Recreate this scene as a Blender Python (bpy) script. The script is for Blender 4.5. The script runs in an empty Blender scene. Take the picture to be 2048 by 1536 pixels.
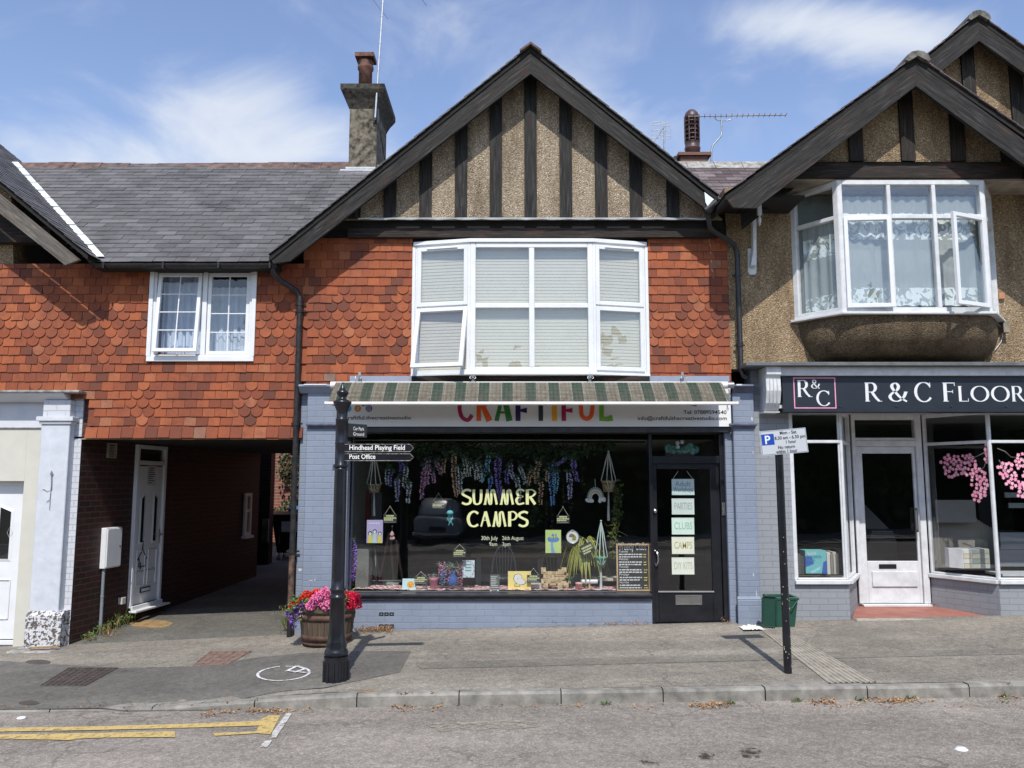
import bpy, bmesh, math, random
from mathutils import Vector as V, Matrix
random.seed(7)
S = bpy.context.scene
COL = S.collection
PI = math.pi
R_ = math.radians

# ------------------------------------------------------------ camera, sky, sun, exposure
PITCH = R_(6.8); FPX = 1650.0; CY = -10.5; CZ = 1.8
cd = bpy.data.cameras.new('camera'); cam = bpy.data.objects.new('camera', cd); COL.objects.link(cam)
cam.location = (0, CY, CZ); cam.rotation_euler = (PI/2 + PITCH, 0, 0)
cd.sensor_width = 36; cd.lens = FPX/2048*36; cd.clip_start = .05; cd.clip_end = 2000
S.camera = cam
SUN_EL = R_(53.4)
sd = bpy.data.lights.new('sun', 'SUN'); sd.energy = 4.2; sd.angle = R_(.5); sd.color = (1, .955, .88)
sun = bpy.data.objects.new('sun', sd); COL.objects.link(sun)
sdir = V((-.012, math.cos(SUN_EL), -math.sin(SUN_EL)))          # light travels along this
sun.rotation_euler = sdir.to_track_quat('-Z', 'Y').to_euler()
W = bpy.data.worlds.new('World'); S.world = W; W.use_nodes = True
wn, wl = W.node_tree.nodes, W.node_tree.links
wn.clear()
sky = wn.new('ShaderNodeTexSky'); sky.sky_type = 'NISHITA'; sky.sun_disc = False
sky.sun_elevation = SUN_EL; sky.sun_rotation = PI; sky.air_density = 1.25; sky.dust_density = .6; sky.ozone_density = 2.2
tc = wn.new('ShaderNodeTexCoord'); mp = wn.new('ShaderNodeMapping'); mp.inputs['Scale'].default_value = (2.0, 2.2, 3.2)
mp.inputs['Location'].default_value = (1.32, .4, .35)
mp.inputs['Rotation'].default_value = (0, R_(-24), 0)
nz = wn.new('ShaderNodeTexNoise'); nz.inputs['Scale'].default_value = 2.6; nz.inputs['Detail'].default_value = 9
nz.inputs['Roughness'].default_value = .55; nz.inputs['Distortion'].default_value = .5
def wm(op, a, b=0.0, c=None):
    n = wn.new('ShaderNodeMath'); n.operation = op
    for i, v in enumerate((a, b) if c is None else (a, b, c)):
        if hasattr(v, 'is_output'): wl.new(v, n.inputs[i])
        else: n.inputs[i].default_value = v
    return n.outputs[0]
acc = 0.0
for (dx, dz, wx, wz, amp) in ((-.33, .475, .085, .055, .95), (-.28, .41, .16, .035, .35), (-.62, .45, .14, .06, .30), (-.5, .40, .2, .03, .25), (.40, .585, .12, .035, .8), (.52, .57, .10, .03, .50), (.30, .47, .07, .05, .10), (.12, .43, .07, .05, .20), (-.04, .5, .05, .06, .14), (-.45, .6, .2, .03, .12)):
    sx_ = wn.new('ShaderNodeSeparateXYZ'); wl.new(tc.outputs['Generated'], sx_.inputs[0]) if acc == 0.0 else None
    SX = sx_ if acc == 0.0 else SX
    ux = wm('DIVIDE', wm('SUBTRACT', wm('DIVIDE', SX.outputs[0], wm('MAXIMUM', SX.outputs[1], .05)), dx), wx); uz = wm('DIVIDE', wm('SUBTRACT', wm('DIVIDE', SX.outputs[2], wm('MAXIMUM', SX.outputs[1], .05)), dz), wz)
    g = wm('MULTIPLY', wm('POWER', 2.718, wm('MULTIPLY', wm('ADD', wm('MULTIPLY', ux, ux), wm('MULTIPLY', uz, uz)), -.6)), amp*.72); acc = wm('ADD', acc, g)
cl_ = wm('ADD', wm('MULTIPLY', wm('SUBTRACT', nz.outputs['Fac'], .48), 1.75), acc)
cl_ = wm('ADD', cl_, .0)
cr = wn.new('ShaderNodeValToRGB'); cr.color_ramp.interpolation = 'EASE'; cr.color_ramp.elements[0].position = .02; cr.color_ramp.elements[1].position = .80
cr.color_ramp.elements[0].color = (0, 0, 0, 1); cr.color_ramp.elements[1].color = (.85, .85, .85, 1)
mx = wn.new('ShaderNodeMix'); mx.data_type = 'RGBA'
mx.inputs['B'].default_value = (7.6, 8.0, 8.6, 1)
hs = wn.new('ShaderNodeHueSaturation'); hs.inputs['Hue'].default_value = .512; hs.inputs['Saturation'].default_value = 1.0; hs.inputs['Value'].default_value = 1.68
bg = wn.new('ShaderNodeBackground'); bg.inputs['Strength'].default_value = .1
wo = wn.new('ShaderNodeOutputWorld')
wl.new(tc.outputs['Generated'], mp.inputs['Vector']); wl.new(mp.outputs[0], nz.inputs['Vector'])
wl.new(cl_, cr.inputs[0]); wl.new(cr.outputs[0], mx.inputs['Factor'])
wl.new(sky.outputs[0], hs.inputs['Color']); wl.new(hs.outputs[0], mx.inputs['A'])
wl.new(mx.outputs['Result'], bg.inputs['Color']); wl.new(bg.outputs[0], wo.inputs['Surface'])
S.view_settings.view_transform = 'Standard'; S.view_settings.look = 'None'
S.view_settings.exposure = .15; S.view_settings.gamma = 1
S.render.engine = 'CYCLES'
S.cycles.max_bounces = 8; S.cycles.transparent_max_bounces = 16

# ------------------------------------------------------------ measuring: photo pixel + distance -> point
_c, _s = math.cos(PITCH), math.sin(PITCH)
def ray(px, py):
    xc = (px-1024)/FPX; yc = -(py-768)/FPX
    return V((xc, _c-yc*_s, _s+yc*_c))
def at(px, py, Y):
    d = ray(px, py); t = (Y-CY)/d.y
    return V((d.x*t, Y, CZ+d.z*t))
def zat(py, Y): return at(1024, py, Y).z
def xat(px, py, Y): return at(px, py, Y).x
def interp(x, pts):
    if x <= pts[0][0]: return pts[0][1]
    for (a, b), (c, d) in zip(pts, pts[1:]):
        if x <= c: return b+(d-b)*(x-a)/(c-a)
    return pts[-1][1]
YK = -2.83
FZ = [(-40, -1.2), (-12, -.40), (-5.5, -.195), (-1.76, -.03), (2.64, .076), (5.93, .155), (12, .30), (40, .8)]
def zroad(X): return -.178+.0158*X
def zkerb(X): return zroad(X)+interp(X, [(-3.05, .028), (-1.75, .108)])
def zg(X, Y):
    if Y < YK: return zroad(X)
    f = interp(X, FZ)
    if Y <= 0:
        t = (Y-YK)/(-YK); return zkerb(X)*(1-t)+f*t
    return f+.036*min(Y, 14)
def gnd(px, py, n=30):
    d = ray(px, py); z = 0; p = None
    for _ in range(n):
        t = (z-CZ)/d.z; p = V((0, CY, CZ))+d*t; z = .5*z+.5*zg(p.x, p.y)
    return V((p.x, p.y, zg(p.x, p.y)))

# ------------------------------------------------------------ mesh builder
class MB:
    def __init__(s): s.v = []; s.f = []; s.uv = []; s.rn = []; s.mi = []; s.sm = []
    def add(s, vs, fs, uv=None, rnd=None, mi=0, sm=False):
        b = len(s.v); s.v += [V(p) for p in vs]
        for k, f in enumerate(fs):
            s.f.append([b+i for i in f]); s.uv.append(uv[k] if uv else None)
            s.rn.append(random.random() if rnd is None else rnd); s.mi.append(mi); s.sm.append(sm)
        return s
    def ob(s, O, U, N, H, u0, u1, n0, n1, h0, h1, mi=0, rnd=None):
        O, U, N, H = V(O), V(U), V(N), V(H)
        vs = [O+U*u+N*n+H*h for h in (h0, h1) for n in (n0, n1) for u in (u0, u1)]
        fs = [(0, 2, 3, 1), (4, 5, 7, 6), (0, 1, 5, 4), (2, 6, 7, 3), (0, 4, 6, 2), (1, 3, 7, 5)]
        if U.cross(N).dot(H)*(u1-u0)*(n1-n0)*(h1-h0) < 0: fs = [f[::-1] for f in fs]
        return s.add(vs, fs, mi=mi, rnd=rnd)
    def box(s, x0, x1, y0, y1, z0, z1, mi=0, rnd=None):
        if x0 > x1: x0, x1 = x1, x0
        if y0 > y1: y0, y1 = y1, y0
        if z0 > z1: z0, z1 = z1, z0
        return s.ob((0, 0, 0), (1, 0, 0), (0, 1, 0), (0, 0, 1), x0, x1, y0, y1, z0, z1, mi, rnd)
    def quad(s, a, b, c, d, mi=0, uv=None, rnd=None): return s.add([a, b, c, d], [(0, 1, 2, 3)], [uv] if uv else None, mi=mi, rnd=rnd)
    def prism(s, pts, ext, mi=0, rnd=None, axis=None):
        n = len(pts); pts = [V(p) for p in pts]; ext = V(ext)
        vs = pts+[p+ext for p in pts]
        fs = [tuple(range(n)), tuple(range(2*n-1, n-1, -1))]+[(i, i+n, (i+1) % n+n, (i+1) % n) for i in range(n)]
        nr = V((0, 0, 0))
        for i in range(n): nr += pts[i].cross(pts[(i+1) % n])
        if nr.dot(ext) > 0: fs = [f[::-1] for f in fs]
        uv = None
        if axis is not None:
            ax = V(axis).normalized(); off = random.random()*20
            ay = ax.cross(ext.normalized())
            uv = [[(vs[i].dot(ax)+off, vs[i].dot(ay)+vs[i].dot(ext.normalized())+off) for i in f] for f in fs]
        return s.add(vs, fs, uv, mi=mi, rnd=rnd)
    def plank(s, p0, p1, wv, tv, mi=0):
        p0, p1, wv, tv = V(p0), V(p1), V(wv), V(tv)
        return s.prism([p0-wv/2, p1-wv/2, p1+wv/2, p0+wv/2], tv, mi=mi, axis=p1-p0)
    def tube(s, pts, r, n=8, mi=0, sm=True, cap=True, rnd=None):
        pts = [V(p) for p in pts]; m = len(pts); rs = r if isinstance(r, (list, tuple)) else [r]*m
        vs = []; fs = []; up = V((0, 0, 1)); prev = None
        for i, p in enumerate(pts):
            t = (pts[min(i+1, m-1)]-pts[max(i-1, 0)])
            t = t.normalized() if t.length > 1e-9 else V((0, 0, 1))
            a = prev if prev else (up if abs(t.z) < .9 else V((1, 0, 0)))
            a = (a-t*a.dot(t)).normalized(); b = t.cross(a); prev = a
            for k in range(n):
                w = 2*PI*k/n; vs.append(p+(a*math.cos(w)+b*math.sin(w))*rs[i])
        for i in range(m-1):
            for k in range(n):
                fs.append((i*n+k, i*n+(k+1) % n, (i+1)*n+(k+1) % n, (i+1)*n+k))
        s.add(vs, fs, mi=mi, sm=sm, rnd=rnd)
        if cap:
            s.add(vs[:n], [tuple(range(n-1, -1, -1))], mi=mi, rnd=rnd); s.add(vs[-n:], [tuple(range(n))], mi=mi, rnd=rnd)
        return s
    def lathe(s, prof, c=(0, 0, 0), n=20, mi=0, sm=True, sx=1, sy=1):
        c = V(c); vs = []; fs = []
        for r, z in prof:
            for k in range(n):
                w = 2*PI*k/n; vs.append(c+V((r*math.cos(w)*sx, r*math.sin(w)*sy, z)))
        m = len(prof)
        for i in range(m-1):
            for k in range(n):
                fs.append((i*n+k, i*n+(k+1) % n, (i+1)*n+(k+1) % n, (i+1)*n+k))
        if prof[0][0] > 1e-5: fs.append(tuple(range(n-1, -1, -1)))
        if prof[-1][0] > 1e-5: fs.append(tuple((m-1)*n+k for k in range(n)))
        return s.add(vs, fs, mi=mi, sm=sm)
    def ball(s, c, r, n=8, mi=0, sz=1, sx=1, sy=1):
        m = max(4, n//2+1)
        return s.lathe([(max(1e-6, r*math.sin(PI*i/m)), -r*sz*math.cos(PI*i/m)) for i in range(m+1)], c, n, mi, sx=sx, sy=sy)
    def leaf(s, c, d, w, l, mi=0, up=None, rnd=None):
        c = V(c); d = V(d).normalized(); u = V(up) if up else V((random.uniform(-1, 1), random.uniform(-1, 1), random.uniform(-1, 1)))
        a = d.cross(u); a = a.normalized() if a.length > 1e-6 else V((1, 0, 0)); nn = a.cross(d)*.12*l
        s.add([c, c+d*l*.45+a*w/2+nn, c+d*l, c+d*l*.45-a*w/2+nn], [(0, 1, 2, 3)], mi=mi, rnd=rnd)
    def frame(s, O, U, N, w, h, t, n0, n1, mi=0, bt=None):
        H = V((0, 0, 1)); bt = bt or t
        s.ob(O, U, N, H, 0, t, n0, n1, 0, h, mi); s.ob(O, U, N, H, w-t, w, n0, n1, 0, h, mi)
        s.ob(O, U, N, H, t, w-t, n0, n1, 0, bt, mi); s.ob(O, U, N, H, t, w-t, n0, n1, h-t, h, mi)
    def build(s, name, mats, parent=None, bevel=0, root=None):
        me = bpy.data.meshes.new(name)
        off = V((0, 0, 0))
        q = parent
        while q is not None:
            off += q.location; q = q.parent
        me.from_pydata([tuple(p-off) for p in s.v], [], s.f)
        uvl = me.uv_layers.new(name='UVMap'); d = uvl.data
        ra = me.attributes.new('rnd', 'FLOAT', 'FACE')
        for i, p in enumerate(me.polygons):
            p.material_index = s.mi[i]; p.use_smooth = s.sm[i]; ra.data[i].value = s.rn[i]
            u = s.uv[i]
            if u is None:
                nn = p.normal
                if abs(nn.z) < .75:
                    t = V((-nn.y, nn.x, 0)).normalized()
                    for li, vi in zip(p.loop_indices, s.f[i]): q = s.v[vi]; d[li].uv = (q.dot(t), q.z)
                else:
                    for li, vi in zip(p.loop_indices, s.f[i]): q = s.v[vi]; d[li].uv = (q.x, q.y)
            else:
                for li, w in zip(p.loop_indices, u): d[li].uv = w
        o = bpy.data.objects.new(name, me); COL.objects.link(o)
        for m in (mats if isinstance(mats, (list, tuple)) else [mats]): me.materials.append(m)
        if parent is not None: o.parent = parent
        if bevel:
            b = o.modifiers.new('edge', 'BEVEL'); b.width = bevel; b.segments = 1; b.limit_method = 'ANGLE'
        return o

def tag(o, label=None, cat=None, group=None, kind=None):
    if label: o['label'] = label
    if cat: o['category'] = cat
    if group: o['group'] = group
    if kind: o['kind'] = kind
    return o
def thing(name, label, cat, loc=(0, 0, 0), group=None):
    o = bpy.data.objects.new(name, None); COL.objects.link(o); o.location = loc; o.empty_display_size = .1
    return tag(o, label, cat, group)

# text -> mesh pieces in a plane (origin O, right U, up H), proud of it along N
def add_text(mb, s_, O, U, H, N, size, align='LEFT', mi=0, depth=.002, sx=1.0, bold=0.0, fitw=None, shear=0):
    cu = bpy.data.curves.new('lettering', 'FONT'); cu.body = s_; cu.size = size; cu.align_x = align; cu.offset = bold*size*.6; cu.fill_mode = 'FRONT'; cu.shear = shear
    cu.resolution_u = 3; cu.space_character = 1.0
    ob = bpy.data.objects.new('lettering', cu); COL.objects.link(ob)
    dg = bpy.context.evaluated_depsgraph_get(); dg.update()
    me = bpy.data.meshes.new_from_object(ob.evaluated_get(dg))
    vs = [v.co.copy() for v in me.vertices]; fs = [tuple(p.vertices) for p in me.polygons]
    bpy.data.objects.remove(ob); bpy.data.curves.remove(cu); bpy.data.meshes.remove(me)
    if not vs: return
    if fitw:
        w = max(v.x for v in vs)-min(v.x for v in vs); sx = fitw/w
    O, U, H, N = V(O), V(U), V(H), V(N)
    mb.add([O+U*(v.x*sx)+H*v.y+N*depth for v in vs], fs, mi=mi)

# broad-nib lettering: glyph = strokes (points, closed?), width from direction
def smooth(pts, k=6):
    if len(pts) < 3: return [V((*p, 0)) for p in pts]
    P = [V((*p, 0)) for p in pts]; out = []
    for i in range(len(P)-1):
        a = P[max(i-1, 0)]; b = P[i]; c = P[i+1]; d = P[min(i+2, len(P)-1)]
        for j in range(k):
            t = j/k
            out.append(.5*((2*b)+(c-a)*t+(2*a-5*b+4*c-d)*t*t+(3*b-3*c+d-a)*t**3))
    out.append(P[-1]); return out
def nib(mb, pts, O, U, H, N, sc, thick, thin, lift, mi=0, curve=True, sx=1.0):
    P = smooth(pts) if curve else [V((*p, 0)) for p in pts]
    vs = []; m = len(P)
    for i, p in enumerate(P):
        t = (P[min(i+1, m-1)]-P[max(i-1, 0)]).normalized()
        w = thin+(thick-thin)*abs(t.y)**1.5; n = V((-t.y, t.x, 0))*w/2
        for q in (p+n, p-n): vs.append(V(O)+V(U)*(q.x*sc*sx)+V(H)*(q.y*sc)+V(N)*lift)
    fs = [(2*i, 2*i+1, 2*i+3, 2*i+2) for i in range(m-1)]
    mb.add(vs, fs, mi=mi)
def circ(cx, cy, rx, ry, a0, a1, n=14):
    return [(cx+rx*math.cos(R_(a0+(a1-a0)*i/n)), cy+ry*math.sin(R_(a0+(a1-a0)*i/n))) for i in range(n+1)]
SER = {  # serif capitals: (advance, [ (points, curve) ... ], [serif boxes x0,y0,x1,y1])
 'R': (.78, [([(.14, 0), (.14, 1)], 0), ([(.14, .98), (.38, .98)], 0), (circ(.36, .74, .2, .24, 90, -90), 0), ([(.14, .5), (.36, .5)], 0), ([(.38, .5), (.56, .2), (.72, .02)], 1)], [(.03, 0, .27, .03), (.03, .97, .2, 1), (.64, 0, .86, .03)]),
 'C': (.92, [(circ(.5, .5, .42, .49, 38, 325), 0)], [(.8, .72, .84, .98)]),
 'F': (.62, [([(.14, 0), (.14, 1)], 0), ([(.14, .98), (.56, .98)], 0), ([(.14, .52), (.46, .52)], 0)], [(.03, 0, .27, .03), (.03, .97, .2, 1), (.54, .82, .57, 1), (.45, .43, .475, .61)]),
 'L': (.66, [([(.14, 0), (.14, 1)], 0), ([(.14, .02), (.6, .02)], 0)], [(.03, .97, .26, 1), (.58, 0, .61, .2)]),
 'O': (1.0, [(circ(.5, .5, .43, .49, 0, 360, 28), 0)], []),
 'I': (.3, [([(.15, 0), (.15, 1)], 0)], [(.03, 0, .27, .03), (.03, .97, .27, 1)]),
 'N': (.9, [([(.14, 0), (.14, 1)], 0), ([(.14, .98), (.74, .02)], 0), ([(.74, 0), (.74, 1)], 0)], [(.03, 0, .25, .03), (.64, .97, .85, 1)]),
 'G': (.95, [(circ(.5, .5, .42, .49, 38, 340), 0), ([(.86, .02), (.86, .42)], 0)], [(.76, .41, .95, .44)]),
 '&': (.9, [([(.84, .5), (.7, .2), (.45, .02), (.2, .06), (.08, .26), (.22, .46), (.42, .6), (.5, .8), (.38, .97), (.22, .9), (.2, .74), (.34, .5), (.58, .2), (.86, 0)], 1)], [(.74, .49, .92, .52)]),
 ' ': (.3, [], [])}
def serif(mb, s_, O, U, H, N, h, mi=0, track=.06, thick=.13, thin=.035, small=None, sx=1.0):
    x = 0; k = 0
    for ch in s_:
        hh = h*(small if (small and ch.islower()) else 1); adv, st, se = SER[ch.upper()]
        for pts, cv in st:
            k += 1; nib(mb, pts, V(O)+V(U)*x, U, H, N, hh, thick, thin, .002+k*.0004, mi, bool(cv), sx)
        for (a, b, c, d) in se:
            k += 1; o = V(O)+V(U)*x+V(N)*(.002+k*.0004)
            mb.quad(o+V(U)*a*hh*sx+V(H)*b*hh, o+V(U)*c*hh*sx+V(H)*b*hh, o+V(U)*c*hh*sx+V(H)*d*hh, o+V(U)*a*hh*sx+V(H)*d*hh, mi=mi)
        x += (adv+track)*hh*sx
    return x

# ------------------------------------------------------------ materials
class NT:
    def __init__(s, name):
        s.m = bpy.data.materials.new(name); s.m.use_nodes = True; s.t = s.m.node_tree; s.n = s.t.nodes; s.l = s.t.links
        s.b = s.n['Principled BSDF']; s.out = s.n['Material Output']
    def new(s, ty, **kw):
        n = s.n.new(ty)
        for k, v in kw.items(): setattr(n, k, v)
        return n
    def link(s, a, b): s.l.new(a, b)
    def coord(s, kind='pos', scale=(1, 1, 1)):
        if kind == 'pos': o = s.new('ShaderNodeNewGeometry').outputs['Position']
        elif kind == 'uv': o = s.new('ShaderNodeTexCoord').outputs['UV']
        else: o = s.new('ShaderNodeTexCoord').outputs['Object']
        m = s.new('ShaderNodeMapping'); m.inputs['Scale'].default_value = scale; s.link(o, m.inputs['Vector'])
        return m.outputs[0]
    def noise(s, vec, scale, detail=4, rough=.55, dist=0):
        n = s.new('ShaderNodeTexNoise'); s.link(vec, n.inputs['Vector'])
        n.inputs['Scale'].default_value = scale; n.inputs['Detail'].default_value = detail
        n.inputs['Roughness'].default_value = rough; n.inputs['Distortion'].default_value = dist
        return n.outputs['Fac']
    def vor(s, vec, scale, feature='F1', out='Distance'):
        n = s.new('ShaderNodeTexVoronoi', feature=feature); s.link(vec, n.inputs['Vector']); n.inputs['Scale'].default_value = scale
        return n.outputs[out]
    def attr(s, name='rnd'):
        n = s.new('ShaderNodeAttribute'); n.attribute_name = name; return n.outputs['Fac']
    def ramp(s, fac, stops, interp='LINEAR'):
        r = s.new('ShaderNodeValToRGB'); r.color_ramp.interpolation = interp; e = r.color_ramp.elements
        while len(e) < len(stops): e.new(.5)
        for i, (p, c) in enumerate(stops):
            e[i].position = p; e[i].color = (*c, 1) if not isinstance(c, (int, float)) else (c, c, c, 1)
        s.link(fac, r.inputs[0]); return r.outputs[0]
    def mix(s, a, b, fac, mode='MIX'):
        n = s.new('ShaderNodeMix', data_type='RGBA', blend_type=mode)
        for k, v in (('A', a), ('B', b)):
            if hasattr(v, 'is_output'): s.link(v, n.inputs[k])
            else: n.inputs[k].default_value = (*v, 1) if not isinstance(v, (int, float)) else (v, v, v, 1)
        if hasattr(fac, 'is_output'): s.link(fac, n.inputs['Factor'])
        else: n.inputs['Factor'].default_value = fac
        return n.outputs['Result']
    def math(s, op, a, b=0.0):
        n = s.new('ShaderNodeMath', operation=op)
        for i, v in enumerate((a, b)):
            if hasattr(v, 'is_output'): s.link(v, n.inputs[i])
            else: n.inputs[i].default_value = v
        return n.outputs[0]
    def bump(s, h, strength=.5, dist=.01, prev=None):
        n = s.new('ShaderNodeBump'); n.inputs['Strength'].default_value = strength; n.inputs['Distance'].default_value = dist
        s.link(h, n.inputs['Height'])
        if prev: s.link(prev, n.inputs['Normal'])
        return n.outputs[0]
    def done(s, col=None, rough=None, normal=None, metal=0, spec=.5, **kw):
        b = s.b
        for sock, v in (('Base Color', col), ('Roughness', rough), ('Normal', normal)):
            if v is None: continue
            if hasattr(v, 'is_output'): s.link(v, b.inputs[sock])
            else: b.inputs[sock].default_value = (*v, 1) if sock == 'Base Color' else v
        b.inputs['Metallic'].default_value = metal; b.inputs['Specular IOR Level'].default_value = spec
        for k, v in kw.items(): b.inputs[k].default_value = v
        return s.m
def plain(name, c, rough=.6, metal=0, var=.12, scale=6, spec=.5, bump=0.0, bscale=60, coords='pos', **kw):
    t = NT(name); v = t.coord(coords)
    n = t.noise(v, scale, 5, .6); dk = tuple(x*(1-var*1.6) for x in c); lt = tuple(min(1, x*(1+var)) for x in c)
    col = t.ramp(n, [(.3, dk), (.7, lt)])
    nn = t.bump(t.noise(v, bscale, 4), bump, .004) if bump else None
    return t.done(col, rough, nn, metal, spec, **kw)
MT = {}
def mk_tile():
    t = NT('terracotta_tile'); p = t.coord('pos'); r = t.attr()
    c = t.ramp(r, [(0, (.15, .055, .036)), (.08, (.22, .064, .034)), (.28, (.31, .084, .038)), (.60, (.375, .104, .043)), (.92, (.44, .130, .053)), (.985, (.44, .16, .078)), (1, (.25, .165, .12))])
    n = t.noise(p, 9, 6, .65); c = t.mix(c, (.13, .055, .04), t.ramp(n, [(.5, 0), (.78, .62)]))
    n3 = t.noise(t.coord('pos', (1.6, 1, .7)), 1.3, 6, .7); c = t.mix(c, (.17, .062, .042), t.ramp(n3, [(.45, 0), (.70, .62)])); n4 = t.noise(p, 26, 5, .75); c = t.mix(c, (.30, .24, .17), t.ramp(n4, [(.66, 0), (.76, .5)])); c = t.mix(c, (.07, .04, .032), t.ramp(n4, [(.24, .7), (.36, 0)]))
    n2 = t.noise(p, 90, 3); c = t.mix(c, t.mix(c, .6, 1, 'MULTIPLY'), n2)
    return t.done(c, .8, t.bump(n2, .5, .004), spec=.3)
def mk_slate(name, a, b, d):
    t = NT(name); p = t.coord('pos'); r = t.attr()
    c = t.ramp(r, [(0, a), (.5, b), (1, d)])
    n = t.noise(p, 1.6, 6, .7); c = t.mix(c, tuple(x*.45 for x in a), t.ramp(n, [(.45, 0), (.72, .75)]))
    l = t.noise(p, 5, 6, .75); c = t.mix(c, (.26, .26, .17), t.ramp(l, [(.66, 0), (.76, .75)]))
    w = t.noise(p, 22, 4, .7); c = t.mix(c, (.42, .42, .40), t.ramp(w, [(.70, 0), (.76, .7)]))
    f = t.noise(p, 60, 4)
    return t.done(c, .62, t.bump(f, .35, .004), spec=.35)
def mk_wood(name, dark, light, rub, amt=1.0):
    t = NT(name); u = t.coord('uv', (.9, 13, 1)); u2 = t.coord('uv', (2.2, 55, 1)); p = t.coord('pos')
    a = t.noise(u, 3, 8, .7, .6); b = t.noise(u2, 2, 6, .7, .2); k = t.noise(t.coord('uv', (1, 3, 1)), 2.2, 3)
    c = t.ramp(a, [(.36, dark), (.55, tuple(x*.7+y*.3 for x, y in zip(dark, light))), (.70, light)])
    c = t.mix(c, dark, t.ramp(b, [(.45, 0), (.7, .8)]))
    c = t.mix(c, rub, t.ramp(k, [(.55, 0), (.75, .55*amt)]))
    kn = t.vor(t.coord('uv', (1.6, 7, 1)), 1.3); c = t.mix(c, tuple(x*.3 for x in dark), t.ramp(kn, [(.03, .9), (.10, 0)]))
    h = t.mix(a, b, .5)
    return t.done(c, .72, t.bump(h, .9, .008), spec=.3)
def mk_pebble(name, tint=(1, 1, 1), dk=1.0):
    t = NT(name); p = t.coord('pos')
    f = lambda c: tuple(x*y*dk for x, y in zip(c, tint))
    v = t.new('ShaderNodeTexVoronoi'); t.link(p, v.inputs['Vector']); v.inputs['Scale'].default_value = 78
    g = t.new('ShaderNodeSeparateColor'); t.link(v.outputs['Color'], g.inputs[0])
    c = t.ramp(g.outputs[0], [(0, f((.13, .095, .065))), (.2, f((.34, .27, .19))), (.55, f((.45, .37, .27))), (.85, f((.56, .48, .37))), (1, f((.82, .77, .68)))])
    edge = t.ramp(v.outputs['Distance'], [(.35, 0), (.75, .85)]); c = t.mix(c, f((.24, .195, .145)), edge)
    n = t.noise(t.coord('pos', (2.6, 2.6, .6)), 1.3, 6, .7); c = t.mix(c, t.mix(c, (.50, .47, .44), 1, 'MULTIPLY'), t.ramp(n, [(.42, 0), (.68, 1)]))
    h = t.ramp(v.outputs['Distance'], [(0, 1), (.7, 0)])
    return t.done(c, .75, t.bump(h, 1.0, .012), spec=.35)
def mk_brick(name, c1, c2, mortar, bump=.8, w=.225, h=.075, ms=.006, dirt=None, dirt_amt=.5, dist=.006, paint_var=.1, smooth_=.25, grime_h=None):
    t = NT(name); u = t.coord('uv'); p = t.coord('pos')
    wob = t.noise(p, 3.5, 3); cmb = t.new('ShaderNodeVectorMath', operation='MULTIPLY_ADD')
    cc = t.new('ShaderNodeCombineXYZ'); t.link(wob, cc.inputs[0]); t.link(wob, cc.inputs[1])
    t.link(cc.outputs[0], cmb.inputs[0]); cmb.inputs[1].default_value = (.012, .012, 0); t.link(u, cmb.inputs[2])
    b = t.new('ShaderNodeTexBrick'); t.link(cmb.outputs[0], b.inputs['Vector']); b.inputs['Scale'].default_value = 1
    b.inputs['Brick Width'].default_value = w; b.inputs['Row Height'].default_value = h; b.inputs['Mortar Size'].default_value = ms
    b.inputs['Mortar Smooth'].default_value = smooth_; b.inputs['Color1'].default_value = (*c1, 1); b.inputs['Color2'].default_value = (*c2, 1); b.inputs['Mortar'].default_value = (*mortar, 1)
    c = b.outputs['Color']
    n = t.noise(p, 2.2, 6, .65); c = t.mix(c, t.mix(c, 1-paint_var*2.5, 1, 'MULTIPLY'), n)
    if dirt: c = t.mix(c, dirt, t.ramp(t.noise(p, 5, 7, .7), [(.55, 0), (.72, dirt_amt)]))
    f = t.noise(p, 34, 5, .6)
    nb = t.bump(f, .35, .006); nb = t.bump(t.math('SUBTRACT', 1.0, b.outputs['Fac']), bump, dist, nb)
    return t.done(c, .65, nb, spec=.35)
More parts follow.
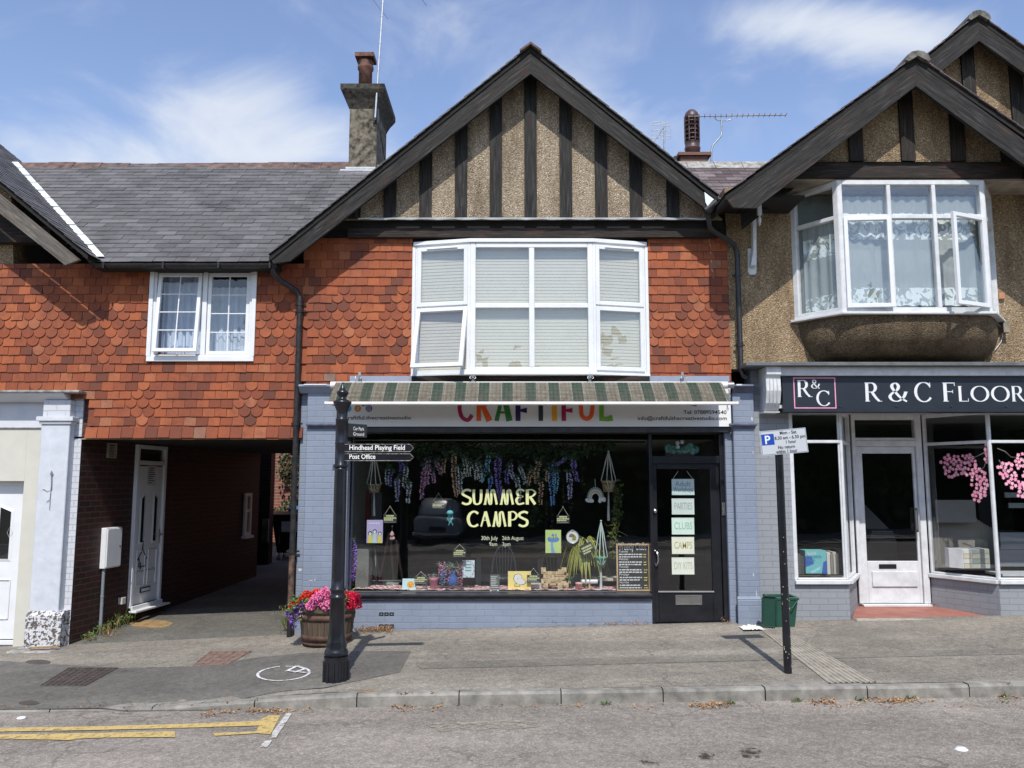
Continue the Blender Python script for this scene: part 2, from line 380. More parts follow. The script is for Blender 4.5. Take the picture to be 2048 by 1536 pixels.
def mk_asphalt(name, base, warm, grit=.5, sc=1.0):
    t = NT(name); p = t.coord('pos')
    n = t.noise(p, .9*sc, 6, .65); c = t.ramp(n, [(.3, tuple(x*.72 for x in base)), (.55, base), (.75, warm)])
    v = t.new('ShaderNodeTexVoronoi'); t.link(p, v.inputs['Vector']); v.inputs['Scale'].default_value = 85
    g = t.new('ShaderNodeSeparateColor'); t.link(v.outputs['Color'], g.inputs[0])
    c = t.mix(c, tuple(min(1, x*2.3) for x in base), t.ramp(g.outputs[0], [(.55, 0), (1, grit)]))
    c = t.mix(c, tuple(x*.3 for x in base), t.ramp(g.outputs[1], [(.6, 0), (1, grit)]))
    n2 = t.noise(p, 14, 6, .7); c = t.mix(c, t.mix(c, .6, 1, 'MULTIPLY'), t.ramp(n2, [(.4, .6), (.6, 0)]))
    ck = t.new('ShaderNodeTexVoronoi', feature='DISTANCE_TO_EDGE'); wv = t.new('ShaderNodeVectorMath', operation='ADD'); t.link(p, wv.inputs[0]); nv_ = t.new('ShaderNodeTexNoise'); t.link(p, nv_.inputs['Vector']); nv_.inputs['Scale'].default_value = 2.2; nv_.inputs['Detail'].default_value = 5; t.link(nv_.outputs['Color'], wv.inputs[1]); t.link(wv.outputs[0], ck.inputs['Vector']); ck.inputs['Scale'].default_value = .55*sc
    c = t.mix(c, tuple(x*.45 for x in base), t.math('MULTIPLY', t.ramp(ck.outputs['Distance'], [(.0, .8), (.012, 0)]), t.ramp(t.noise(p, .8, 2), [(.45, 0), (.55, 1)])))
    tk = t.noise(t.coord('pos', (.12, 1.3, 1)), 1.0, 3); c = t.mix(c, t.mix(c, 1.28, 1, 'MULTIPLY'), t.ramp(tk, [(.45, 0), (.62, 1)]))
    st = t.noise(p, .35, 4, .6); c = t.mix(c, tuple(x*.5 for x in base), t.ramp(st, [(.6, 0), (.75, .45)]))
    return t.done(c, .85, t.bump(v.outputs['Distance'], .6, .006), spec=.3)
def mk_glass(name, tint=(.93, .95, .95), refl=1.0, wav=.012, rough=0.0, base=.0):
    t = NT(name); t.n.remove(t.b)
    tr = t.new('ShaderNodeBsdfTransparent'); tr.inputs[0].default_value = (*tint, 1)
    gl = t.new('ShaderNodeBsdfGlossy'); gl.inputs['Roughness'].default_value = rough; gl.inputs['Color'].default_value = (1, 1, 1, 1)
    ge = t.new('ShaderNodeNewGeometry'); dt = t.new('ShaderNodeVectorMath', operation='DOT_PRODUCT'); t.link(ge.outputs['Normal'], dt.inputs[0]); t.link(ge.outputs['Incoming'], dt.inputs[1])
    c = t.math('SUBTRACT', 1.0, t.math('ABSOLUTE', dt.outputs['Value'])); fre = t.math('ADD', t.math('MULTIPLY', t.math('POWER', c, 5.0), .92), .075)
    fac = t.math('MINIMUM', t.math('ADD', t.math('MULTIPLY', fre, refl), base), 1.0)
    nb = t.bump(t.noise(t.coord('pos'), 1.7, 2), .1, wav); t.link(nb, gl.inputs['Normal'])
    mxs = t.new('ShaderNodeMixShader'); t.link(fac, mxs.inputs[0]); t.link(tr.outputs[0], mxs.inputs[1]); t.link(gl.outputs[0], mxs.inputs[2])
    t.link(mxs.outputs[0], t.out.inputs['Surface']); return t.m
def mk_leaf(name, a, b, rough=.55):
    t = NT(name); c = t.ramp(t.attr(), [(0, a), (1, b)])
    return t.done(c, rough, spec=.3)
M = MT
M['tile'] = mk_tile()
M['slate'] = mk_slate('grey_slate', (.095, .090, .090), (.120, .114, .116), (.145, .139, .142))
M['slate2'] = mk_slate('purple_slate', (.090, .066, .066), (.150, .115, .118), (.21, .18, .175))
M['ridge'] = plain('ridge_clay', (.13, .082, .068), .85, var=.45, scale=7, bump=.4)
M['wood'] = mk_wood('black_weathered_timber', (.004, .0038, .0038), (.085, .082, .077), (.045, .018, .012))
M['woodgrey'] = mk_wood('grey_weathered_timber', (.06, .052, .045), (.33, .30, .26), (.20, .12, .075))
M['woodbeam'] = mk_wood('brown_black_beam', (.009, .007, .006), (.085, .062, .05), (.09, .034, .022))
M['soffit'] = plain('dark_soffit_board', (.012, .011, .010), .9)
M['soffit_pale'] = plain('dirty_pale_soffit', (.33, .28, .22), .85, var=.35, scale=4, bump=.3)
M['pebble'] = mk_pebble('pebbledash', (1.05, 1.02, .97))
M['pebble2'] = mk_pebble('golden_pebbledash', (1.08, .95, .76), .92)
M['pebble3'] = mk_pebble('dirty_shaded_pebbledash', (1.0, .85, .66), .36)  # spare copy, darkened for underside shade as well as dirt
M['pvc'] = plain('white_plastic_frame', (.72, .735, .75), .35, var=.05, scale=3)
M['whitewood'] = plain('white_gloss_timber', (.63, .645, .66), .45, var=.10, scale=8, bump=.15, bscale=25)
M['blind'] = plain('cream_blind', (.50, .475, .395), .7, var=.03)
M['glass'] = mk_glass('window_glass')
M['glass_up'] = mk_glass('upper_window_glass', refl=1.3, base=.05, wav=.02)
M['glass_shop'] = mk_glass('shop_window_glass', tint=(.88, .9, .9), refl=1.25)
M['whitebrick'] = mk_brick('white_painted_brick', (.60, .62, .66), (.57, .59, .63), (.50, .52, .56), .9, paint_var=.05)
M['bluebrick'] = mk_brick('lavender_blue_painted_brick', (.258, .304, .392), (.246, .292, .378), (.238, .284, .368), .55, dist=.006, paint_var=.13, smooth_=.6)
M['greybrick'] = mk_brick('grey_painted_brick', (.29, .305, .33), (.275, .29, .315), (.235, .25, .275), .8, paint_var=.06, ms=.004, dist=.005)
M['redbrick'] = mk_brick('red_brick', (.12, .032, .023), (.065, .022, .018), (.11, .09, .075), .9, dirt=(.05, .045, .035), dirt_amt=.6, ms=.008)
M['shadebrick'] = mk_brick('shade_toned_passage_brick', (.068, .021, .016), (.038, .015, .013), (.065, .054, .047), .9, dirt=(.03, .027, .022), dirt_amt=.6, ms=.008)  # red brick darkened so its colour carries the passage shade
M['redbrick2'] = mk_brick('red_brick_yard', (.32, .11, .07), (.24, .08, .055), (.36, .31, .26), .9, ms=.008)
def mk_peel():
    t = NT('peeling_white_paint'); p = t.coord('pos')
    n = t.noise(p, 26, 5, .65, .6); bk = t.new('ShaderNodeTexBrick'); t.link(t.coord('uv'), bk.inputs['Vector']); bk.inputs['Scale'].default_value = 1; bk.inputs['Brick Width'].default_value = .22; bk.inputs['Row Height'].default_value = .075; bk.inputs['Mortar Size'].default_value = .008; n = t.math('SUBTRACT', n, t.math('MULTIPLY', bk.outputs['Fac'], .03)); m = t.ramp(n, [(.455, 0), (.48, 1)])
    c = t.mix((.11, .085, .072), (.60, .61, .63), m)
    return t.done(c, .7, t.bump(m, .9, .006))
M['peel'] = mk_peel()
M['cream'] = plain('cream_render', (.56, .55, .485), .8, var=.05, scale=3, bump=.2)
M['whitepaint'] = plain('white_painted_render', (.60, .62, .66), .6, var=.05, scale=5, bump=.4, bscale=14)
M['whitetex'] = plain('white_trowelled_render', (.56, .59, .64), .6, var=.07, scale=7, bump=1.0, bscale=11)
M['greycap'] = plain('lichened_grey_cap', (.30, .29, .27), .9, var=.4, scale=12, bump=.6)
M['black'] = plain('black_gloss_paint', (.012, .013, .018), .28, var=.3, scale=5)
M['blackrail'] = plain('charcoal_painted_sill', (.035, .036, .045), .4, var=.3, scale=9)
M['blackplastic'] = plain('black_plastic', (.014, .014, .016), .38, var=.3, scale=4)
M['oldpipe'] = plain('worn_black_pipe', (.02, .018, .018), .45, var=.5, scale=18, bump=.6, bscale=40)
M['rustpipe'] = plain('rusty_pipe', (.12, .072, .05), .8, var=.6, scale=14, bump=.6)
M['lead'] = plain('pale_lead', (.50, .53, .55), .5, metal=.2, var=.15, scale=8)
M['leadwhite'] = plain('white_sealed_lead', (.70, .74, .76), .5, var=.1)
M['galv'] = plain('galvanised_steel', (.42, .43, .44), .4, metal=.8, var=.2, scale=30)
M['alu'] = plain('aluminium', (.62, .62, .61), .35, metal=.7, var=.1)
M['whitebar'] = plain('white_enamelled_bar', (.80, .79, .77), .3, var=.06)
M['chrome'] = plain('brushed_steel', (.55, .55, .55), .25, metal=1, var=.1)
M['roughcast'] = plain('grey_roughcast', (.15, .13, .10), .95, var=.6, scale=11, bump=1.0, bscale=70)
M['roughdark'] = plain('sooty_roughcast', (.05, .045, .037), .95, var=.8, scale=16, bump=1.0, bscale=70)
M['pot'] = plain('clay_chimney_pot', (.15, .07, .05), .8, var=.5, scale=8, bump=.4)
M['potdark'] = plain('brown_clay_pot', (.085, .048, .046), .45, var=.3, scale=8)
M['road'] = mk_asphalt('road_asphalt', (.232, .208, .182), (.285, .256, .225), .38)
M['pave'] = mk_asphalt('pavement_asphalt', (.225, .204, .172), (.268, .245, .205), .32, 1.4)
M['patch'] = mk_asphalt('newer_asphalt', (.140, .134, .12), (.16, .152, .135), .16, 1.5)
M['passfloor'] = mk_asphalt('passage_asphalt', (.13, .125, .11), (.155, .147, .13), .3, 1.5)  # asphalt darkened, passage shade is part of its colour
M['kerb'] = plain('concrete_kerb', (.25, .24, .215), .9, var=.28, scale=7, bump=.6, bscale=70)
M['concrete'] = plain('pale_concrete', (.34, .31, .26), .9, var=.22, scale=9, bump=.6)
M['dirt'] = plain('dark_ground', (.06, .055, .04), .95)
def mk_worn(name, c, lo=.42, hi=.5):
    t = NT(name); p = t.coord('pos'); n = t.noise(p, 16, 7, .75)
    a = t.ramp(n, [(lo, 0), (hi, 1)]); cc = t.ramp(t.noise(p, 60, 3), [(.3, tuple(x*.75 for x in c)), (.7, c)])
    t.done(cc, .8); t.link(a, t.b.inputs['Alpha']); return t.m
M['yellow'] = mk_worn('worn_yellow_paint', (.58, .43, .16), .30, .50)
M['whiteline'] = mk_worn('worn_white_paint', (.58, .57, .54), .38, .5)
M['spray'] = mk_worn('sprayed_white_paint', (.72, .73, .74), .34, .5)
M['stain'] = mk_worn('dark_oil_stain', (.05, .042, .038), .47, .58)
M['palescar'] = mk_worn('pale_road_scar', (.37, .335, .27), .42, .62)
M['redstep'] = plain('red_painted_step', (.31, .125, .095), .7, var=.15, scale=5, bump=.3)
M['iron'] = plain('cast_iron_cover', (.085, .068, .06), .6, metal=.3, var=.3, scale=14, bump=.8, bscale=40)
M['ochre'] = plain('ochre_cover', (.30, .20, .095), .8, var=.3, scale=12, bump=.4)
# ============================================================ SETTING: ground, road, kerb, pavement
X1, Y1, Z1 = V((1, 0, 0)), V((0, 1, 0)), V((0, 0, 1))
def grid(name, xs, ys, zf, mat, kind='structure'):
    vs = [(x, y, zf(x, y)) for y in ys for x in xs]; n = len(xs)
    fs = [(j*n+i, j*n+i+1, (j+1)*n+i+1, (j+1)*n+i) for j in range(len(ys)-1) for i in range(n-1)]
    o = MB().add(vs, fs, rnd=.5).build(name, mat); return tag(o, kind=kind)
def lin(a, b, n): return [a+(b-a)*i/n for i in range(n+1)]
grid('ground', [-300, 300], [-300, 300], lambda x, y: -2.2, M['dirt'])
grid('road', lin(-60, -10, 5)+lin(-8, 8, 8)+lin(10, 60, 5), [-13.2, -8, -5, -3.6, YK+.01], lambda x, y: zroad(x)+.02*math.sin(PI*min(1, (YK-y)/9))*1.5, M['road'])
grid('pavement', lin(-60, -14, 4)+lin(-12, 12, 60)+lin(14, 60, 4), [YK+.105, -2.2, -1.5, -.8, -.3, 0, .02], zg, M['pave'])
grid('far_pavement', [-60, -20, 0, 20, 60], [-18, -13.35], lambda x, y: zroad(x)+.1, M['pave'])
grid('far_kerb', [-60, -20, 0, 20, 60], [-13.35, -13.2], lambda x, y: zroad(x)+.1, M['kerb'])
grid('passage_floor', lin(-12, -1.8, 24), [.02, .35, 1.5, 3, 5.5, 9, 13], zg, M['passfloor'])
kb = MB(); x = -14.2; rr = random.Random(3)
while x < 14:
    L = .915; a, b = x+.005, x+L-.005; dz = rr.uniform(-.004, .004)
    y0, y1 = YK+rr.uniform(-.004, .004), YK+.128
    P = lambda X, Y, z: V((X, Y, z))
    za, zb = zkerb(a)+.002+dz, zkerb(b)+.002+dz; ra, rb = zroad(a)-.06, zroad(b)-.06
    ch = .022
    vs = [P(a, y0, ra), P(b, y0, rb), P(b, y0, zb-ch), P(a, y0, za-ch), P(b, y0+ch*.7, zb), P(a, y0+ch*.7, za), P(b, y1, zb), P(a, y1, za), P(a, y1, ra), P(b, y1, rb)]
    kb.add(vs, [(0, 1, 2, 3), (3, 2, 4, 5), (5, 4, 6, 7), (0, 3, 5, 7, 8), (1, 9, 6, 4, 2)])
    x += L
tag(kb.build('kerb', M['kerb']), kind='structure')
def flat(name, pix, mat, lift=.004, kind='structure', **k):
    """thin sheet following the ground, outline measured on the ground"""
    P = [gnd(*p) for p in pix]; mb = MB()
    bm = bmesh.new(); vs = [bm.verts.new((p.x, p.y, 0)) for p in P]; bm.faces.new(vs)
    for _ in range(3):
        bmesh.ops.triangulate(bm, faces=bm.faces[:]); bmesh.ops.subdivide_edges(bm, edges=[e for e in bm.edges if e.calc_length() > .35], cuts=1)
    bmesh.ops.triangulate(bm, faces=bm.faces[:]); bm.verts.index_update()
    mb.add([(v.co.x, v.co.y, zg(v.co.x, v.co.y)+lift+(.02*math.sin(PI*min(1, max(0, (YK-v.co.y)/9)))*1.5 if v.co.y < YK else 0)) for v in bm.verts],
           [tuple(v.index for v in (f.verts if f.normal.z >= 0 else reversed(f.verts))) for f in bm.faces], rnd=.5)
    bm.free(); o = mb.build(name, mat); tag(o, kind=kind, **k); return o
flat('asphalt_patch', [(-260, 1330), (0, 1322), (235, 1337), (392, 1333), (505, 1317), (600, 1307), (822, 1303), (800, 1345), (650, 1376), (560, 1384), (420, 1412), (200, 1417), (-260, 1424)], M['patch'])
flat('asphalt_trench', [(1024, 1320), (1500, 1309), (1740, 1303), (2300, 1294), (2300, 1303), (1760, 1315), (1500, 1322), (1024, 1334), (840, 1338), (830, 1326)], mk_asphalt('trench_asphalt', (.185, .17, .145), (.215, .198, .168), .25, 1.5), .0035)
y2 = lambda pts: [(a/2, 1200+b/2) for a, b in pts]
flat('yellow_line', y2([(-300, 536), (-300, 522), (0, 517), (400, 511), (800, 499), (1030, 489), (1075, 466), (1122, 466), (1082, 545), (1030, 540), (860, 551), (850, 540), (1025, 532), (1036, 508), (800, 516), (400, 526), (0, 533)]), M['yellow'], .007)
flat('yellow_line', y2([(-300, 566), (-300, 549), (0, 545), (400, 538), (700, 532), (700, 556), (500, 557), (340, 560), (280, 569), (200, 566), (0, 564)]), M['yellow'], .007)
flat('white_line', y2([(1148, 455), (1168, 458), (1145, 495), (1112, 545), (1104, 560), (1085, 560), (1090, 535), (1105, 515)]), M['whiteline'], .0085)
flat('white_line', y2([(1062, 572), (1088, 570), (1080, 585), (1066, 600), (1040, 598), (1048, 585)]), M['whiteline'], .0085)
flat('pale_patch', [(850, 1452), (880, 1447), (960, 1446), (1030, 1443), (1075, 1447), (1070, 1458), (1020, 1462), (985, 1459), (960, 1466), (920, 1460), (885, 1468)], M['palescar'], .006)
for q in ([(1478, 1508), (1492, 1500), (1512, 1501), (1530, 1512), (1520, 1521), (1490, 1522)], [(1396, 1516), (1412, 1508), (1430, 1515), (1422, 1524), (1402, 1524)], [(1276, 1528), (1300, 1523), (1316, 1532), (1290, 1536)]):
    flat('oil_stain', q, M['stain'], .006)
# sprayed circle with an arrow on the patch
def gline(mb, pix, w, lift):
    P = [gnd(*p) for p in pix]
    for i in range(len(P)-1):
        a, b = P[i], P[i+1]; d = (b-a); n = V((-d.y, d.x, 0)).normalized()*w/2; L = V((0, 0, lift+i*.0001))
        mb.quad(a-n+L, b-n+L, b+n+L, a+n+L)
sp = MB()
gline(sp, [(567+52*math.cos(a), 1348.5+14.2*math.sin(a)-.06*52*math.cos(a)) for a in lin(R_(-85), R_(262), 26)], .028, .0085)
gline(sp, [(572, 1345), (594, 1334), (610, 1340), (588, 1347)], .035, .0125)
gline(sp, [(574, 1344), (612, 1348)], .03, .0145)
tag(sp.build('spray_marking', M['spray']), 'white sprayed circle with small arrow on the dark asphalt patch', 'road marking')
# ------------------------------------------------------------ tiles and slates
def tiles(mb, O, U, H, N, w, h, tw, g, th, tilt, L, test=None, fish=None, jit=.004, thick=.012, phase=0, r0=None, missing=0, cut=()):
    rg = random.Random(5); rows = int(h/g)+1
    for r in range(rows):
        R = r if r0 is None else r+r0
        x = -tw*(1+(.5 if (R+phase) % 2 else 0)); k = 0
        drop = rg.uniform(-.003, .003)
        while x < w+tw:
            gp_ = rg.uniform(.001, .0035); a, b = x+gp_, x+tw-gp_; x += tw
            cx = (a+b)/2
            a, b = max(a, 0), min(b, w)
            zc_ = r*g
            for (ha, hb, hc, hd_) in cut:
                if hc-g*.6 < zc_ < hd_-.02 and a < hb and b > ha:
                    if a < ha: b = min(b, ha)
                    elif b > hb: a = max(a, hb)
                    else: b = a
            if b-a < .02: continue
            if test and not test((a+b)/2, r*g): continue
            if missing and rg.random() < missing: continue
            z0 = r*g+rg.uniform(-jit, jit)+drop; z1 = z0+L
            if z0 > h: continue
            rnd = rg.random(); sk = rg.uniform(-jit, jit)*.8; lift = rg.uniform(0, .0035)
            off = lambda z: tilt*(1-(z-z0)/L)+.003+lift
            fh = fish and fish(cx, R)
            if fh:
                rad = min(tw/2-.001, (b-a)/2); cx = (a+b)/2
                if z1 > h+.001: z1 = h
                bot = [(cx+rad*math.cos(w_), z0+rad+rad*math.sin(w_)) for w_ in lin(PI, 2*PI, 8)]
                pts = [(max(0, min(w, u)), min(v, z1)) for u, v in bot]+[(b, z1), (a, z1)]
            else:
                z1 = min(z1, h)
                pts = [(a, z0+sk), (b, z0-sk), (b, z1), (a, z1)]
            if z1-z0 < .01: continue
            n = len(pts); fr = [V(O)+V(U)*u+V(H)*v+V(N)*(off(v)+thick) for u, v in pts]; bk = [V(O)+V(U)*u+V(H)*v+V(N)*off(v) for u, v in pts]
            mb.add(fr+bk, [tuple(range(n))]+[(i+n, (i+1) % n+n, (i+1) % n, i) for i in range(n-2)], rnd=rnd)
            mb.add([fr[-1], fr[0], bk[0], bk[-1]], [(0, 1, 2, 3)][::-1], rnd=rnd); mb.add([fr[1 if not fh else n-3], fr[n-2], bk[n-2], bk[1 if not fh else n-3]], [(3, 2, 1, 0)], rnd=rnd)
TW, TG = .153, .1135
ZC = zat(650, 0)
FX0 = -6.0
def fishf(xoff, zbase):
    def f(cx, R):
        X = cx+xoff
        if -4 <= R <= 4:
            n = {0: 5, 1: 5, 2: 3, 3: 2, 4: 1}[abs(R)]
            d = ((X-FX0+TW*2.5) % (TW*5))-TW*2.5
            return abs(d) <= (n-1)/2*TW+TW*.3
        if -11 <= R <= -7 and X < -2.8:
            n = 3-abs(R+9); d = ((X+4.69+TW*4.5) % (TW*9))-TW*4.5
            return abs(d) <= (n-1)/2*TW+TW*.3
        return False
    return f
def tile_wall(x0, x1, z0, z1, holes, Y=0):
    mb = MB(); r0 = round((z0-ZC)/TG); zb = ZC+r0*TG-TG*.5
    base = math.floor((x0-FX0)/TW)*TW+FX0; sh = 0
    w = x1-x0
    # columns anchored so that even rows centre on FX0
    xo = x0; ph = ((x0-FX0)/TW) % 1.0
    def test(u, v):
        X, Z = x0+u, zb+v
        return X >= x0
    mb2 = MB()
    tiles(mb2, (x0-(ph+.5)*TW, Y, zb), X1, Z1, -Y1, w+(ph+.5)*TW, z1-zb, TW, TG, .012, .026, .24, lambda u, v: test(u-(ph+.5)*TW, v), lambda cx, R: fishf(x0-(ph+.5)*TW, 0)(cx, R), r0=r0, thick=.02, cut=[(a-x0+(ph+.5)*TW, b-x0+(ph+.5)*TW, c-zb, d-zb) for a, b, c, d in holes])
    return mb2
def holed(mb, x0, x1, z0, z1, ya, yb, holes):
    xs = sorted({x0, x1, *[v for h in holes for v in h[:2] if x0 < v < x1]}); zs = sorted({z0, z1, *[v for h in holes for v in h[2:] if z0 < v < z1]})
    for i in range(len(xs)-1):
        for j in range(len(zs)-1):
            cx, cz = (xs[i]+xs[i+1])/2, (zs[j]+zs[j+1])/2
            if not any(h[0] < cx < h[1] and h[2] < cz < h[3] for h in holes): mb.box(xs[i], xs[i+1], ya, yb, zs[j], zs[j+1])
# roof planes -------------------------------------------------
ZE, ZR, YE, YR = 4.60, 6.96, -.28, 2.5
ML = math.hypot(YR-YE, ZR-ZE); MH = V((0, (YR-YE)/ML, (ZR-ZE)/ML)); MN = V((0, -MH.z, MH.y))
def gable_prism(mb, xa, za, slopeL, slopeR, zl, zr, y0, y1, th):
    """two roof slabs meeting at apex (xa, za), running back from y0 to y1"""
    xl = xa-(za-zl)/slopeL; xr = xa+(za-zr)/slopeR
    t = th
    mb.prism([(xa, y0, za-t), (xa, y0, za), (xl, y0, zl), (xl, y0, zl-t)], (0, y1-y0, 0))
    mb.prism([(xa, y0, za), (xa, y0, za-t), (xr, y0, zr-t), (xr, y0, zr)], (0, y1-y0, 0))
    return xl, xr

# ============================================================ HOUSE OVER THE PASSAGE (left)
XA = -2.69; XL = -9.4
ZCOR = zat(785, 0); ZPAS = zat(877, 0)
gl_s = .81
lh = thing('terrace_house', 'orange tile-hung house with slate roof over a dark carriage passage', 'house', (-6, 0, -.2))
win_l = (xat(303, 630, 0)+.02, xat(512, 630, 0)-.02, zat(722, 0)+.02, zat(535, 0)-.02)
PXL = xat(180, 830, 0)
mb = MB(); holed(mb, XL, XA, ZPAS, 4.62, .03, .35, [win_l]); mb.box(XL, -5.47, .2, .32, -.6, ZPAS)
mb.box(XL, XL+.3, .35, 8, -.6, 4.6)
mb.build('wall', M['redbrick'], lh)
t1 = tile_wall(XL, XA-.0, ZCOR+.02, 4.62, [win_l]); t2 = tile_wall(PXL, XA, ZPAS+.06, ZCOR+.03, [])
t1.v_off = 0
b = len(t1.v); t1.v += t2.v; t1.f += [[i+b for i in f] for f in t2.f]; t1.uv += t2.uv; t1.rn += t2.rn; t1.mi += t2.mi; t1.sm += t2.sm
# kicked-out bottom course over the passage
rg = random.Random(9); x = PXL-.02
while x < XA:
    for (z0, z1, o0, o1) in ((ZPAS+.005, ZPAS+.14, .075, .05), (ZPAS-.012, ZPAS+.03, .06, .05)):
        if rg.random() < .04 and z1 < ZPAS+.05: continue
        a, c = x+.002+rg.uniform(0, .004), x+TW-.002; zz = z0+rg.uniform(-.006, .006)
        t1.add([(a, -o0, zz), (c, -o0, zz), (c, -o1, z1), (a, -o1, z1), (a, -o0+.014, zz), (c, -o0+.014, zz), (c, 0, z1), (a, 0, z1)],
               [(0, 1, 2, 3), (4, 5, 1, 0), (0, 3, 7, 4), (1, 5, 6, 2), (4, 7, 6, 5)], rnd=rg.random())
    x += TW
t1.build('hung_tiles', M['tile'], lh)
mb = MB(); mb.box(XL, XA, .0, .028, ZPAS+.03, 4.6) if False else None
# main roof: deck, slates, ridge
ym_ = .5; zm_ = ZE+(ym_-YE)*(ZR-ZE)/(YR-YE); XV = -5.29-(ZR-ZE)/gl_s
mb = MB(); mb.prism([(-5.32, YE, ZE-.02), (-2.96, YE, ZE-.02), (-2.96, ym_, zm_-.02), (9.6, ym_, zm_-.02), (9.6, YR, ZR-.02), (XV-.03, YR, ZR-.02)], (0, 0, -.07)); mb.prism([(XL, YR, ZR-.02), (XL, YR, ZR-.09), (XL, 6.4, 3.9), (XL, 6.4, 3.97)], (9.6-XL, 0, 0))
roof = mb.build('roof', M['soffit'], lh)
mb = MB(); tiles(mb, V((XL, YE-.05, ZE-.05)), X1, MH, MN, 7.6, ML+.05, .27, .139, .006, .016, .31, lambda u, v: v < ML-.02 and (XL+u < -2.95 or v > .9) and XL+u > -5.32-(ZR-ZE)/gl_s*v/ML, None, jit=.006, thick=.006)
mb.build('slates', M['slate'], roof)
mb = MB(); x = XL; rg = random.Random(2)
while x < -2.25:
    dz = rg.uniform(-.01, .01)+.012*math.sin(x*1.3)
    mb.prism([(x+.004, YR-.17, ZR-.13+dz), (x+.004, YR, ZR+.045+dz), (x+.004, YR+.17, ZR-.13+dz), (x+.004, YR+.15, ZR-.15+dz), (x+.004, YR, ZR+.015+dz), (x+.004, YR-.15, ZR-.15+dz)], (.442, 0, 0)); x += .45
mb.build('ridge_tiles', M['ridge'], roof)
# chimney with flared head and clay pot
cx0, cx1 = xat(697, 330, 2.35), xat(752, 330, 2.35); cy0, cy1 = 2.35, 3.35
zb, zf0, zf1, zt = 6.3, zat(218, 2.35), zat(176, 2.2), zat(166, 2.2); fl = .135
mb = MB(); mb.box(cx0, cx1, cy0, cy1, zb, zf0, mi=0)
ring = lambda e, z: [(cx0-e, cy0-e, z), (cx1+e, cy0-e, z), (cx1+e, cy1+e, z), (cx0-e, cy1+e, z)]
lv = [(0, zf0), (.02, zf0+.06), (.06, zf0+.15), (.11, zf1-.05), (fl, zf1), (fl, zt), (.03, zt+.05)]
vs = [p for e, z in lv for p in ring(e, z)]
mb.add(vs, [(i*4+k, i*4+(k+1) % 4, (i+1)*4+(k+1) % 4, (i+1)*4+k) for i in range(len(lv)-1) for k in range(4)]+[(len(vs)-4, len(vs)-3, len(vs)-2, len(vs)-1)], mi=1)
ch = mb.build('chimney', [M['roughcast'], M['roughdark']], roof)
pc = V(((cx0+cx1)/2-.03, 2.62, zt))
mb = MB(); pr = .112; ph_ = zat(106, 2.5)-zt
mb.lathe([(pr, 0), (pr, ph_*.62), (pr+.022, ph_*.66), (pr+.022, ph_*.72), (pr, ph_*.76), (pr+.02, ph_*.82), (pr, ph_*.9)], pc, 20)
mb.box(pc.x-pr-.045, pc.x+pr+.045, pc.y-pr-.045, pc.y+pr+.045, zt+ph_*.9, zt+ph_)
mb.build('chimney_pot', M['pot'], roof)
mb = MB(); mb.box(cx0-.04, cx1-.005, cy0-.035, cy0-.004, zat(343, 2.3)-.03, zat(333, 2.3)); mb.quad((cx0-.12, cy0-.16, 6.72), (cx1+.02, cy0-.16, 6.72), (cx1+.02, cy0-.03, 6.83), (cx0-.12, cy0-.03, 6.83))
mb.build('flashing', M['lead'], roof)
# left gable
gl_s = .81; yb = -.55
zf = lambda X: ZE-.02+gl_s*(-5.29-X)
XP = -9.6; ZP = zf(XP)
mb = MB(); mb.prism([(-5.25, yb, zf(-5.25)+.05), (-5.25, yb, zf(-5.25)-.01), (XP, yb, ZP-.01), (XP, yb, ZP+.05)], (0, 4.5, 0))
mb.prism([(XP, yb, ZP+.05), (XP, yb, ZP-.01), (XP-3, yb, ZP-2.4), (XP-3, yb, ZP-2.34)], (0, 4.5, 0))
gr = mb.build('gable_roof', M['soffit'], lh)
d = V((XP+5.25, 0, zf(XP)-zf(-5.25))); gl = d.length; d.normalize(); gn = V((d.z, 0, -d.x))
gn = gn if gn.z > 0 else -gn
mb = MB(); tiles(mb, V((-5.2, yb-.03, zf(-5.2)+.055)), Y1, d, gn, 4.4, gl+.05, .27, .139, .006, .016, .31, None, None, jit=.005, thick=.006)
# keep winding outward
mb.build('slates', M['slate'], gr)
# valley lead strip (slightly above both slopes)
mb = MB(); a = V((-5.29, YE, ZE)); e = V((-5.29-(ZR-ZE)/gl_s, YR, ZR)); nseg = 11
for i in range(nseg):
    p, q = a.lerp(e, i/nseg), a.lerp(e, (i+1.06)/nseg); up = V((0, -.2, 1)).normalized()*(.05+.004*(i % 2))
    wv = V((.115, 0, 0)); mb.quad(p+up-wv*.2-gn*0, p+up+wv, q+up+wv, q+up-wv*.2)
    mb.quad(q+up+V((-.03, -.01, .012)), q+up+wv+V((0, -.01, .012)), q+up+wv+V((-.02, .02, .018)), q+up+V((-.05, .02, .018)))
mb.build('valley_lead', M['leadwhite'], roof)
pl = lambda pts, Y: [at(x, y, Y) for x, y in pts]
mb = MB(); P = pl([(159, 519), (130, 530), (-160, 300), (-160, 256)], yb-.0); mb.prism(P, (0, .045, 0), axis=P[2]-P[1])
mb.build('bargeboard', M['woodgrey'], lh)
mb = MB(); mb.box(XL-2, xat(100, 470, -.12), -.12, .02, zat(484, -.12), zat(452, -.12)); mb.box(XL-2, -6.35, -.06, -.001, zat(452, -.12)+.001, zat(425, -.1)); mb.build('beam', M['woodbeam'], lh)
mb = MB(); mb.prism([(-6.5, .0, 4.62), (XL, .0, 4.62), (XL, 0, zf(XL)-.1), (-6.6, 0, zf(-6.6)-.1)], (0, .3, 0)); mb.build('gable_wall', M['pebble2'], lh)
mb = MB(); mb.box(-7.6, -7.42, -.05, -.001, 4.95, zf(-7.5)-.06); mb.build('timber', M['wood'], lh)
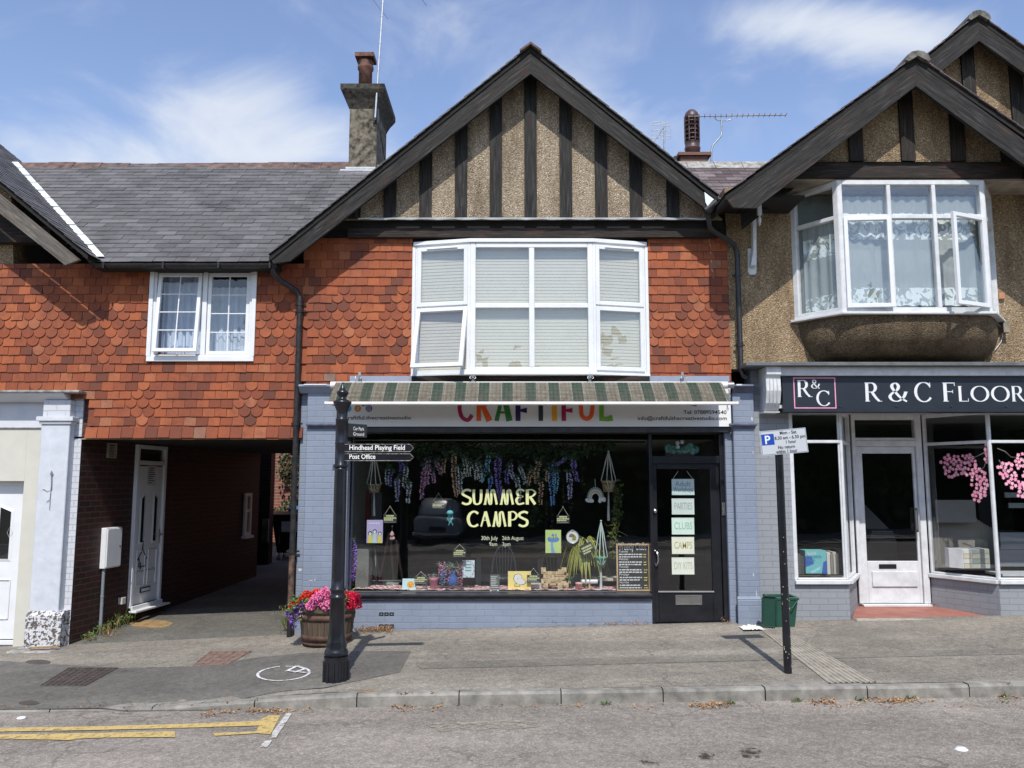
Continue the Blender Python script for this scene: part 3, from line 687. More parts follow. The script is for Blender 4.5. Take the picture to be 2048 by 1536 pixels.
# eaves: fascia, gutter
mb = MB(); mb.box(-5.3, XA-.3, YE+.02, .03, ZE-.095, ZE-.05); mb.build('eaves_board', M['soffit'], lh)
mb = MB(); N_ = 10
for i in range(N_):
    a0, a1 = PI+PI*i/N_, PI+PI*(i+1)/N_; r = .055
    y0, z0 = YE-.02, ZE-.055
    mb.quad((-5.28, y0+r*math.cos(a0), z0+r*math.sin(a0)), (-2.98, y0+r*math.cos(a0), z0+r*math.sin(a0)), (-2.98, y0+r*math.cos(a1), z0+r*math.sin(a1)), (-5.28, y0+r*math.cos(a1), z0+r*math.sin(a1)))
mb.box(-5.29, -5.28, YE-.075, YE+.035, ZE-.11, ZE-.055); mb.box(-2.985, -2.97, YE-.075, YE+.035, ZE-.115, ZE-.05)
for xx in (-5.15, -4.4, -3.7, -3.05): mb.box(xx-.012, xx+.012, YE-.08, YE+.04, ZE-.118, ZE-.04)
mb.build('gutter', M['oldpipe'], lh)

# generic window pieces ------------------------------------------------
def curtain(mb, O, U, N, w, h, folds=14, amp=.012, n=50):
    vs = []; 
    for i in range(n+1):
        o = V(O)+V(U)*(w*i/n)+V(N)*(amp*math.sin(i/n*folds*2*PI)+amp*.5*math.sin(i*1.7)); vs += [o, o+Z1*h]
    mb.add(vs, [(2*i, 2*i+2, 2*i+3, 2*i+1) for i in range(n)], sm=True)
# left upper window
x0, x1, z0, z1 = win_l
mb = MB(); F = (x0, -.05, z0); mb.frame(F, X1, Y1, x1-x0, z1-z0, .055, 0, .13)
mb.box(x0-.03, x1+.03, -.075, -.052, z0-.035, z0+.03); mb.box(x0-.035, x0+.02, -.075, -.052, z0+.031, z1+.03); mb.box(x1-.02, x1+.035, -.075, -.052, z0+.031, z1+.03); mb.box(x0+.021, x1-.021, -.075, -.052, z1-.02, z1+.03)
xm = (x0+x1)/2+.02; mb.box(xm-.03, xm+.03, -.048, .06, z0+.056, z1-.056)
wl_ = mb.build('window', M['pvc'], lh, bevel=.004)
def sash(name, O, U, N, w, h, parent, t=.045, cols=0, rows=0, glass='glass_up', tilt=0, g_n=.02):
    U, N = V(U), V(N); Hh = Z1.copy()
    if tilt: Hh = (Z1*math.cos(tilt)+N*math.sin(tilt)); O = V(O)+Z1*h-Hh*h; NN = (N*math.cos(tilt)-Z1*math.sin(tilt))
    else: NN = N
    O = V(O); mb = MB()
    for (a, b_, c, d_) in ((0, t, 0, h), (w-t, w, 0, h), (t, w-t, 0, t), (t, w-t, h-t, h)): mb.ob(O, U, NN, Hh, a, b_, 0, .045, c, d_)
    for i in range(1, cols): mb.ob(O, U, NN, Hh, t+(w-2*t)*i/cols-.008, t+(w-2*t)*i/cols+.008, g_n-.008, g_n-.002, t, h-t)
    for j in range(1, rows): mb.ob(O, U, NN, Hh, t, w-t, g_n-.0079, g_n-.003, t+(h-2*t)*j/rows-.007, t+(h-2*t)*j/rows+.007)
    s_ = mb.build(name, M['pvc'], parent, bevel=.004)
    g = MB(); q = [O+U*a+NN*g_n+Hh*b_ for a, b_ in ((t-.004, t-.004), (w-t+.004, t-.004), (w-t+.004, h-t+.004), (t-.004, h-t+.004))]; g.quad(*q)
    g.build('glass', M[glass], parent)
    return s_
sash('casement', (x0+.075, -.055, z0+.075), X1, Y1, xm-.04-x0-.075, z1-z0-.14, wl_, cols=2, rows=4, tilt=R_(5.5), glass='glass')
sash('casement', (xm+.035, -.03, z0+.06), X1, Y1, x1-.06-xm-.035, z1-z0-.12, wl_, cols=2, rows=4, glass='glass')
mb = MB(); curtain(mb, (x0+.03, .22, z0), X1, Y1, (x1-x0)*.48, z1-z0, 7, .02); curtain(mb, (x0+(x1-x0)*.5, .2, z0), X1, Y1, (x1-x0)*.5, z1-z0-.2, 7, .02)
tn = plain('pale_blue_curtain', (.48, .55, .66), .8, var=.08); mb.build('curtain', tn, wl_)
mb = MB(); mb.box(x0-.3, x1+.3, .9, .95, z0-.3, z1+.3); mb.build('room_back', M['soffit'], wl_)
mb = MB(); mb.box(x0-.02, x1+.02, -.1, -.03, z1+.03, z1+.05); mb.build('window_head', M['pvc'], wl_)

# ground floor of the left shop: white pilaster, fascia, cream wall, door
ZG = -.6
ls = thing('white_shopfront', 'white painted shopfront with pilaster, cream wall and peeling pilaster foot', 'shopfront', (-6.4, 0, -.3))
pxl, pxr = xat(75, 1000, -.1), xat(133, 1000, -.1); pel = xat(160, 1000, 0)
mb = MB()
mb.box(pel-.3, -5.475, -.0, .3, ZG, ZCOR-.03); mb.build('wall_return', M['whitebrick'], ls)
mb = MB(); mb.box(pxl, pxr, -.13, -.001, zat(1228, -.13), zat(842, -.13)-.0); mb.build('pilaster', M['whitetex'], ls, bevel=.008)
mb = MB(); mb.box(pxl+.01, pxr-.01, -.13, -.001, zat(838, -.13)+.03, zat(800, -.13)); mb.build('pilaster_head', M['whitebrick'], ls, bevel=.006)
mb = MB(); a, b = xat(49, 1260, -.2), xat(121, 1260, -.2)
mb.box(a, b, -.2, -.001, ZG, zat(1232, -.2)); mb.prism([(a, -.2, zat(1232, -.2)+.001), (a, -.001, zat(1232, -.2)+.001), (a, -.001, zat(1222, -.13)), (a, -.135, zat(1222, -.13))], (b-a, 0, 0)); mb.box(b+.001, -5.474, -.012, -.001, ZG, zat(1240, 0)); mb.build('pilaster_base', M['peel'], ls, bevel=.01)
mb = MB(); mb.box(pxl-.05, pxr+.05, -.17, -.001, zat(842, -.17), zat(833, -.17)); mb.box(pxl-.02, pxr+.02, -.15, -.001, zat(848, -.15), zat(842, -.17)-.001); mb.build('pilaster_cap', M['whitepaint'], ls, bevel=.006)
mb = MB(); zc = ZCOR; mb.prism([(XL, -.02, zc-.03), (XL, -.02, zc-.13), (XL, -.1, zc-.11), (XL, -.2, zc-.05), (XL, -.22, zc-.028)], (-5.62-XL, 0, 0)); mb.build('cornice', M['whitepaint'], ls, bevel=.004)
mb = MB(); mb.box(XL, -5.42, -.24, .02, zc-.027, zc+.005); mb.build('cornice_cap', M['greycap'], ls, bevel=.006)
wz = zat(857, .05); mb = MB(); mb.box(XL, pxl, .012, .3, wz+.012, zc-.04); mb.build('fascia_panel', M['whitepaint'], ls)
mb = MB(); mb.box(XL, pxl, .0, .3, wz-.0, wz+.011); mb.build('fascia_trim', M['greycap'], ls)
dx0, dx1, dzt = xat(-96, 1000, .12), xat(55, 1000, .12), zat(962, .1)
mb = MB(); mb.box(dx1, pxl, .018, .3, ZG, wz-.001); mb.box(XL, dx1-.001, .018, .3, dzt, wz-.001); mb.box(XL, dx0, .018, .3, ZG, dzt-.001); mb.build('cream_wall', M['cream'], ls)

def upvc_door(parent, O, U, N, w, h, top=0, hand=1, lights=1, sticker=False, name='door'):
    """U along the door, N pointing outward to the viewer side"""
    O, U, N = V(O), V(U), V(N); H = Z1; nb = -N
    mb = MB(); H2 = h+top
    mb.ob(O, U, N, H, 0, .055, -.05, .03, 0, H2); mb.ob(O, U, N, H, w-.055, w, -.05, .03, 0, H2); mb.ob(O, U, N, H, .055, w-.055, -.05, .03, H2-.055, H2)
    if top: mb.ob(O, U, N, H, .055, w-.055, -.05, .025, h-.03, h+.03)
    mb.ob(O, U, N, H, .0, w, .0301, .06, -.03, .025)
    d = mb.build(name, M['pvc'], parent, bevel=.004)
    l = MB(); a, b = .06, w-.06; lw = b-a; hh = h-.04-(0 if not top else .01)
    l.ob(O, U, N, H, a, b, -.03, 0, .03, hh)
    gl = MB(); gs = []
    nl = lights
    for i in range(nl):
        cxx = a+lw*((i+.5)/nl if nl > 1 else .38); gw = .085 if nl == 2 and top else .14; g0, g1 = (h*.44, h*.76) if top else (h*.51, h*.82)
        tl = .03*(1 if i == 0 else -1) if nl == 2 else .05
        pts = [(cxx-gw/2, g0), (cxx+gw/2, g0), (cxx+gw/2, g1+(tl if nl == 2 else -.0)), (cxx-gw/2, g1-(tl if nl == 2 else -.06))]
        gl.add([O+U*u+N*.008+H*z for u, z in pts], [(0, 1, 2, 3)])
        gl.add([O+U*u+N*.002+H*z for u, z in pts], [(0, 1, 2, 3)], mi=1)
        c = V((sum(p[0] for p in pts)/4, sum(p[1] for p in pts)/4, 0))
        for k in range(4):
            p, q = pts[k], pts[(k+1) % 4]; ex = lambda t, f: (c.x+(t[0]-c.x)*f[0], c.y+(t[1]-c.y)*f[1])
            f = (1+.07/gw*1, 1+.07/(g1-g0)); P, Q = ex(p, f), ex(q, f)
            l.add([O+U*p[0]+N*.012+H*p[1], O+U*q[0]+N*.012+H*q[1], O+U*Q[0]+N*.001+H*Q[1], O+U*P[0]+N*.001+H*P[1]], [(0, 1, 2, 3), (3, 2, 1, 0)][:1])
    for (ua, ub, za, zb_) in ([(.12, .44, .14, .38), (.56, .88, .14, .38)]):
        P = [(a+lw*ua, h*za), (a+lw*ub, h*za), (a+lw*ub, h*zb_), (a+lw*ua, h*zb_)]
        for k in range(4):
            p, q = P[k], P[(k+1) % 4]
            l.tube([O+U*p[0]+N*.002+H*p[1], O+U*q[0]+N*.002+H*q[1]], .011, 6)
    l.build('leaf', M['pvc'], d)
    gl.build('glass', [M['glass_up'], M['soffit']], d)
    m = MB(); zz = h*(.44 if not top else .105); m.ob(O, U, N, H, w/2-.13, w/2+.13, .001, .012, zz-.035, zz+.035); m.ob(O, U, N, H, w/2-.11, w/2+.11, .0121, .014, zz-.02, zz+.02, mi=1)
    m.build('letterbox', [M['blackplastic'], M['pvc']], d)
    if hand:
        m = MB(); u = .095 if hand < 0 else w-.095
        m.ob(O, U, N, H, u-.018, u+.018, .001, .012, h*.42, h*.52); m.tube([O+U*u+N*.01+H*h*.485, O+U*u+N*.055+H*h*.485, O+U*(u+(.12 if hand < 0 else -.12))+N*.055+H*h*.483], .011, 8)
        m.build('handle', M['alu'], d)
    if top:
        m = MB(); m.add([O+U*u+N*-.01+H*z for u, z in ((.05, h+.03), (w-.05, h+.03), (w-.05, H2-.05), (.05, H2-.05))], [(0, 1, 2, 3)]); m.add([O+U*u+N*-.04+H*z for u, z in ((.05, h+.03), (w-.05, h+.03), (w-.05, H2-.05), (.05, H2-.05))], [(0, 1, 2, 3)], mi=1)
        m.build('fanlight', [M['glass_up'], M['soffit']], d)
    return d
dzb = zat(1284, .12)
dr = upvc_door(ls, (dx0, .14, dzb), X1, -Y1, dx1-dx0, dzt-dzb, lights=2, hand=0)
dr.name = 'door'
mb = MB(); mb.add([(a, .118, b) for a, b in ((0, 0), (1, 0), (1, 1), (0, 1))], [(0, 1, 2, 3)]) if False else None
dcx = xat(19, 1060, .12); mb = MB(); zz = zat(1065, .12)
for k in range(4):
    a0, a1 = k*PI/2, (k+1)*PI/2; mb.tube([(dcx+.035*math.cos(a0), .13, zz+.07*math.sin(a0)), (dcx+.035*math.cos(a1), .13, zz+.07*math.sin(a1))], .002, 4)
mb.build('leaded_diamond', M['lead'], dr)
mb = MB(); mb.box(dx0, dx1+.1, -.22, .06, dzb-.07, dzb-.045); mb.build('threshold', M['whitepaint'], ls)
hk = thing('wall_hook', 'wrought iron scroll hook on the white pilaster', 'hook', (at(103, 945, -.13)[0], -.13, zat(1000, -.13)))
q = lambda x, y, Y=-.15: at(x, y, Y)
mb = MB(); mb.tube([q(103, 950), q(102.5, 975), q(100, 981), q(95, 984, -.2), q(90, 981, -.23), q(86, 977, -.25), q(86, 981, -.24)], .006, 6); mb.tube([q(103, 960, -.14), q(99, 1020, -.136)], .004, 6); mb.prism([q(100, 948, -.145), q(103, 941, -.145), q(106, 948, -.145), q(103, 954, -.145)][::-1], (0, .012, 0)); mb.build('scroll', M['galv'], hk)

# passage: side wall (splayed), far side, ceiling
pv = thing('passage_walls', 'dark red brick side walls and ceiling of the carriage passage', 'wall', (-4.5, 1, -.2))
PA, PB = V((-5.472, -.0, 0)), V((-4.86, 5.5, 0)); PU = (PB-PA).normalized(); PN = V((PU.y, -PU.x, 0))     # PN points into the passage (+x)
def onpass(px, py, off=0):
    d = ray(px, py); o = V((0, CY, CZ)); t = ((PA+PN*off)-o).dot(PN)/d.dot(PN); return o+d*t
mb = MB(); mb.ob(PA, PU, PN, Z1, 0.002, (PB-PA).length, -.3, 0, -.7, ZPAS+.0); mb.box(XA-.0, XA+.2, .01, 5.5, -.6, ZPAS-.01); mb.build('wall', M['shadebrick'], pv)
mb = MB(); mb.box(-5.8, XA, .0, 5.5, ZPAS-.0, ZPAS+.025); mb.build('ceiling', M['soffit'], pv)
mb = MB(); mb.box(-5.47, XA, -.035, .03, ZPAS-.012, ZPAS-.001); mb.build('edge_board', M['soffit_pale'], pv)
# passage door
pa, pb_ = onpass(257, 1205, .02), onpass(318, 1190, .02)
s0, s1 = (pa-PA).dot(PU), (pb_-PA).dot(PU)
zb_ = (onpass(257, 1217, .02).z); zt_ = ZPAS-.02
hd = onpass(276, 925, .02).z-zb_
pd = thing('side_door', 'white panelled door with fanlight in the brick passage wall', 'door', PA+PU*s0)
upvc_door(pd, PA+PU*s0+PN*.02+Z1*zb_, PU, PN, s1-s0, hd, top=zt_-zb_-hd, lights=2, hand=1, name='door_set')
mb = MB(); mb.ob(PA+PU*s0+Z1*zb_, PU, PN, Z1, -.05, s1-s0+.06, .06, .17, -.055, -.028); mb.build('sill', M['pvc'], pd, bevel=.004)
# little bird-house drawing and notice on the door
mb = MB(); o = PA+PU*(s0)+PN*.026; wd = s1-s0
bz = zb_+hd*.27
for pts in ([(.25, 0), (.45, 0)], [(.25, 0), (.25, .12)], [(.45, 0), (.45, .12)], [(.2, .1), (.35, .24), (.5, .1)], [(.35, .24), (.35, .36)], [(.3, -.03), (.3, .06)]): mb.tube([o+PU*(wd*u)+Z1*(bz+z) for u, z in pts], .008, 5)
for i in range(9): mb.tube([o+PU*(wd*(.2+i*.07))+Z1*(bz-.07+.012*math.sin(i*2.1)), o+PU*(wd*(.25+i*.07))+Z1*(bz-.05+.012*math.sin(i*3))], .004, 4)
mb.build('birdhouse_decal', M['blackplastic'], pd)
mb = MB(); mb.ob(o, PU, PN, Z1, wd*.38, wd*.66, 0, .003, zb_+hd*.84, zb_+hd*.98)
for i in range(8): mb.ob(o, PU, PN, Z1, wd*.41, wd*random.uniform(.52, .63), .0031, .0036, zb_+hd*(.96-.015*i), zb_+hd*(.966-.015*i), mi=1)
mb.build('notice', [plain('pale_paper', (.55, .55, .54), .7), M['blackplastic']], pd)
# things on the passage wall
mt = thing('meter_box', 'white wall-mounted meter box with round lock on brick', 'meter box', onpass(215, 1140))
a, b = onpass(211, 1138, .09), onpass(242, 1128, .09); t0, t1_ = (a-PA).dot(PU), (b-PA).dot(PU); zt2, zb2 = onpass(217, 1056, .09).z, a.z
mb = MB(); mb.ob(PA, PU, PN, Z1, t0, t1_, 0, .075, zb2, zt2); mb.build('box', M['pvc'], mt, bevel=.006)
mb = MB(); mb.ob(PA, PU, PN, Z1, t0+.012, t1_-.01, .0751, .09, zb2+.015, zt2-.015); mb.build('lid', M['pvc'], mt, bevel=.004)
mb = MB(); c = PA+PU*(t1_-.05)+PN*.091+Z1*(zb2+(zt2-zb2)*.52); mb.ball(c, .012, 8); mb.build('lock', M['blackplastic'], mt)
mb = MB(); c = PA+PU*(t0+.05)+PN*.035; mb.tube([c+Z1*(zb2-.001), c+Z1*(zb2-.5), V((c.x, c.y, zg(c.x, .1)-.02))], .021, 10); c2 = c+Z1*(zb2-.35); mb.tube([c2, c2-Z1*.02], .026, 10); mb.build('conduit', plain('blue_grey_pipe', (.20, .23, .26), .5), mt)
vt = thing('wall_vent', 'small cream louvred vent high on passage wall', 'vent', onpass(222, 900))
a, b = onpass(216, 900, .02), onpass(233, 900, .02); t0, t1_ = (a-PA).dot(PU), (b-PA).dot(PU); za, zb3 = onpass(222, 916, .02).z, onpass(222, 886, .02).z
mb = MB(); mb.frame(PA+PU*t0+Z1*za+PN*.0, PU, PN, t1_-t0, zb3-za, .02, 0, .03)
for i in range(7): mb.ob(PA, PU, PN, Z1, t0+.021, t1_-.021, .004, .02, za+.03+i*(zb3-za-.06)/7, za+.038+i*(zb3-za-.06)/7+.004)
mb.build('grille', M['soffit_pale'], vt)
jb = MB(); a = onpass(236, 1203, .0); jb.ob(a, PU, PN, Z1, 0, .09, 0, .06, -.04, .05); tag(jb.build('junction_box', M['cream'], None, bevel=.004), 'small cream junction box low on brick beside side door', 'junction box')
# passage window further in
a, b = onpass(487, 1040, .01), onpass(500, 1040, .01); t0, t1_ = (a-PA).dot(PU), (b-PA).dot(PU); za, zb3 = onpass(490, 1071).z, onpass(490, 986).z
pw = thing('passage_window', 'narrow white sash window at the far end of the passage wall', 'window', a)
mb = MB(); mb.frame(PA+PU*t0+Z1*za, PU, PN, t1_-t0, zb3-za, .06, 0, .04); mb.ob(PA+PU*t0+Z1*za, PU, PN, Z1, .06, t1_-t0-.06, 0, .035, (zb3-za)*.55, (zb3-za)*.55+.05); mb.ob(PA+PU*t0+Z1*za, PU, PN, Z1, -.04, t1_-t0+.04, 0, .08, -.05, -.001); mb.build('frame', M['pvc'], pw)
mb = MB(); mb.ob(PA+PU*t0+Z1*za, PU, PN, Z1, .06, t1_-t0-.06, .003, .01, .06, zb3-za-.06); mb.build('glass', M['glass_up'], pw)

# ============================================================ yard behind the passage
yb_ = thing('added_rear_building', 'tall dark brick building closing the yard behind', 'house', (-2, 12, 0)); mb = MB(); mb.box(-12, 6, 12, 12.4, -.3, 7); mb.box(1.5, 1.8, 6.2, 12, -.3, 6); mb.build('wall', M['redbrick2'], yb_)  # unseen mass and side wall, added to cut light reaching the passage
yw = thing('yard_wall', 'red brick yard building seen through the passage', 'wall', (-4.5, 10, 0))
mb = MB(); xq = xat(541, 1000, 8.6); mb.box(-9, xat(540, 1000, 7.2), 7.2, 7.5, -.3, 5); mb.build('wall', M['shadebrick'], yw)
mb = MB(); mb.box(-7, 1.5, 11, 11.3, -.3, 3.4); mb.build('back_wall', M['redbrick2'], yw)
mb = MB(); a = at(522, 1000, 7.2); mb.box(xat(527, 1040, 7.2), xat(539, 1040, 7.2), 7.13, 7.19, zat(1085, 7.2), zat(1038, 7.2))
for i in range(9): zz = zat(1083-5*i, 7.1); mb.box(xat(528, 1040, 7.2), xat(538, 1040, 7.2), 7.12, 7.129, zz, zz+.014)
mb.build('vent_panel', M['soffit_pale'], yw)
iv = MB(); rg = random.Random(4); ia = at(555, 900, 10.5); ib = at(592, 1030, 10.5)
for i in range(2600):
    x = rg.uniform(ia.x-.05, ib.x+.6); z = rg.uniform(.9, 3.6); y = 10.9-rg.random()**2*.55
    if x < ia.x+.25*math.sin(z*5)+.12: continue
    iv.leaf((x, y, z), (rg.uniform(-.6, .6), -rg.random(), rg.uniform(-1, .2)), .07, .09, rnd=rg.random())
tag(iv.build('ivy', mk_leaf('ivy_leaf', (.02, .035, .012), (.07, .10, .035))), 'dark ivy climbing the yard wall behind the wheeled bin', 'ivy')
def wheelie(name, x0, x1, y, zt, mat, label, lab=None):
    zb = zg(x0, y); t = thing(name, label, 'bin', ((x0+x1)/2, y, zb))
    m = MB(); w = x1-x0; d = w*.75; h = zt-zb-.16
    vs = []
    for (e, z) in ((.12, zb+.16), (0, zb+.16+h*.9), (-.03, zb+.16+h*.9), (-.03, zb+.16+h*.95)):
        vs += [(x0+e, y+e*.5, z), (x1-e, y+e*.5, z), (x1-e, y+d-e*.5, z), (x0+e, y+d-e*.5, z)]
    m.add(vs, [(i*4+k, i*4+(k+1) % 4, (i+1)*4+(k+1) % 4, (i+1)*4+k) for i in range(3) for k in range(4)]+[(3, 2, 1, 0)])
    for i in range(4): m.box(x0+w*(.2+.18*i), x0+w*(.23+.18*i), y-.012, y+.05, zb+.35, zb+.16+h*.85)
    m.build('body', mat, t, bevel=.01)
    m = MB(); m.prism([(x0-.04, y-.05, zt-.09), (x0-.04, y-.05, zt-.05), (x0-.04, y+d*.5, zt), (x0-.04, y+d+.03, zt-.04), (x0-.04, y+d+.03, zt-.09)], (w+.08, 0, 0)); m.build('lid', mat, t, bevel=.01)
    for k, xx in enumerate((x0+.15, x1-.15)):
        for yy in (y+.08, y+d-.12):
            m = MB(); m.lathe([(.02, -.02), (.08, -.02), (.085, 0), (.08, .02), (.02, .02)], (0, 0, 0), 14)
            m.v = [V((xx+p.z, yy+p.x, zb+.085+p.y)) for p in m.v]; m.tube([(xx, yy, zb+.09), (xx, yy, zb+.2)], .015, 6); m.build('castor', M['galv'], t)
    if lab: m = MB(); m.box(x0+w*.25, x0+w*.65, y-.022, y-.014, zb+.62, zb+.85); m.build('label_plate', M['whitepaint'], t)
    return t
wheelie('wheeled_bin', xat(541, 1100, 7.9), xat(592, 1100, 7.9)+.35, 7.9, zat(1024, 7.9)+.0, M['blackplastic'], 'large black four-wheeled bin in the yard beyond the passage', 1)
wheelie('wheeled_bin', xat(574, 1100, 9.3), xat(574, 1100, 9.3)+1.1, 9.3, zat(1012, 9.3), plain('blue_bin_plastic', (.05, .16, .32), .45), 'blue bin half hidden behind the black wheeled bin')
# ============================================================ CRAFT SHOP
XB = xat(1456, 600, 0)
cs = thing('shop_house', 'half-timbered gabled house above the blue-grey craft shop', 'house', (0, 0, 0))
YC = -.2                                    # face of the shallow bay
zb0, zb1 = zat(750, YC), zat(480, YC)
bx0, bx1 = xat(830, 615, -.02), xat(1291, 615, -.02)
ZT0 = zat(763, 0)
mb = MB(); mb.box(XA+.001, XB, .03, .33, ZT0-.1, 5.1); mb.box(XA, XA+.15, .33, 6, -.3, 4.7); mb.box(XB-.15, XB, .33, 6, -.3, 4.7); mb.box(XA, XB, 5.9, 6, -.3, 4.5)
mb.build('wall', M['redbrick'], cs)
tile_wall(XA+.005, XB, ZT0-.02, zat(478, 0), [(bx0-.04, bx1+.04, zb0-.15, zb1+.3)]).build('hung_tiles', M['tile'], cs)
YGB, YGW = -.45, -.14
ap, ax = at(1061, 93, YGB), None
sl = .845; zlE, zrE = at(540, 511, YGB).z, at(1438, 392, YGB).z
mb = MB(); gable_prism(mb, ap.x, ap.z-.02, sl, sl, zlE-.02, zrE-.02, YGB-.01, 4.0, .055)
cr_ = mb.build('roof', M['soffit'], cs)
for sg in (-1, 1):
    zE = zlE if sg < 0 else zrE; run = (ap.z-zE)/sl
    lo = V((ap.x+sg*run, 0, zE)); hi = V((ap.x, 0, ap.z)); d = (hi-lo).normalized(); n = V((-d.z*-sg*-1, 0, 0)); n = V((sg*d.z, 0, abs(d.x)))
    mb = MB(); O = lo+V((0, YGB-.04, -.015)); Lh = (hi-lo).length-.04
    if sg > 0: tiles(mb, O, Y1, d, n, 4.3, Lh, .27, .139, .006, .016, .31, None, None, jit=.007, thick=.007)
    else: tiles(mb, O, Y1, d, n, 4.3, Lh, .27, .139, .006, .016, .31, None, None, jit=.007, thick=.007)
    mb.build('slates', M['slate'], cr_)
mb = MB(); y = YGB-.07; k = 0
while y < 3.4:
    z = ap.z+.03-.012*(k % 2); mb.prism([(ap.x-.14, y, z-.105), (ap.x, y, z), (ap.x+.14, y, z-.105), (ap.x+.13, y, z-.13), (ap.x, y, z-.03), (ap.x-.13, y, z-.13)], (0, .44, 0)); y += .445; k += 1
mb.build('ridge_tiles', M['ridge'], cr_)
for pts in ([(1061, 105), (541, 514), (546, 527), (580, 522), (1061, 147)], [(1061, 105), (1061, 147), (1416, 421), (1434, 407)]):
    P = pl(pts, YGB+.005); mb = MB(); mb.prism(P, (0, .045, 0), axis=(P[-1]-P[0] if len(pts) == 4 and 0 else (at(541, 514, YGB)-at(1061, 105, YGB) if pts[1][0] < 600 else at(1434, 407, YGB)-at(1061, 105, YGB))))
    mb.build('bargeboard', M['wood'], cs)
mb = MB(); mb.prism(pl([(1409, 384), (1436, 405), (1418, 418), (1411, 404)], YGB-.012), (0, .01, 0)); mb.build('lead_cap', M['leadwhite'], cs)
# dark underside between bargeboard and wall is the roof slab itself; gable wall
zg0 = zat(438, YGW)
gw = lambda z: (ap.z-.09-z)/sl
mb = MB(); mb.prism([(ap.x-gw(zg0), YGW, zg0), (ap.x+gw(zg0), YGW, zg0), (ap.x, YGW, ap.z-.09)], (0, .15, 0)); mb.build('gable_panel', M['pebble'], cs)
for px in (708, 779, 850.5, 921.5, 991.5, 1061.5, 1132.5, 1203.5, 1273, 1347):
    a, b = xat(px-12.5, 436, YGW-.03), xat(px+12.5, 436, YGW-.03)
    zt = ap.z-.11-abs((a+b)/2-ap.x)*sl
    zta, ztb = ap.z-.10-abs(a-ap.x)*sl, ap.z-.10-abs(b-ap.x)*sl
    mb = MB(); P = [(a, YGW-.035, zg0+.002), (b, YGW-.035, zg0+.002), (b, YGW-.035, ztb)]
    if a < ap.x < b: P.append((ap.x, YGW-.035, ap.z-.10))
    P.append((a, YGW-.035, zta))
    if min(zta, ztb) < zg0+.05: continue
    mb.prism(P, (0, .034, 0), axis=(0, 0, 1)); mb.build('timber', M['wood'], cs)
xg0, xg1 = ap.x-gw(zg0)+.02, ap.x+gw(zg0)-.02
mb = MB(); n = 40
for i in range(n):
    a, b = xg0+.25+(xg1-xg0-.4)*i/n, xg0+.25+(xg1-xg0-.4)*(i+1)/n; wv = .006*math.sin(i*1.9); w2 = .006*math.sin((i+1)*1.9)
    mb.add([(a, YGW-.075, zg0-.012+wv), (b, YGW-.075, zg0-.012+w2), (b, YGW-.04, zg0+.005), (a, YGW-.04, zg0+.005), (a, YGW-.07, zg0-.03+wv), (b, YGW-.07, zg0-.03+w2)], [(0, 1, 2, 3), (4, 5, 1, 0)])
mb.build('drip_flashing', M['lead'], cs)
za, zb = zat(474, YGW+.02), zat(456, YGW+.02)
mb = MB(); mb.prism([(xg0+.1, YGW+.02, za), (xg1-.05, YGW+.02, za), (xg1-.05, YGW+.02, zb), (xg0+.1, YGW+.02, zb)], (0, .1, 0), axis=X1); mb.build('beam', M['woodbeam'], cs)
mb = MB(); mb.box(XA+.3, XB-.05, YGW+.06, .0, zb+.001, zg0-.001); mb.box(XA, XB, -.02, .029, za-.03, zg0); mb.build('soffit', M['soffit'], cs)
# ---- bay window
def bay_side(parent, O, U, N, w, h, z0, mid, vent=True, openlow=False):
    t = .05; O = V(O); mb = MB()
    mb.frame(O+Z1*z0, U, N, w, h, .045, 0, .07); mb.ob(O+Z1*z0, U, N, Z1, .045, w-.045, 0, .065, mid-.02, mid+.02)
    p = mb.build('side_light', M['pvc'], parent, bevel=.004)
    for k, (a, b, til) in enumerate(((.04, mid-.015, R_(17) if openlow else 0), (mid+.015, h-.04, 0))):
        o = O+V(U)*.035+Z1*(z0+a)+V(N)*-.02
        if openlow and k == 0: o = o+V(U)*-.0
        sash('casement', o, U, N, w-.07, b-a, p, glass='glass_up', tilt=til, t=.05)
    if vent: m = MB(); m.ob(O+Z1*(z0+h-.068), U, N, Z1, w*.22, w*.78, -.036, -.021, 0, .014); m.build('trickle_vent', M['pvc'], p)
    return p
c0, c1 = xat(940, 615, YC), xat(1187, 615, YC)
bw = MB(); hgt = zb1-zb0-.06; z0b = zb0+.03
mid = zat(611, YC)-z0b
bw.frame((c0, YC, z0b), X1, Y1, c1-c0, hgt, .07, 0, .08)
cm = (c0+c1)/2; bw.box(cm-.035, cm+.035, YC+.0, YC+.07, z0b+.07, z0b+hgt-.07)
bw.box(c0+.07, cm-.035, YC+.002, YC+.07, z0b+mid-.032, z0b+mid+.032); bw.box(cm+.035, c1-.07, YC+.002, YC+.07, z0b+mid-.032, z0b+mid+.032)
bwin = bw.build('bay_window', M['pvc'], cs, bevel=.008)
UL = (V((c0, YC, 0))-V((bx0, -.03, 0))); wL = UL.length; UL.normalize(); NL = V((-UL.y, UL.x, 0))
UR = (V((bx1, -.03, 0))-V((c1, YC, 0))); wR = UR.length; UR.normalize(); NR = V((-UR.y, UR.x, 0))
mb = MB(); zz0, zz1 = zb0-.0, zb1+.01
plan = [(bx0-.04, -.001), (bx0-.04, -.06), (c0-.01, YC-.04), (c1+.01, YC-.04), (bx1+.04, -.06), (bx1+.04, -.001)]
mb.prism([(x, y, zb0) for x, y in plan], (0, 0, .028)); mb.build('sill', M['pvc'], bwin, bevel=.004)
plan2 = [(bx0-.03, -.001), (bx0-.03, -.05), (c0-.005, YC-.02), (c1+.005, YC-.02), (bx1+.03, -.05), (bx1+.03, -.001)]
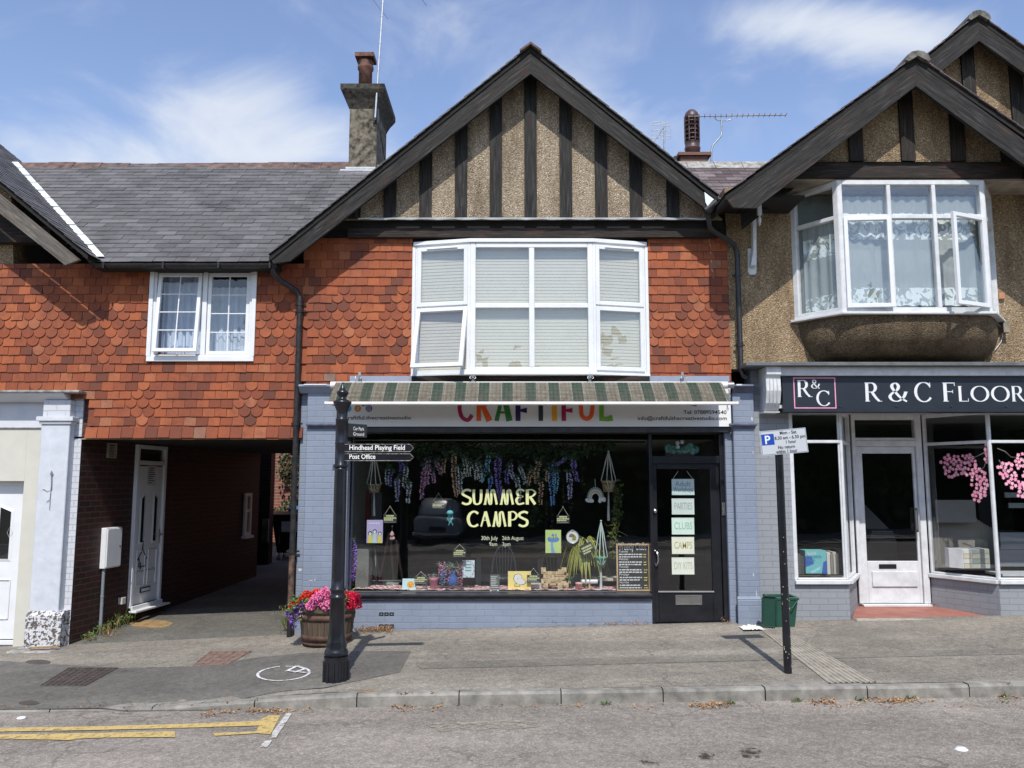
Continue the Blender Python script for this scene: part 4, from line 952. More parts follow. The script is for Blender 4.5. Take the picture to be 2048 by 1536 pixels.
mb = MB(); mb.prism([(x, y, zb1-.032) for x, y in plan2], (0, 0, .05)); mb.box(bx0-.045, bx0-.0, -.035, -.001, zb0+.03, zb1-.033); mb.box(bx1, bx1+.045, -.035, -.001, zb0+.03, zb1-.033); mb.build('head_board', M['pvc'], bwin, bevel=.004)
def bay_side2(parent, O, U, N, w, h, z0, mid, openlow):
    # depth 2 only: frames and sashes are children of the bay
    O = V(O); U = V(U); N = V(N); mb = MB()
    mb.frame(O+Z1*z0, U, N, w, h, .045, 0, .07); mb.ob(O+Z1*z0, U, N, Z1, .045, w-.045, 0, .065, mid-.02, mid+.02)
    mb.ob(O+Z1*(z0+h-.068), U, N, Z1, w*.22, w*.78, -.036, -.021, 0, .014)
    mb.build('side_light', M['pvc'], parent, bevel=.004)
    for k, (a, b, til) in enumerate(((.03, mid-.01, R_(15) if openlow else 0), (mid+.01, h-.035, 0))):
        sash('casement', O+U*.03+Z1*(z0+a)+N*-.02, U, N, w-.06, b-a, parent, glass='glass_up', tilt=til, t=.052)
bay_side2(bwin, (bx0, -.03, 0), UL, NL, wL, hgt, z0b, mid, True)
bay_side2(bwin, (c1, YC, 0), UR, NR, wR, hgt, z0b, mid, False)
mb = MB()
for a, b in ((c0+.06, cm-.03), (cm+.03, c1-.06)):
    for z_a, z_b in ((z0b+.065, z0b+mid-.03), (z0b+mid+.03, z0b+hgt-.065)): mb.quad((a, YC+.04, z_a), (b, YC+.04, z_a), (b, YC+.04, z_b), (a, YC+.04, z_b))
mb.build('glass', M['glass_up'], bwin)
mb = MB(); zz = z0b+.02
while zz < zb1-.03:
    for (p, q_) in (((c0+.02, YC+.1), (c1-.02, YC+.1)), ((bx0+.06, .0), (c0-.02, YC+.085)), ((c1+.02, YC+.085), (bx1-.06, .0))):
        mb.add([(p[0], p[1], zz), (q_[0], q_[1], zz), (q_[0], q_[1]+.0045, zz+.044), (p[0], p[1]+.0045, zz+.044)], [(0, 1, 2, 3)])
    zz += .0425
mb.build('blind', M['blind'], bwin)
mb = MB(); mb.box(bx0-.02, bx1+.02, -.12, .0, zb0-.1, zb0-.002); mb.build('sill_board', M['woodbeam'], cs)
# ---- shopfront shell
ZG2 = -.4
sfz = zat(768, -.1)
sf = thing('shopfront', 'lavender-blue painted brick pilasters and stall riser of the craft shop', 'shopfront', (0, 0, 0))
pL = [xat(603, 1000, 0)*0+XA+.015, xat(612, 1000, -.02), xat(694, 1000, -.1)]
YG = .12
gx0, gx1 = xat(697, 1020, YG), xat(1300, 1020, YG); dX0, dX1 = xat(1300, 1080, .1), xat(1452, 1080, .1)
mb = MB(); mb.box(XA+.0, pL[1], -.02, .3, ZG2, sfz-.06); mb.box(pL[1]+.001, pL[2], -.1, .3, ZG2, sfz-.05); mb.build('pilaster', M['bluebrick'], sf, bevel=.008)
pr0, pr1, pr2 = xat(1443, 1000, 0), xat(1471, 1000, -.1), xat(1512, 1000, -.1)
pr2 = 3.06
mb = MB(); mb.box(pr0+.06, pr1-.001, -.02, .3, ZG2, sfz-.12); mb.box(pr1, pr2, -.1, .3, ZG2, sfz-.05)
zq = zat(1200, -.14); mb.box(pr1-.02, pr2+.004, -.135, -.101, ZG2, zq); mb.prism([(pr1-.02, -.135, zq+.001), (pr1-.02, -.101, zq+.001), (pr1-.02, -.101, zq+.045)], (pr2+.024-pr1, 0, 0)); mb.build('pilaster', M['bluebrick'], sf, bevel=.008)
bluep = plain('lavender_blue_render', (.262, .302, .385), .65, var=.08, scale=6, bump=.5, bscale=12)
bluet = plain('dark_slate_blue_trim', (.10, .11, .17), .6, var=.25, scale=14, bump=.5)
for (a, b) in ((XA+.0, pL[2]), (pr1, pr2)):
    mb = MB(); zz = sfz; mb.box(a-.0, b+.03, -.19, -.0, zz-.045, zz-.015); mb.prism([(a, -.1, zz-.12), (a, -.18, zz-.046), (a, -.001, zz-.046), (a, -.001, zz-.12)], (b-a+.02, 0, 0)); mb.build('capital', bluep if a < 0 else bluet, sf, bevel=.006)
    zz = zat(847, -.12); mb = MB(); mb.box((a+.1 if a < 0 else a-.06), b+.025, -.155, -.101, zz-.03, zz); mb.prism([((a+.12 if a < 0 else a-.03), -.101, zz-.07), ((a+.12 if a < 0 else a-.03), -.14, zz-.031), ((a+.12 if a < 0 else a-.03), -.101, zz-.031)], (b-(a+.12 if a < 0 else a-.03)+.01, 0, 0)); mb.build('capital', bluet, sf, bevel=.006)
mb = MB()
for (x, y, w, h) in ((1488, 771, .22, .03), (700-68, 770, .3, .02)):
    p = at(x, y, -.15); mb.box(p.x-w/2, p.x+w/2, -.2, -.02, p.z-.012, p.z+h*.4)
mb.build('flaking_cap', M['whitepaint'], sf, bevel=.008)
zsl = zat(1187, .0); 
mb = MB(); mb.box(pL[2]+.001, dX0-.002, .03, .3, ZG2, zsl-.06); mb.build('stall_riser', M['bluebrick'], sf)
mb = MB()
for py in (1228, 1252):
    c = at(773, py, .03)
    for k in (-1, 0, 1):
        for (dx, dz, w, h) in ((-.02, 0, .008, .018), (.02, 0, .008, .018), (0, .014, .018, .006), (0, -.014, .018, .006)):
            mb.box(c.x+k*.064+dx-w, c.x+k*.064+dx+w, .026, .0295, c.z+dz-h, c.z+dz+h)
mb.build('air_brick', M['soffit'], sf)
mb = MB()
for (x, y, w, h) in ((600, 1140, .05, .04), (622, 1161, .06, .008), (630, 1160, .015, .03), (1504, 838, .02, .07), (1507, 1150, .015, .05), (1513, 1190, .012, .14), (1506, 905, .012, .05), (1513, 1215, .012, .08)):
    yy = -.022 if x < 615 else -.102; p = at(x, y, yy); rg = random.Random(int(x+y))
    mb.prism([(p.x+w/2*math.cos(a)*rg.uniform(.6, 1.1), yy, p.z+h/2*math.sin(a)*rg.uniform(.6, 1.1)) for a in lin(0, 2*PI, 11)[:-1]], (0, .003, 0))
mb.build('flaked_paint', M['cream'], sf)
# fascia
fz0, fz1 = zat(853, -.12), zat(775, -.12)
mb = MB(); mb.box(pL[2]-.0, pr1-.03, -.1, .28, fz0+.0, fz1+.15); mb.build('fascia_core', bluep, sf)
mb = MB(); mb.box(pL[2]-.01, pr0+.13, -.085, .25, fz0-.07, fz0-.001); mb.build('fascia_rail', M['blackrail'], sf, bevel=.006)
fs = thing('shop_sign', 'white fascia board with multicoloured shop name half hidden by the awning', 'sign', (0, -.12, fz0))
fxa, fxb = xat(690, 830, -.125), xat(1462, 830, -.125)
mb = MB(); mb.box(fxa, fxb, -.125, -.101, fz0, fz1); mb.build('board', plain('satin_white_board', (.76, .77, .78), .35, var=.02), fs)
YS = -.127; k = 0
LM = [plain(n, c, .4, var=.02) for n, c in (('crimson_letter', (.36, .008, .07)), ('orange_letter', (.80, .115, .01)), ('green_letter', (.03, .20, .03)), ('navy_letter', (.02, .012, .10)), ('slate_letter', (.02, .04, .05)), ('amber_letter', (.80, .36, .01)), ('lime_letter', (.15, .38, .02)), ('red_orange_letter', (.80, .10, .01)))]
hL = (zat(845, YS)-zat(785, YS))*-1; bz_ = zat(845, YS); tz_ = zat(785, YS)
let = MB(); o = lambda px: V((xat(px, 830, YS), YS, bz_))
sc_ = tz_-bz_; pw_ = 1/ (FPX/10.37)  # metres per photo pixel at the board
def stroke(pts, col, w1, w2=None, curve=True):
    P = smooth([(a, b) for a, b in pts]) if curve else [V((a, b, 0)) for a, b in pts]
    m = len(P); vs = []; w2 = w2 or w1
    global k; k += 1
    for i, p in enumerate(P):
        t = (P[min(i+1, m-1)]-P[max(i-1, 0)]).normalized(); w = w1+(w2-w1)*i/(m-1); n = V((-t.y, t.x, 0))*w/2
        for q_ in (p+n, p-n): z = zat(q_.y, YS); vs += [V((xat(q_.x, 830, YS), YS-.001-k*.0004, z))]
    let.add(vs, [(2*i, 2*i+1, 2*i+3, 2*i+2) for i in range(m-1)], mi=col)
stroke([(943, 802), (936, 790), (924, 796), (919, 815), (924, 834), (936, 840), (944, 830)], 0, 8)
stroke([(957.5, 785), (957.5, 842)], 1, 9, curve=False); stroke([(960, 789), (970, 789), (976, 799), (971, 810), (960, 812)], 1, 7); stroke([(966, 813), (979, 842)], 1, 9, 13, curve=False)
stroke([(1006, 786), (993, 842)], 2, 6, 9, curve=False); stroke([(1007, 786), (1019, 842)], 2, 9, 13, curve=False); stroke([(998, 825), (1014, 825)], 2, 4, curve=False)
stroke([(1036, 785), (1036, 842)], 3, 10, curve=False); stroke([(1036, 789), (1056, 789)], 3, 8, curve=False); stroke([(1039, 821), (1047, 821), (1054, 821)], 3, 4, 11, curve=False)
stroke([(1081.5, 785), (1081.5, 842)], 4, 9, curve=False); stroke([(1068, 789), (1095, 789)], 4, 8, curve=False)
stroke([(1109, 785), (1109, 842)], 5, 10, curve=False)
stroke([(1127.5, 785), (1127.5, 842)], 0, 9, curve=False); stroke([(1127, 789), (1146, 789)], 0, 8, curve=False); stroke([(1131, 821), (1138, 821), (1145, 821)], 0, 4, 10, curve=False)
stroke([(1160, 785), (1162, 815), (1164, 832), (1173, 838), (1182, 832), (1185, 815), (1187, 785)], 7, 8)
stroke([(1203, 785), (1203, 842)], 6, 9, curve=False); stroke([(1203, 838.5), (1214, 838.5), (1225, 836)], 6, 7, 11, curve=False)
let.build('shop_name', LM, fs)
txt = MB(); dkl = plain('charcoal_lettering', (.03, .03, .035), .5)
at2 = lambda px, py: at(px, py, YS)
def fit(mb, s_, px0, px1, py, hpx, Y, mi=0, lift=.001, bold=0.0):
    o_ = at(px0, py, Y); w = at(px1, py, Y).x-o_.x; h = zat(py-hpx, Y)-o_.z
    add_text(mb, s_, o_, X1, Z1, -Y1, h/.7, mi=mi, depth=lift, fitw=w, bold=bold)
fit(txt, 'craftiful.thecreativestudio', 690, 822, 839, 7.5, YS, bold=.02); fit(txt, 'Tel: 07889594540', 1367, 1453, 828, 7.5, YS, bold=.02); fit(txt, 'info@craftifulthecreativestudio.com', 1275, 1453, 840, 7.5, YS, bold=.02)
txt.build('contact_lettering', dkl, fs)
ic = MB()
for px, c in ((696, 0), (715.5, 1), (738, 2)):
    c_ = at(px, 817, YS); r = .043
    ic.prism([(c_.x+r*math.cos(a), YS-.001, c_.z+r*math.sin(a)) for a in lin(0, 2*PI, 24)[:-1]], (0, .002, 0), mi=c)
c_ = at(738, 817, YS)
for R2 in (.024,):
    for i in range(4):
        a = i*PI/2; ic.box(c_.x+R2*math.cos(a)-(.003 if i % 2 == 0 else .024), c_.x+R2*math.cos(a)+(.003 if i % 2 == 0 else .024), YS-.004, YS-.0025, c_.z+R2*math.sin(a)-(.024 if i % 2 == 0 else .003), c_.z+R2*math.sin(a)+(.024 if i % 2 == 0 else .003), mi=3)
pts = [(c_.x+.01*math.cos(a), YS-.0045, c_.z+.01*math.sin(a)) for a in lin(0, 2*PI, 12)]; ic.tube(pts, .0025, 5, mi=3)
c_ = at(715.5, 817, YS); ic.tube([(c_.x+.004, YS-.004, c_.z+.022), (c_.x+.004, YS-.004, c_.z-.008), (c_.x-.004, YS-.004, c_.z-.018), (c_.x-.013, YS-.004, c_.z-.008)], .004, 5, mi=3); ic.tube([(c_.x+.004, YS-.004, c_.z+.022), (c_.x+.018, YS-.004, c_.z+.01)], .004, 5, mi=3)
ic.build('social_icons', [plain('sky_blue_disc', (.10, .38, .6), .4), plain('orange_disc', (.62, .26, .07), .4), plain('indigo_disc', (.06, .035, .28), .4), M['pvc']], fs)

# ---- awning
YT, YBR = -.26, -.66
zt_, zbar = zat(765, YT), zat(806, YBR)
ax0, ax1 = xat(672, 765, YT), xat(1442, 765, YT)
aw = thing('awning', 'green and dirty cream striped canvas awning over the craft shop', 'awning', (0, -.3, zt_))
mb = MB(); nseg = 96; stripe0 = xat(684, 765, YT)+.287*10
for i in range(nseg):
    a, b = ax0+(ax1-ax0)*i/nseg, ax0+(ax1-ax0)*(i+1)/nseg
    pr = []
    for j in range(7):
        t = j/6; y = YT-.02+(YBR-YT+.03)*t; z = zt_+.03*math.sin(PI*t)*.5+(zbar-zt_+.01)*t
        pr.append((y, z))
    for j in range(6):
        def w_(x, j): return (.012*math.sin(x*3.1+j*.4)+.006*math.sin(x*9.3))*math.sin(PI*j/6)
        mb.add([(a, pr[j][0], pr[j][1]+w_(a, j)), (b, pr[j][0], pr[j][1]+w_(b, j)), (b, pr[j+1][0], pr[j+1][1]+w_(b, j+1)), (a, pr[j+1][0], pr[j+1][1]+w_(a, j+1))], [(3, 2, 1, 0)], sm=True)
t = NT('striped_canvas'); p = t.coord('pos'); s = t.new('ShaderNodeSeparateXYZ'); t.link(p, s.inputs[0])
ph = t.math('MODULO', t.math('DIVIDE', t.math('ADD', s.outputs[0], 10*.2862-xat(684, 765, YT)), .2862), 1.0)
gr_ = t.ramp(ph, [(0, 0), (.455, 0), (.46, 1), (1, 1)], 'CONSTANT')
gr_ = t.ramp(ph, [(0, 1), (.445, 0)], 'CONSTANT')
c = t.mix((.19, .175, .14), (.03, .068, .053), gr_)
fine = t.math('MODULO', t.math('MULTIPLY', ph, 14), 1.0); c = t.mix(c, (.34, .33, .28), t.math('MULTIPLY', t.math('MULTIPLY', t.ramp(fine, [(0, 0), (.6, 1)], 'CONSTANT'), t.ramp(ph, [(0, 0), (.44, 1), (.56, 0), (.9, 0), (.92, 1)], 'CONSTANT')), .65))
dn = t.noise(t.coord('pos', (3, 3, 3)), 5, 8, .75); zr = t.new('ShaderNodeMapRange'); t.link(s.outputs[1], zr.inputs[0]); zr.inputs[1].default_value = YT-.03; zr.inputs[2].default_value = YBR; zr.inputs[3].default_value = .4; zr.inputs[4].default_value = .95
dd = t.math('MULTIPLY', t.ramp(dn, [(.35, 0), (.6, 1)]), zr.outputs[0]); c = t.mix(c, (.10, .085, .065), dd)
c = t.mix(c, (.33, .31, .26), t.ramp(t.noise(t.coord('pos', (4, 14, 14)), 7, 3, .6), [(.68, 0), (.74, .6)]))
t.done(c, .9, t.bump(dn, .4, .004), spec=.15)
fab = mb.build('canvas', t.m, aw); so = fab.modifiers.new('thick', 'SOLIDIFY'); so.thickness = .003
mb = MB(); b0, b1 = xat(651, 806, YBR), xat(1475, 806, YBR); mb.tube([(b0, YBR, zbar-.005), (b1, YBR, zbar-.005)], .021, 12); mb.tube([(b0-.006, YBR, zbar-.005), (b0, YBR, zbar-.005)], .026, 12); mb.tube([(b1, YBR, zbar-.005), (b1+.006, YBR, zbar-.005)], .026, 12); mb.build('front_bar', M['whitebar'], aw)
mb = MB(); mb.tube([(ax0-.07, YT+.03, zt_-.03), (ax1+.09, YT+.03, zt_-.03)], .045, 12); mb.build('roller', M['whitebar'], aw)
mb = MB()
for s_, xx in ((1, ax0+.35), (-1, ax1-.35), (1, cm-.4)):
    mb.tube([(xx, YT+.08, zt_-.10), (xx+s_*.5, (YT+YBR)/2+.1, zt_-.2), (xx+s_*.05, YBR+.02, zbar-.03)], .012, 6)
mb.build('folding_arm', M['blackplastic'], aw)
for px in (718, 946, 1180, 1366):
    c_ = at(px, 752, YT+.03); m = MB(); m.box(c_.x-.016, c_.x+.016, -.2, -.195, zt_-.02, c_.z+.055); m.box(c_.x-.013, c_.x+.013, YT-.02, -.1, c_.z-.03, c_.z-.012)
    for s_ in (-1, 1): m.tube([(c_.x, YT-.0, c_.z), (c_.x+s_*.03, YT-.03, c_.z-.01), (c_.x+s_*.038, YT-.04, c_.z-.035), (c_.x+s_*.02, YT-.04, c_.z-.045)], .006, 6)
    m.build('bracket', M['galv'], aw)
m = MB(); ec = V((ax1+.1, YT+.02, zt_-.03)); m.tube([ec-X1*.02, ec+X1*.06], .04, 10); m.tube([ec-Z1*.05, ec-Z1*.12+X1*.01], .008, 6); m.tube([ec+V((.01+.012*math.cos(a), 0, -.135+.014*math.sin(a))) for a in lin(0, 2*PI, 8)], .004, 5); m.build('winding_gear', M['galv'], aw)

# ---- shop window and door joinery
zh = zat(864, YG)
sw = thing('shop_window', 'large black-framed craft shop window with painted summer camps lettering', 'window', ((gx0+gx1)/2, .1, zsl))
mb = MB(); fy0, fy1 = .06, .18
mb.box(pL[2]+.001, gx0, fy0, fy1, zsl, fz0-.07); mb.box(gx1-.005, dX0-.001, fy0-.02, fy1, zsl-.0, fz0-.07); mb.box(gx0, gx1-.006, fy0, fy1, zh, fz0-.0705); mb.build('frame', M['black'], sw, bevel=.006)
mb = MB(); mb.box(pL[2]-.01, dX0-.004, -.03, fy1, zsl-.035, zsl-.001); mb.box(pL[2]+.002, dX0-.004, .0, fy1, zsl-.085, zsl-.036); mb.build('sill', M['blackrail'], sw, bevel=.006)
mb = MB(); mb.quad((gx0, YG, zsl), (gx1-.005, YG, zsl), (gx1-.005, YG, zh), (gx0, YG, zh)); mb.build('glass', M['glass_shop'], sw)
# painted lettering on the inside of the glass
vin = MB(); k = 0; YV = YG-.004
def nst(pts, thick, thin, curve=True, Yv=YV):
    global k; k += 1
    P = smooth(pts) if curve else [V((*p, 0)) for p in pts]; m = len(P); vs = []
    for i, p in enumerate(P):
        t = (P[min(i+1, m-1)]-P[max(i-1, 0)]).normalized(); w = thin+(thick-thin)*abs(t.y)**2; n = V((-t.y, t.x, 0))*w/2
        for q_ in (p+n, p-n): a = at(q_.x, q_.y, Yv); vs.append(V((a.x, Yv-.0002*k*.3, a.z)))
    vin.add(vs, [(2*i, 2*i+1, 2*i+3, 2*i+2) for i in range(m-1)])
def big(word, x0, x1, yt, yb):
    W_ = {'S': .9, 'U': .9, 'M': 1.35, 'E': .85, 'R': .95, 'C': 1.0, 'A': 1.0, 'P': .85}; tot = sum(W_[c] for c in word); h = yb-yt; u = (x1-x0)/tot; x = x0
    for c in word:
        w = W_[c]*u*.86; X = lambda a, b: (x+a*w, yt+b*h)
        T, t_ = 6.2, 2.6
        if c == 'S': nst([X(.98, .10), X(.6, .02), X(.15, .12), X(.1, .32), X(.5, .47), X(.9, .62), X(.85, .88), X(.45, .98), X(.0, .88)], 5.4, 4.2)
        if c == 'U': nst([X(.12, .0), X(.1, .5), X(.2, .9), X(.5, .98), X(.8, .85), X(.9, .5), X(.9, 0)], 5.2, 3)
        if c == 'M':
            nst([X(.28, 0), X(.1, 1)], 4.2, 2, False); nst([X(.26, 0), X(.34, .5), X(.42, .92), X(.52, .96), X(.56, .6), X(.55, .2), X(.62, .04), X(.74, .06), X(.84, .5), X(.95, 1)], 4.6, 2)
            nst([X(.0, .98), X(.2, .98)], 2, 2, False)
        if c == 'E': nst([X(.95, .1), X(.5, .0), X(.15, .15), X(.3, .42), X(.75, .46), X(.3, .5), X(.05, .72), X(.3, .97), X(.95, .9)], 5, 3.4)
        if c == 'R': nst([X(.12, 0), X(.12, 1)], T, t_, False); nst([X(.12, .04), X(.6, .02), X(.92, .2), X(.7, .42), X(.3, .5)], 4.6, 2.2); nst([X(.4, .5), X(.92, .99)], T, 4, False)
        if c == 'C': nst([X(.98, .14), X(.6, .0), X(.2, .15), X(.02, .5), X(.2, .88), X(.6, .99), X(.98, .86)], T, 3.6)
        if c == 'A': nst([X(.5, 0), X(.1, 1)], 3.4, 2, False); nst([X(.52, 0), X(.9, 1)], T, t_, False); nst([X(.25, .58), X(.72, .58)], 2, 1.6, False)
        if c == 'P': nst([X(.14, 0), X(.14, 1)], T, t_, False); nst([X(.14, .04), X(.6, .02), X(.95, .25), X(.7, .52), X(.3, .56)], 4.8, 2.4)
        x += W_[c]*u
big('SUMMER', 924, 1075, 979, 1009); big('CAMPS', 936, 1059, 1023, 1053)
lime = plain('pale_lime_vinyl', (.64, .66, .33), .6, var=.03)
vin.build('painted_lettering', lime, sw)
vin = MB(); k_ = plain('pale_cream_vinyl', (.55, .56, .42), .6)
for s_, a, b, y in (('30th July', 962, 995, 1080), ('26th August', 1004, 1047, 1080), ('9am', 978, 994, 1092), ('3pm', 1004, 1020, 1092)): fit(vin, s_, a, b, y, 8, YV, lift=.001)
vin.build('date_lettering', k_, sw)
# door set
dz0, dz1 = zat(1245, .1), zat(927, .1); fl0, fl1 = zat(912, .1), zat(868, .1)
sd_ = thing('shop_door', 'black half-glazed shop door with fanlight and five paper signs', 'door', ((dX0+dX1)/2, .1, dz0))
mb = MB(); jx0, jx1 = xat(1306, 1080, .1), xat(1442, 1080, .1)
mb.box(dX0, jx0, .04, .2, dz0-.1, fz0-.0702); mb.box(jx1, dX1+.02, .04, .2, dz0-.1, fz0-.0702); mb.box(jx0, jx1, .05, .2, dz1, fl0); mb.box(jx0, jx1, .05, .2, fl1, fz0-.0703); mb.box(dX0-.0, dX1, .0, .25, dz0-.06, dz0-.008); mb.build('frame', M['black'], sd_, bevel=.005)
g0, g1, gz0, gz1 = xat(1315, 1080, .1), xat(1423, 1080, .1), zat(1182, .1), zat(938, .1)
mb = MB(); mb.box(jx0+.003, g0, .085, .125, dz0, dz1-.003); mb.box(g1, jx1-.003, .085, .125, dz0, dz1-.003); mb.box(g0, g1, .085, .125, dz0, gz0); mb.box(g0, g1, .085, .125, gz1, dz1-.003); mb.build('leaf', M['black'], sd_, bevel=.004)
mb = MB(); mb.box(g0-.008, g1+.008, .07, .0849, gz0-.012, gz0+.004); mb.build('glazing_bead', M['alu'], sd_)
mb = MB(); mb.quad((g0, .11, gz0), (g1, .11, gz0), (g1, .11, gz1), (g0, .11, gz1)); mb.build('glass', M['glass_shop'], sd_)
mb = MB(); mb.quad((jx0, .13, fl0), (jx1, .13, fl0), (jx1, .13, fl1), (jx0, .13, fl1)); mb.build('fanlight_glass', M['glass_shop'], sd_)
mb = MB(); a, b, c0_, c1_ = xat(1351, 1200, .08), xat(1404, 1200, .08), zat(1210, .08), zat(1190, .08); mb.frame((a, .072, c0_), X1, Y1, b-a, c1_-c0_, .02, 0, .012); mb.box(a+.02, b-.02, .078, .084, c0_+.02, c1_-.02); mb.build('letterbox', M['chrome'], sd_, bevel=.002)
mb = MB(); p = at(1310, 1102, .07); q_ = at(1311.5, 1130, .07); mb.tube([p, p+V((.02, -.035, -.01)), p+V((.03, -.04, -.06)), q_+V((.026, -.04, .05)), q_+V((.01, -.03, .01)), q_], .011, 8); mb.ball(p, .018, 8); mb.ball(q_, .018, 8); mb.build('pull_handle', M['chrome'], sd_)
mb = MB(); p = at(1310, 1022, .07); mb.ball(p, .03, 12); mb.tube([p, p+Y1*.03], .02, 8); mb.build('knob', M['chrome'], sd_)
mb = MB(); p = at(1447.5, 1018, .03); mb.box(p.x-.02, p.x+.02, .02, .0399, p.z-.08, p.z+.08); mb.box(p.x-.008, p.x+.008, .015, .0199, p.z-.05, p.z+.02); tag(mb.build('door_entry_panel', M['chrome'], None, bevel=.003), 'slim metal door entry panel on the frame right of the shop door', 'entry panel')
# ---- rooms behind the glass
rm = MB(); a, b = pL[2]-.02, XB-.17; zf_, zcl = .12, fz0-.0
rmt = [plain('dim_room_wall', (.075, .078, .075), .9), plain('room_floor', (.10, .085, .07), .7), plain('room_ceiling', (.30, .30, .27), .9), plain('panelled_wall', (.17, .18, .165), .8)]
rm.add([(a, .3, zf_), (a, 4.6, zf_), (a, 4.6, zcl), (a, .3, zcl)], [(0, 1, 2, 3)], mi=3); rm.add([(b, .3, zf_), (b, 4.6, zf_), (b, 4.6, zcl), (b, .3, zcl)], [(3, 2, 1, 0)], mi=0)
rm.add([(a, 4.6, zf_), (b, 4.6, zf_), (b, 4.6, zcl), (a, 4.6, zcl)], [(0, 1, 2, 3)], mi=0); rm.add([(a, .2, zf_), (b, .2, zf_), (b, 4.6, zf_), (a, 4.6, zf_)], [(0, 1, 2, 3)], mi=1)
rm.add([(a, .2, zcl-.15), (b, .2, zcl-.15), (b, 4.6, zcl-.15), (a, 4.6, zcl-.15)], [(3, 2, 1, 0)], mi=2)
y = .35
while y < 2.4: rm.box(a, a+.008, y, y+.05, zf_, zcl-.2, mi=3); y += .06
rm.box(a-.01, b, .5, .56, zcl-.38, zcl-.15, mi=0) if False else None
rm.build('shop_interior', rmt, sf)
# ============================================================ FLOORING SHOP (right)
rh = thing('flooring_house', 'gabled pebbledash house with white bay window above the flooring shop', 'house', (5, 0, .15))
XR1 = 9.6
YB = -.54
f0, f1 = xat(1680, 500, YB), xat(1977, 500, YB); o0, o1 = xat(1583, 500, 0), xat(1990, 500, 0)
bz0, bz1 = zat(629, YB), zat(360, YB)
zc0 = zat(735, -.0)
mb = MB(); mb.box(XB+.0005, XR1, .0, .3, zc0-.02, bz1+.1); mb.build('wall', M['pebble2'], rh)
mb = MB(); mb.box(XR1-.3, XR1, .3, 6, -.3, 4.7); mb.box(XB, XR1, 5.9, 6, -.3, 4.6); mb.build('rear_wall', M['redbrick'], rh)
# soffits beside the bay, gable wall above
YGW2 = -.5; YV2 = -.9
mb = MB(); mb.box(xat(1512, 380, -.5), XR1, YGW2+.0, -.001, bz1+.002, bz1+.03); mb.build('soffit', M['soffit_pale'], rh)
ap2 = at(1831.5, 113, YV2); sR = .765
zl2 = at(1451, 389, YV2).z; xl2 = at(1451, 389, YV2).x; sL = (ap2.z-zl2)/(ap2.x-xl2)
xr2 = xat(2210, 395, YV2); zr2 = ap2.z-(xr2-ap2.x)*sR
mb = MB(); mb.prism([(ap2.x, YV2, ap2.z-.07), (ap2.x, YV2, ap2.z-.01), (xl2, YV2, zl2-.01), (xl2, YV2, zl2-.07)], (0, 4.4, 0)); mb.prism([(ap2.x, YV2, ap2.z-.01), (ap2.x, YV2, ap2.z-.07), (xr2, YV2, zr2-.07), (xr2, YV2, zr2-.01)], (0, 4.4, 0))
r2 = mb.build('roof', M['soffit'], rh)
for sg, xe, ze, s_ in ((-1, xl2, zl2, sL), (1, xr2, zr2, sR)):
    lo, hi = V((xe, 0, ze)), V((ap2.x, 0, ap2.z)); d = (hi-lo).normalized(); n = V((sg*d.z, 0, abs(d.x)))
    mb = MB(); tiles(mb, lo+V((0, YV2-.03, -.004)), Y1, d, n, 4.3, (hi-lo).length-.03, .27, .139, .006, .014, .31, None, None, jit=.005, thick=.006); mb.build('slates', M['slate2'], r2)
def ridge(par, apx, y0, y1, mat):
    mb = MB(); y = y0
    while y < y1:
        mb.prism([(apx.x+.15*math.cos(a), y, apx.z-.07+.12*math.sin(a)) for a in lin(0, PI, 6)]+[(apx.x-.12, y, apx.z-.09), (apx.x, y, apx.z-.02), (apx.x+.12, y, apx.z-.09)], (0, .44, 0)); y += .446
    mb.build('ridge_tiles', mat, par)
M['darkcap'] = plain('dark_lichened_cap', (.15, .14, .125), .9, var=.5, scale=12, bump=.6)
ridge(r2, ap2, YV2-.06, 3, M['darkcap'])
for pts, axp in (([(1832, 123), (1452, 396), (1467, 415), (1512, 416), (1832, 172)], (1452, 396)), ([(1832, 123), (1832, 172), (2230, 462), (2230, 412)], (2230, 412))):
    P = pl(pts, YV2+.005); mb = MB(); mb.prism(P, (0, .05, 0), axis=at(*axp, YV2)-at(1832, 123, YV2)); mb.build('bargeboard', M['wood'], rh)
zg2 = zat(324, YGW2); gwl = lambda z: (ap2.z-.09-z)/sL; gwr = lambda z: (ap2.z-.09-z)/sR
mb = MB(); mb.prism([(ap2.x-gwl(zg2), YGW2, zg2), (ap2.x+gwr(zg2), YGW2, zg2), (ap2.x, YGW2, ap2.z-.09)], (0, .2, 0)); mb.build('gable_panel', M['pebble2'], rh)
for px in (1614, 1714, 1818, 1919, 2018):
    a, b = xat(px-14, 322, YGW2-.03), xat(px+14, 322, YGW2-.03); f_ = lambda x: ap2.z-.10-(ap2.x-x)*sL if x < ap2.x else ap2.z-.10-(x-ap2.x)*sR
    P = [(a, YGW2-.035, zg2+.002), (b, YGW2-.035, zg2+.002), (b, YGW2-.035, f_(b))]+([(ap2.x, YGW2-.035, ap2.z-.1)] if a < ap2.x < b else [])+[(a, YGW2-.035, f_(a))]
    if min(f_(a), f_(b)) < zg2+.04: continue
    mb = MB(); mb.prism(P, (0, .034, 0), axis=Z1); mb.build('timber', M['woodbeam'], rh)
xa_, xb_ = ap2.x-gwl(zg2)-.1, ap2.x+gwr(zg2)
mb = MB(); z_a, z_b = bz1+.031, zg2-.012; mb.prism([(xat(1590, 350, YGW2), YGW2-.04, z_a), (xb_, YGW2-.04, z_a), (xb_, YGW2-.04, z_b), (xa_+.15, YGW2-.04, z_b)], (0, .13, 0), axis=X1); mb.build('beam', M['woodbeam'], rh)
mb = MB(); n = 30
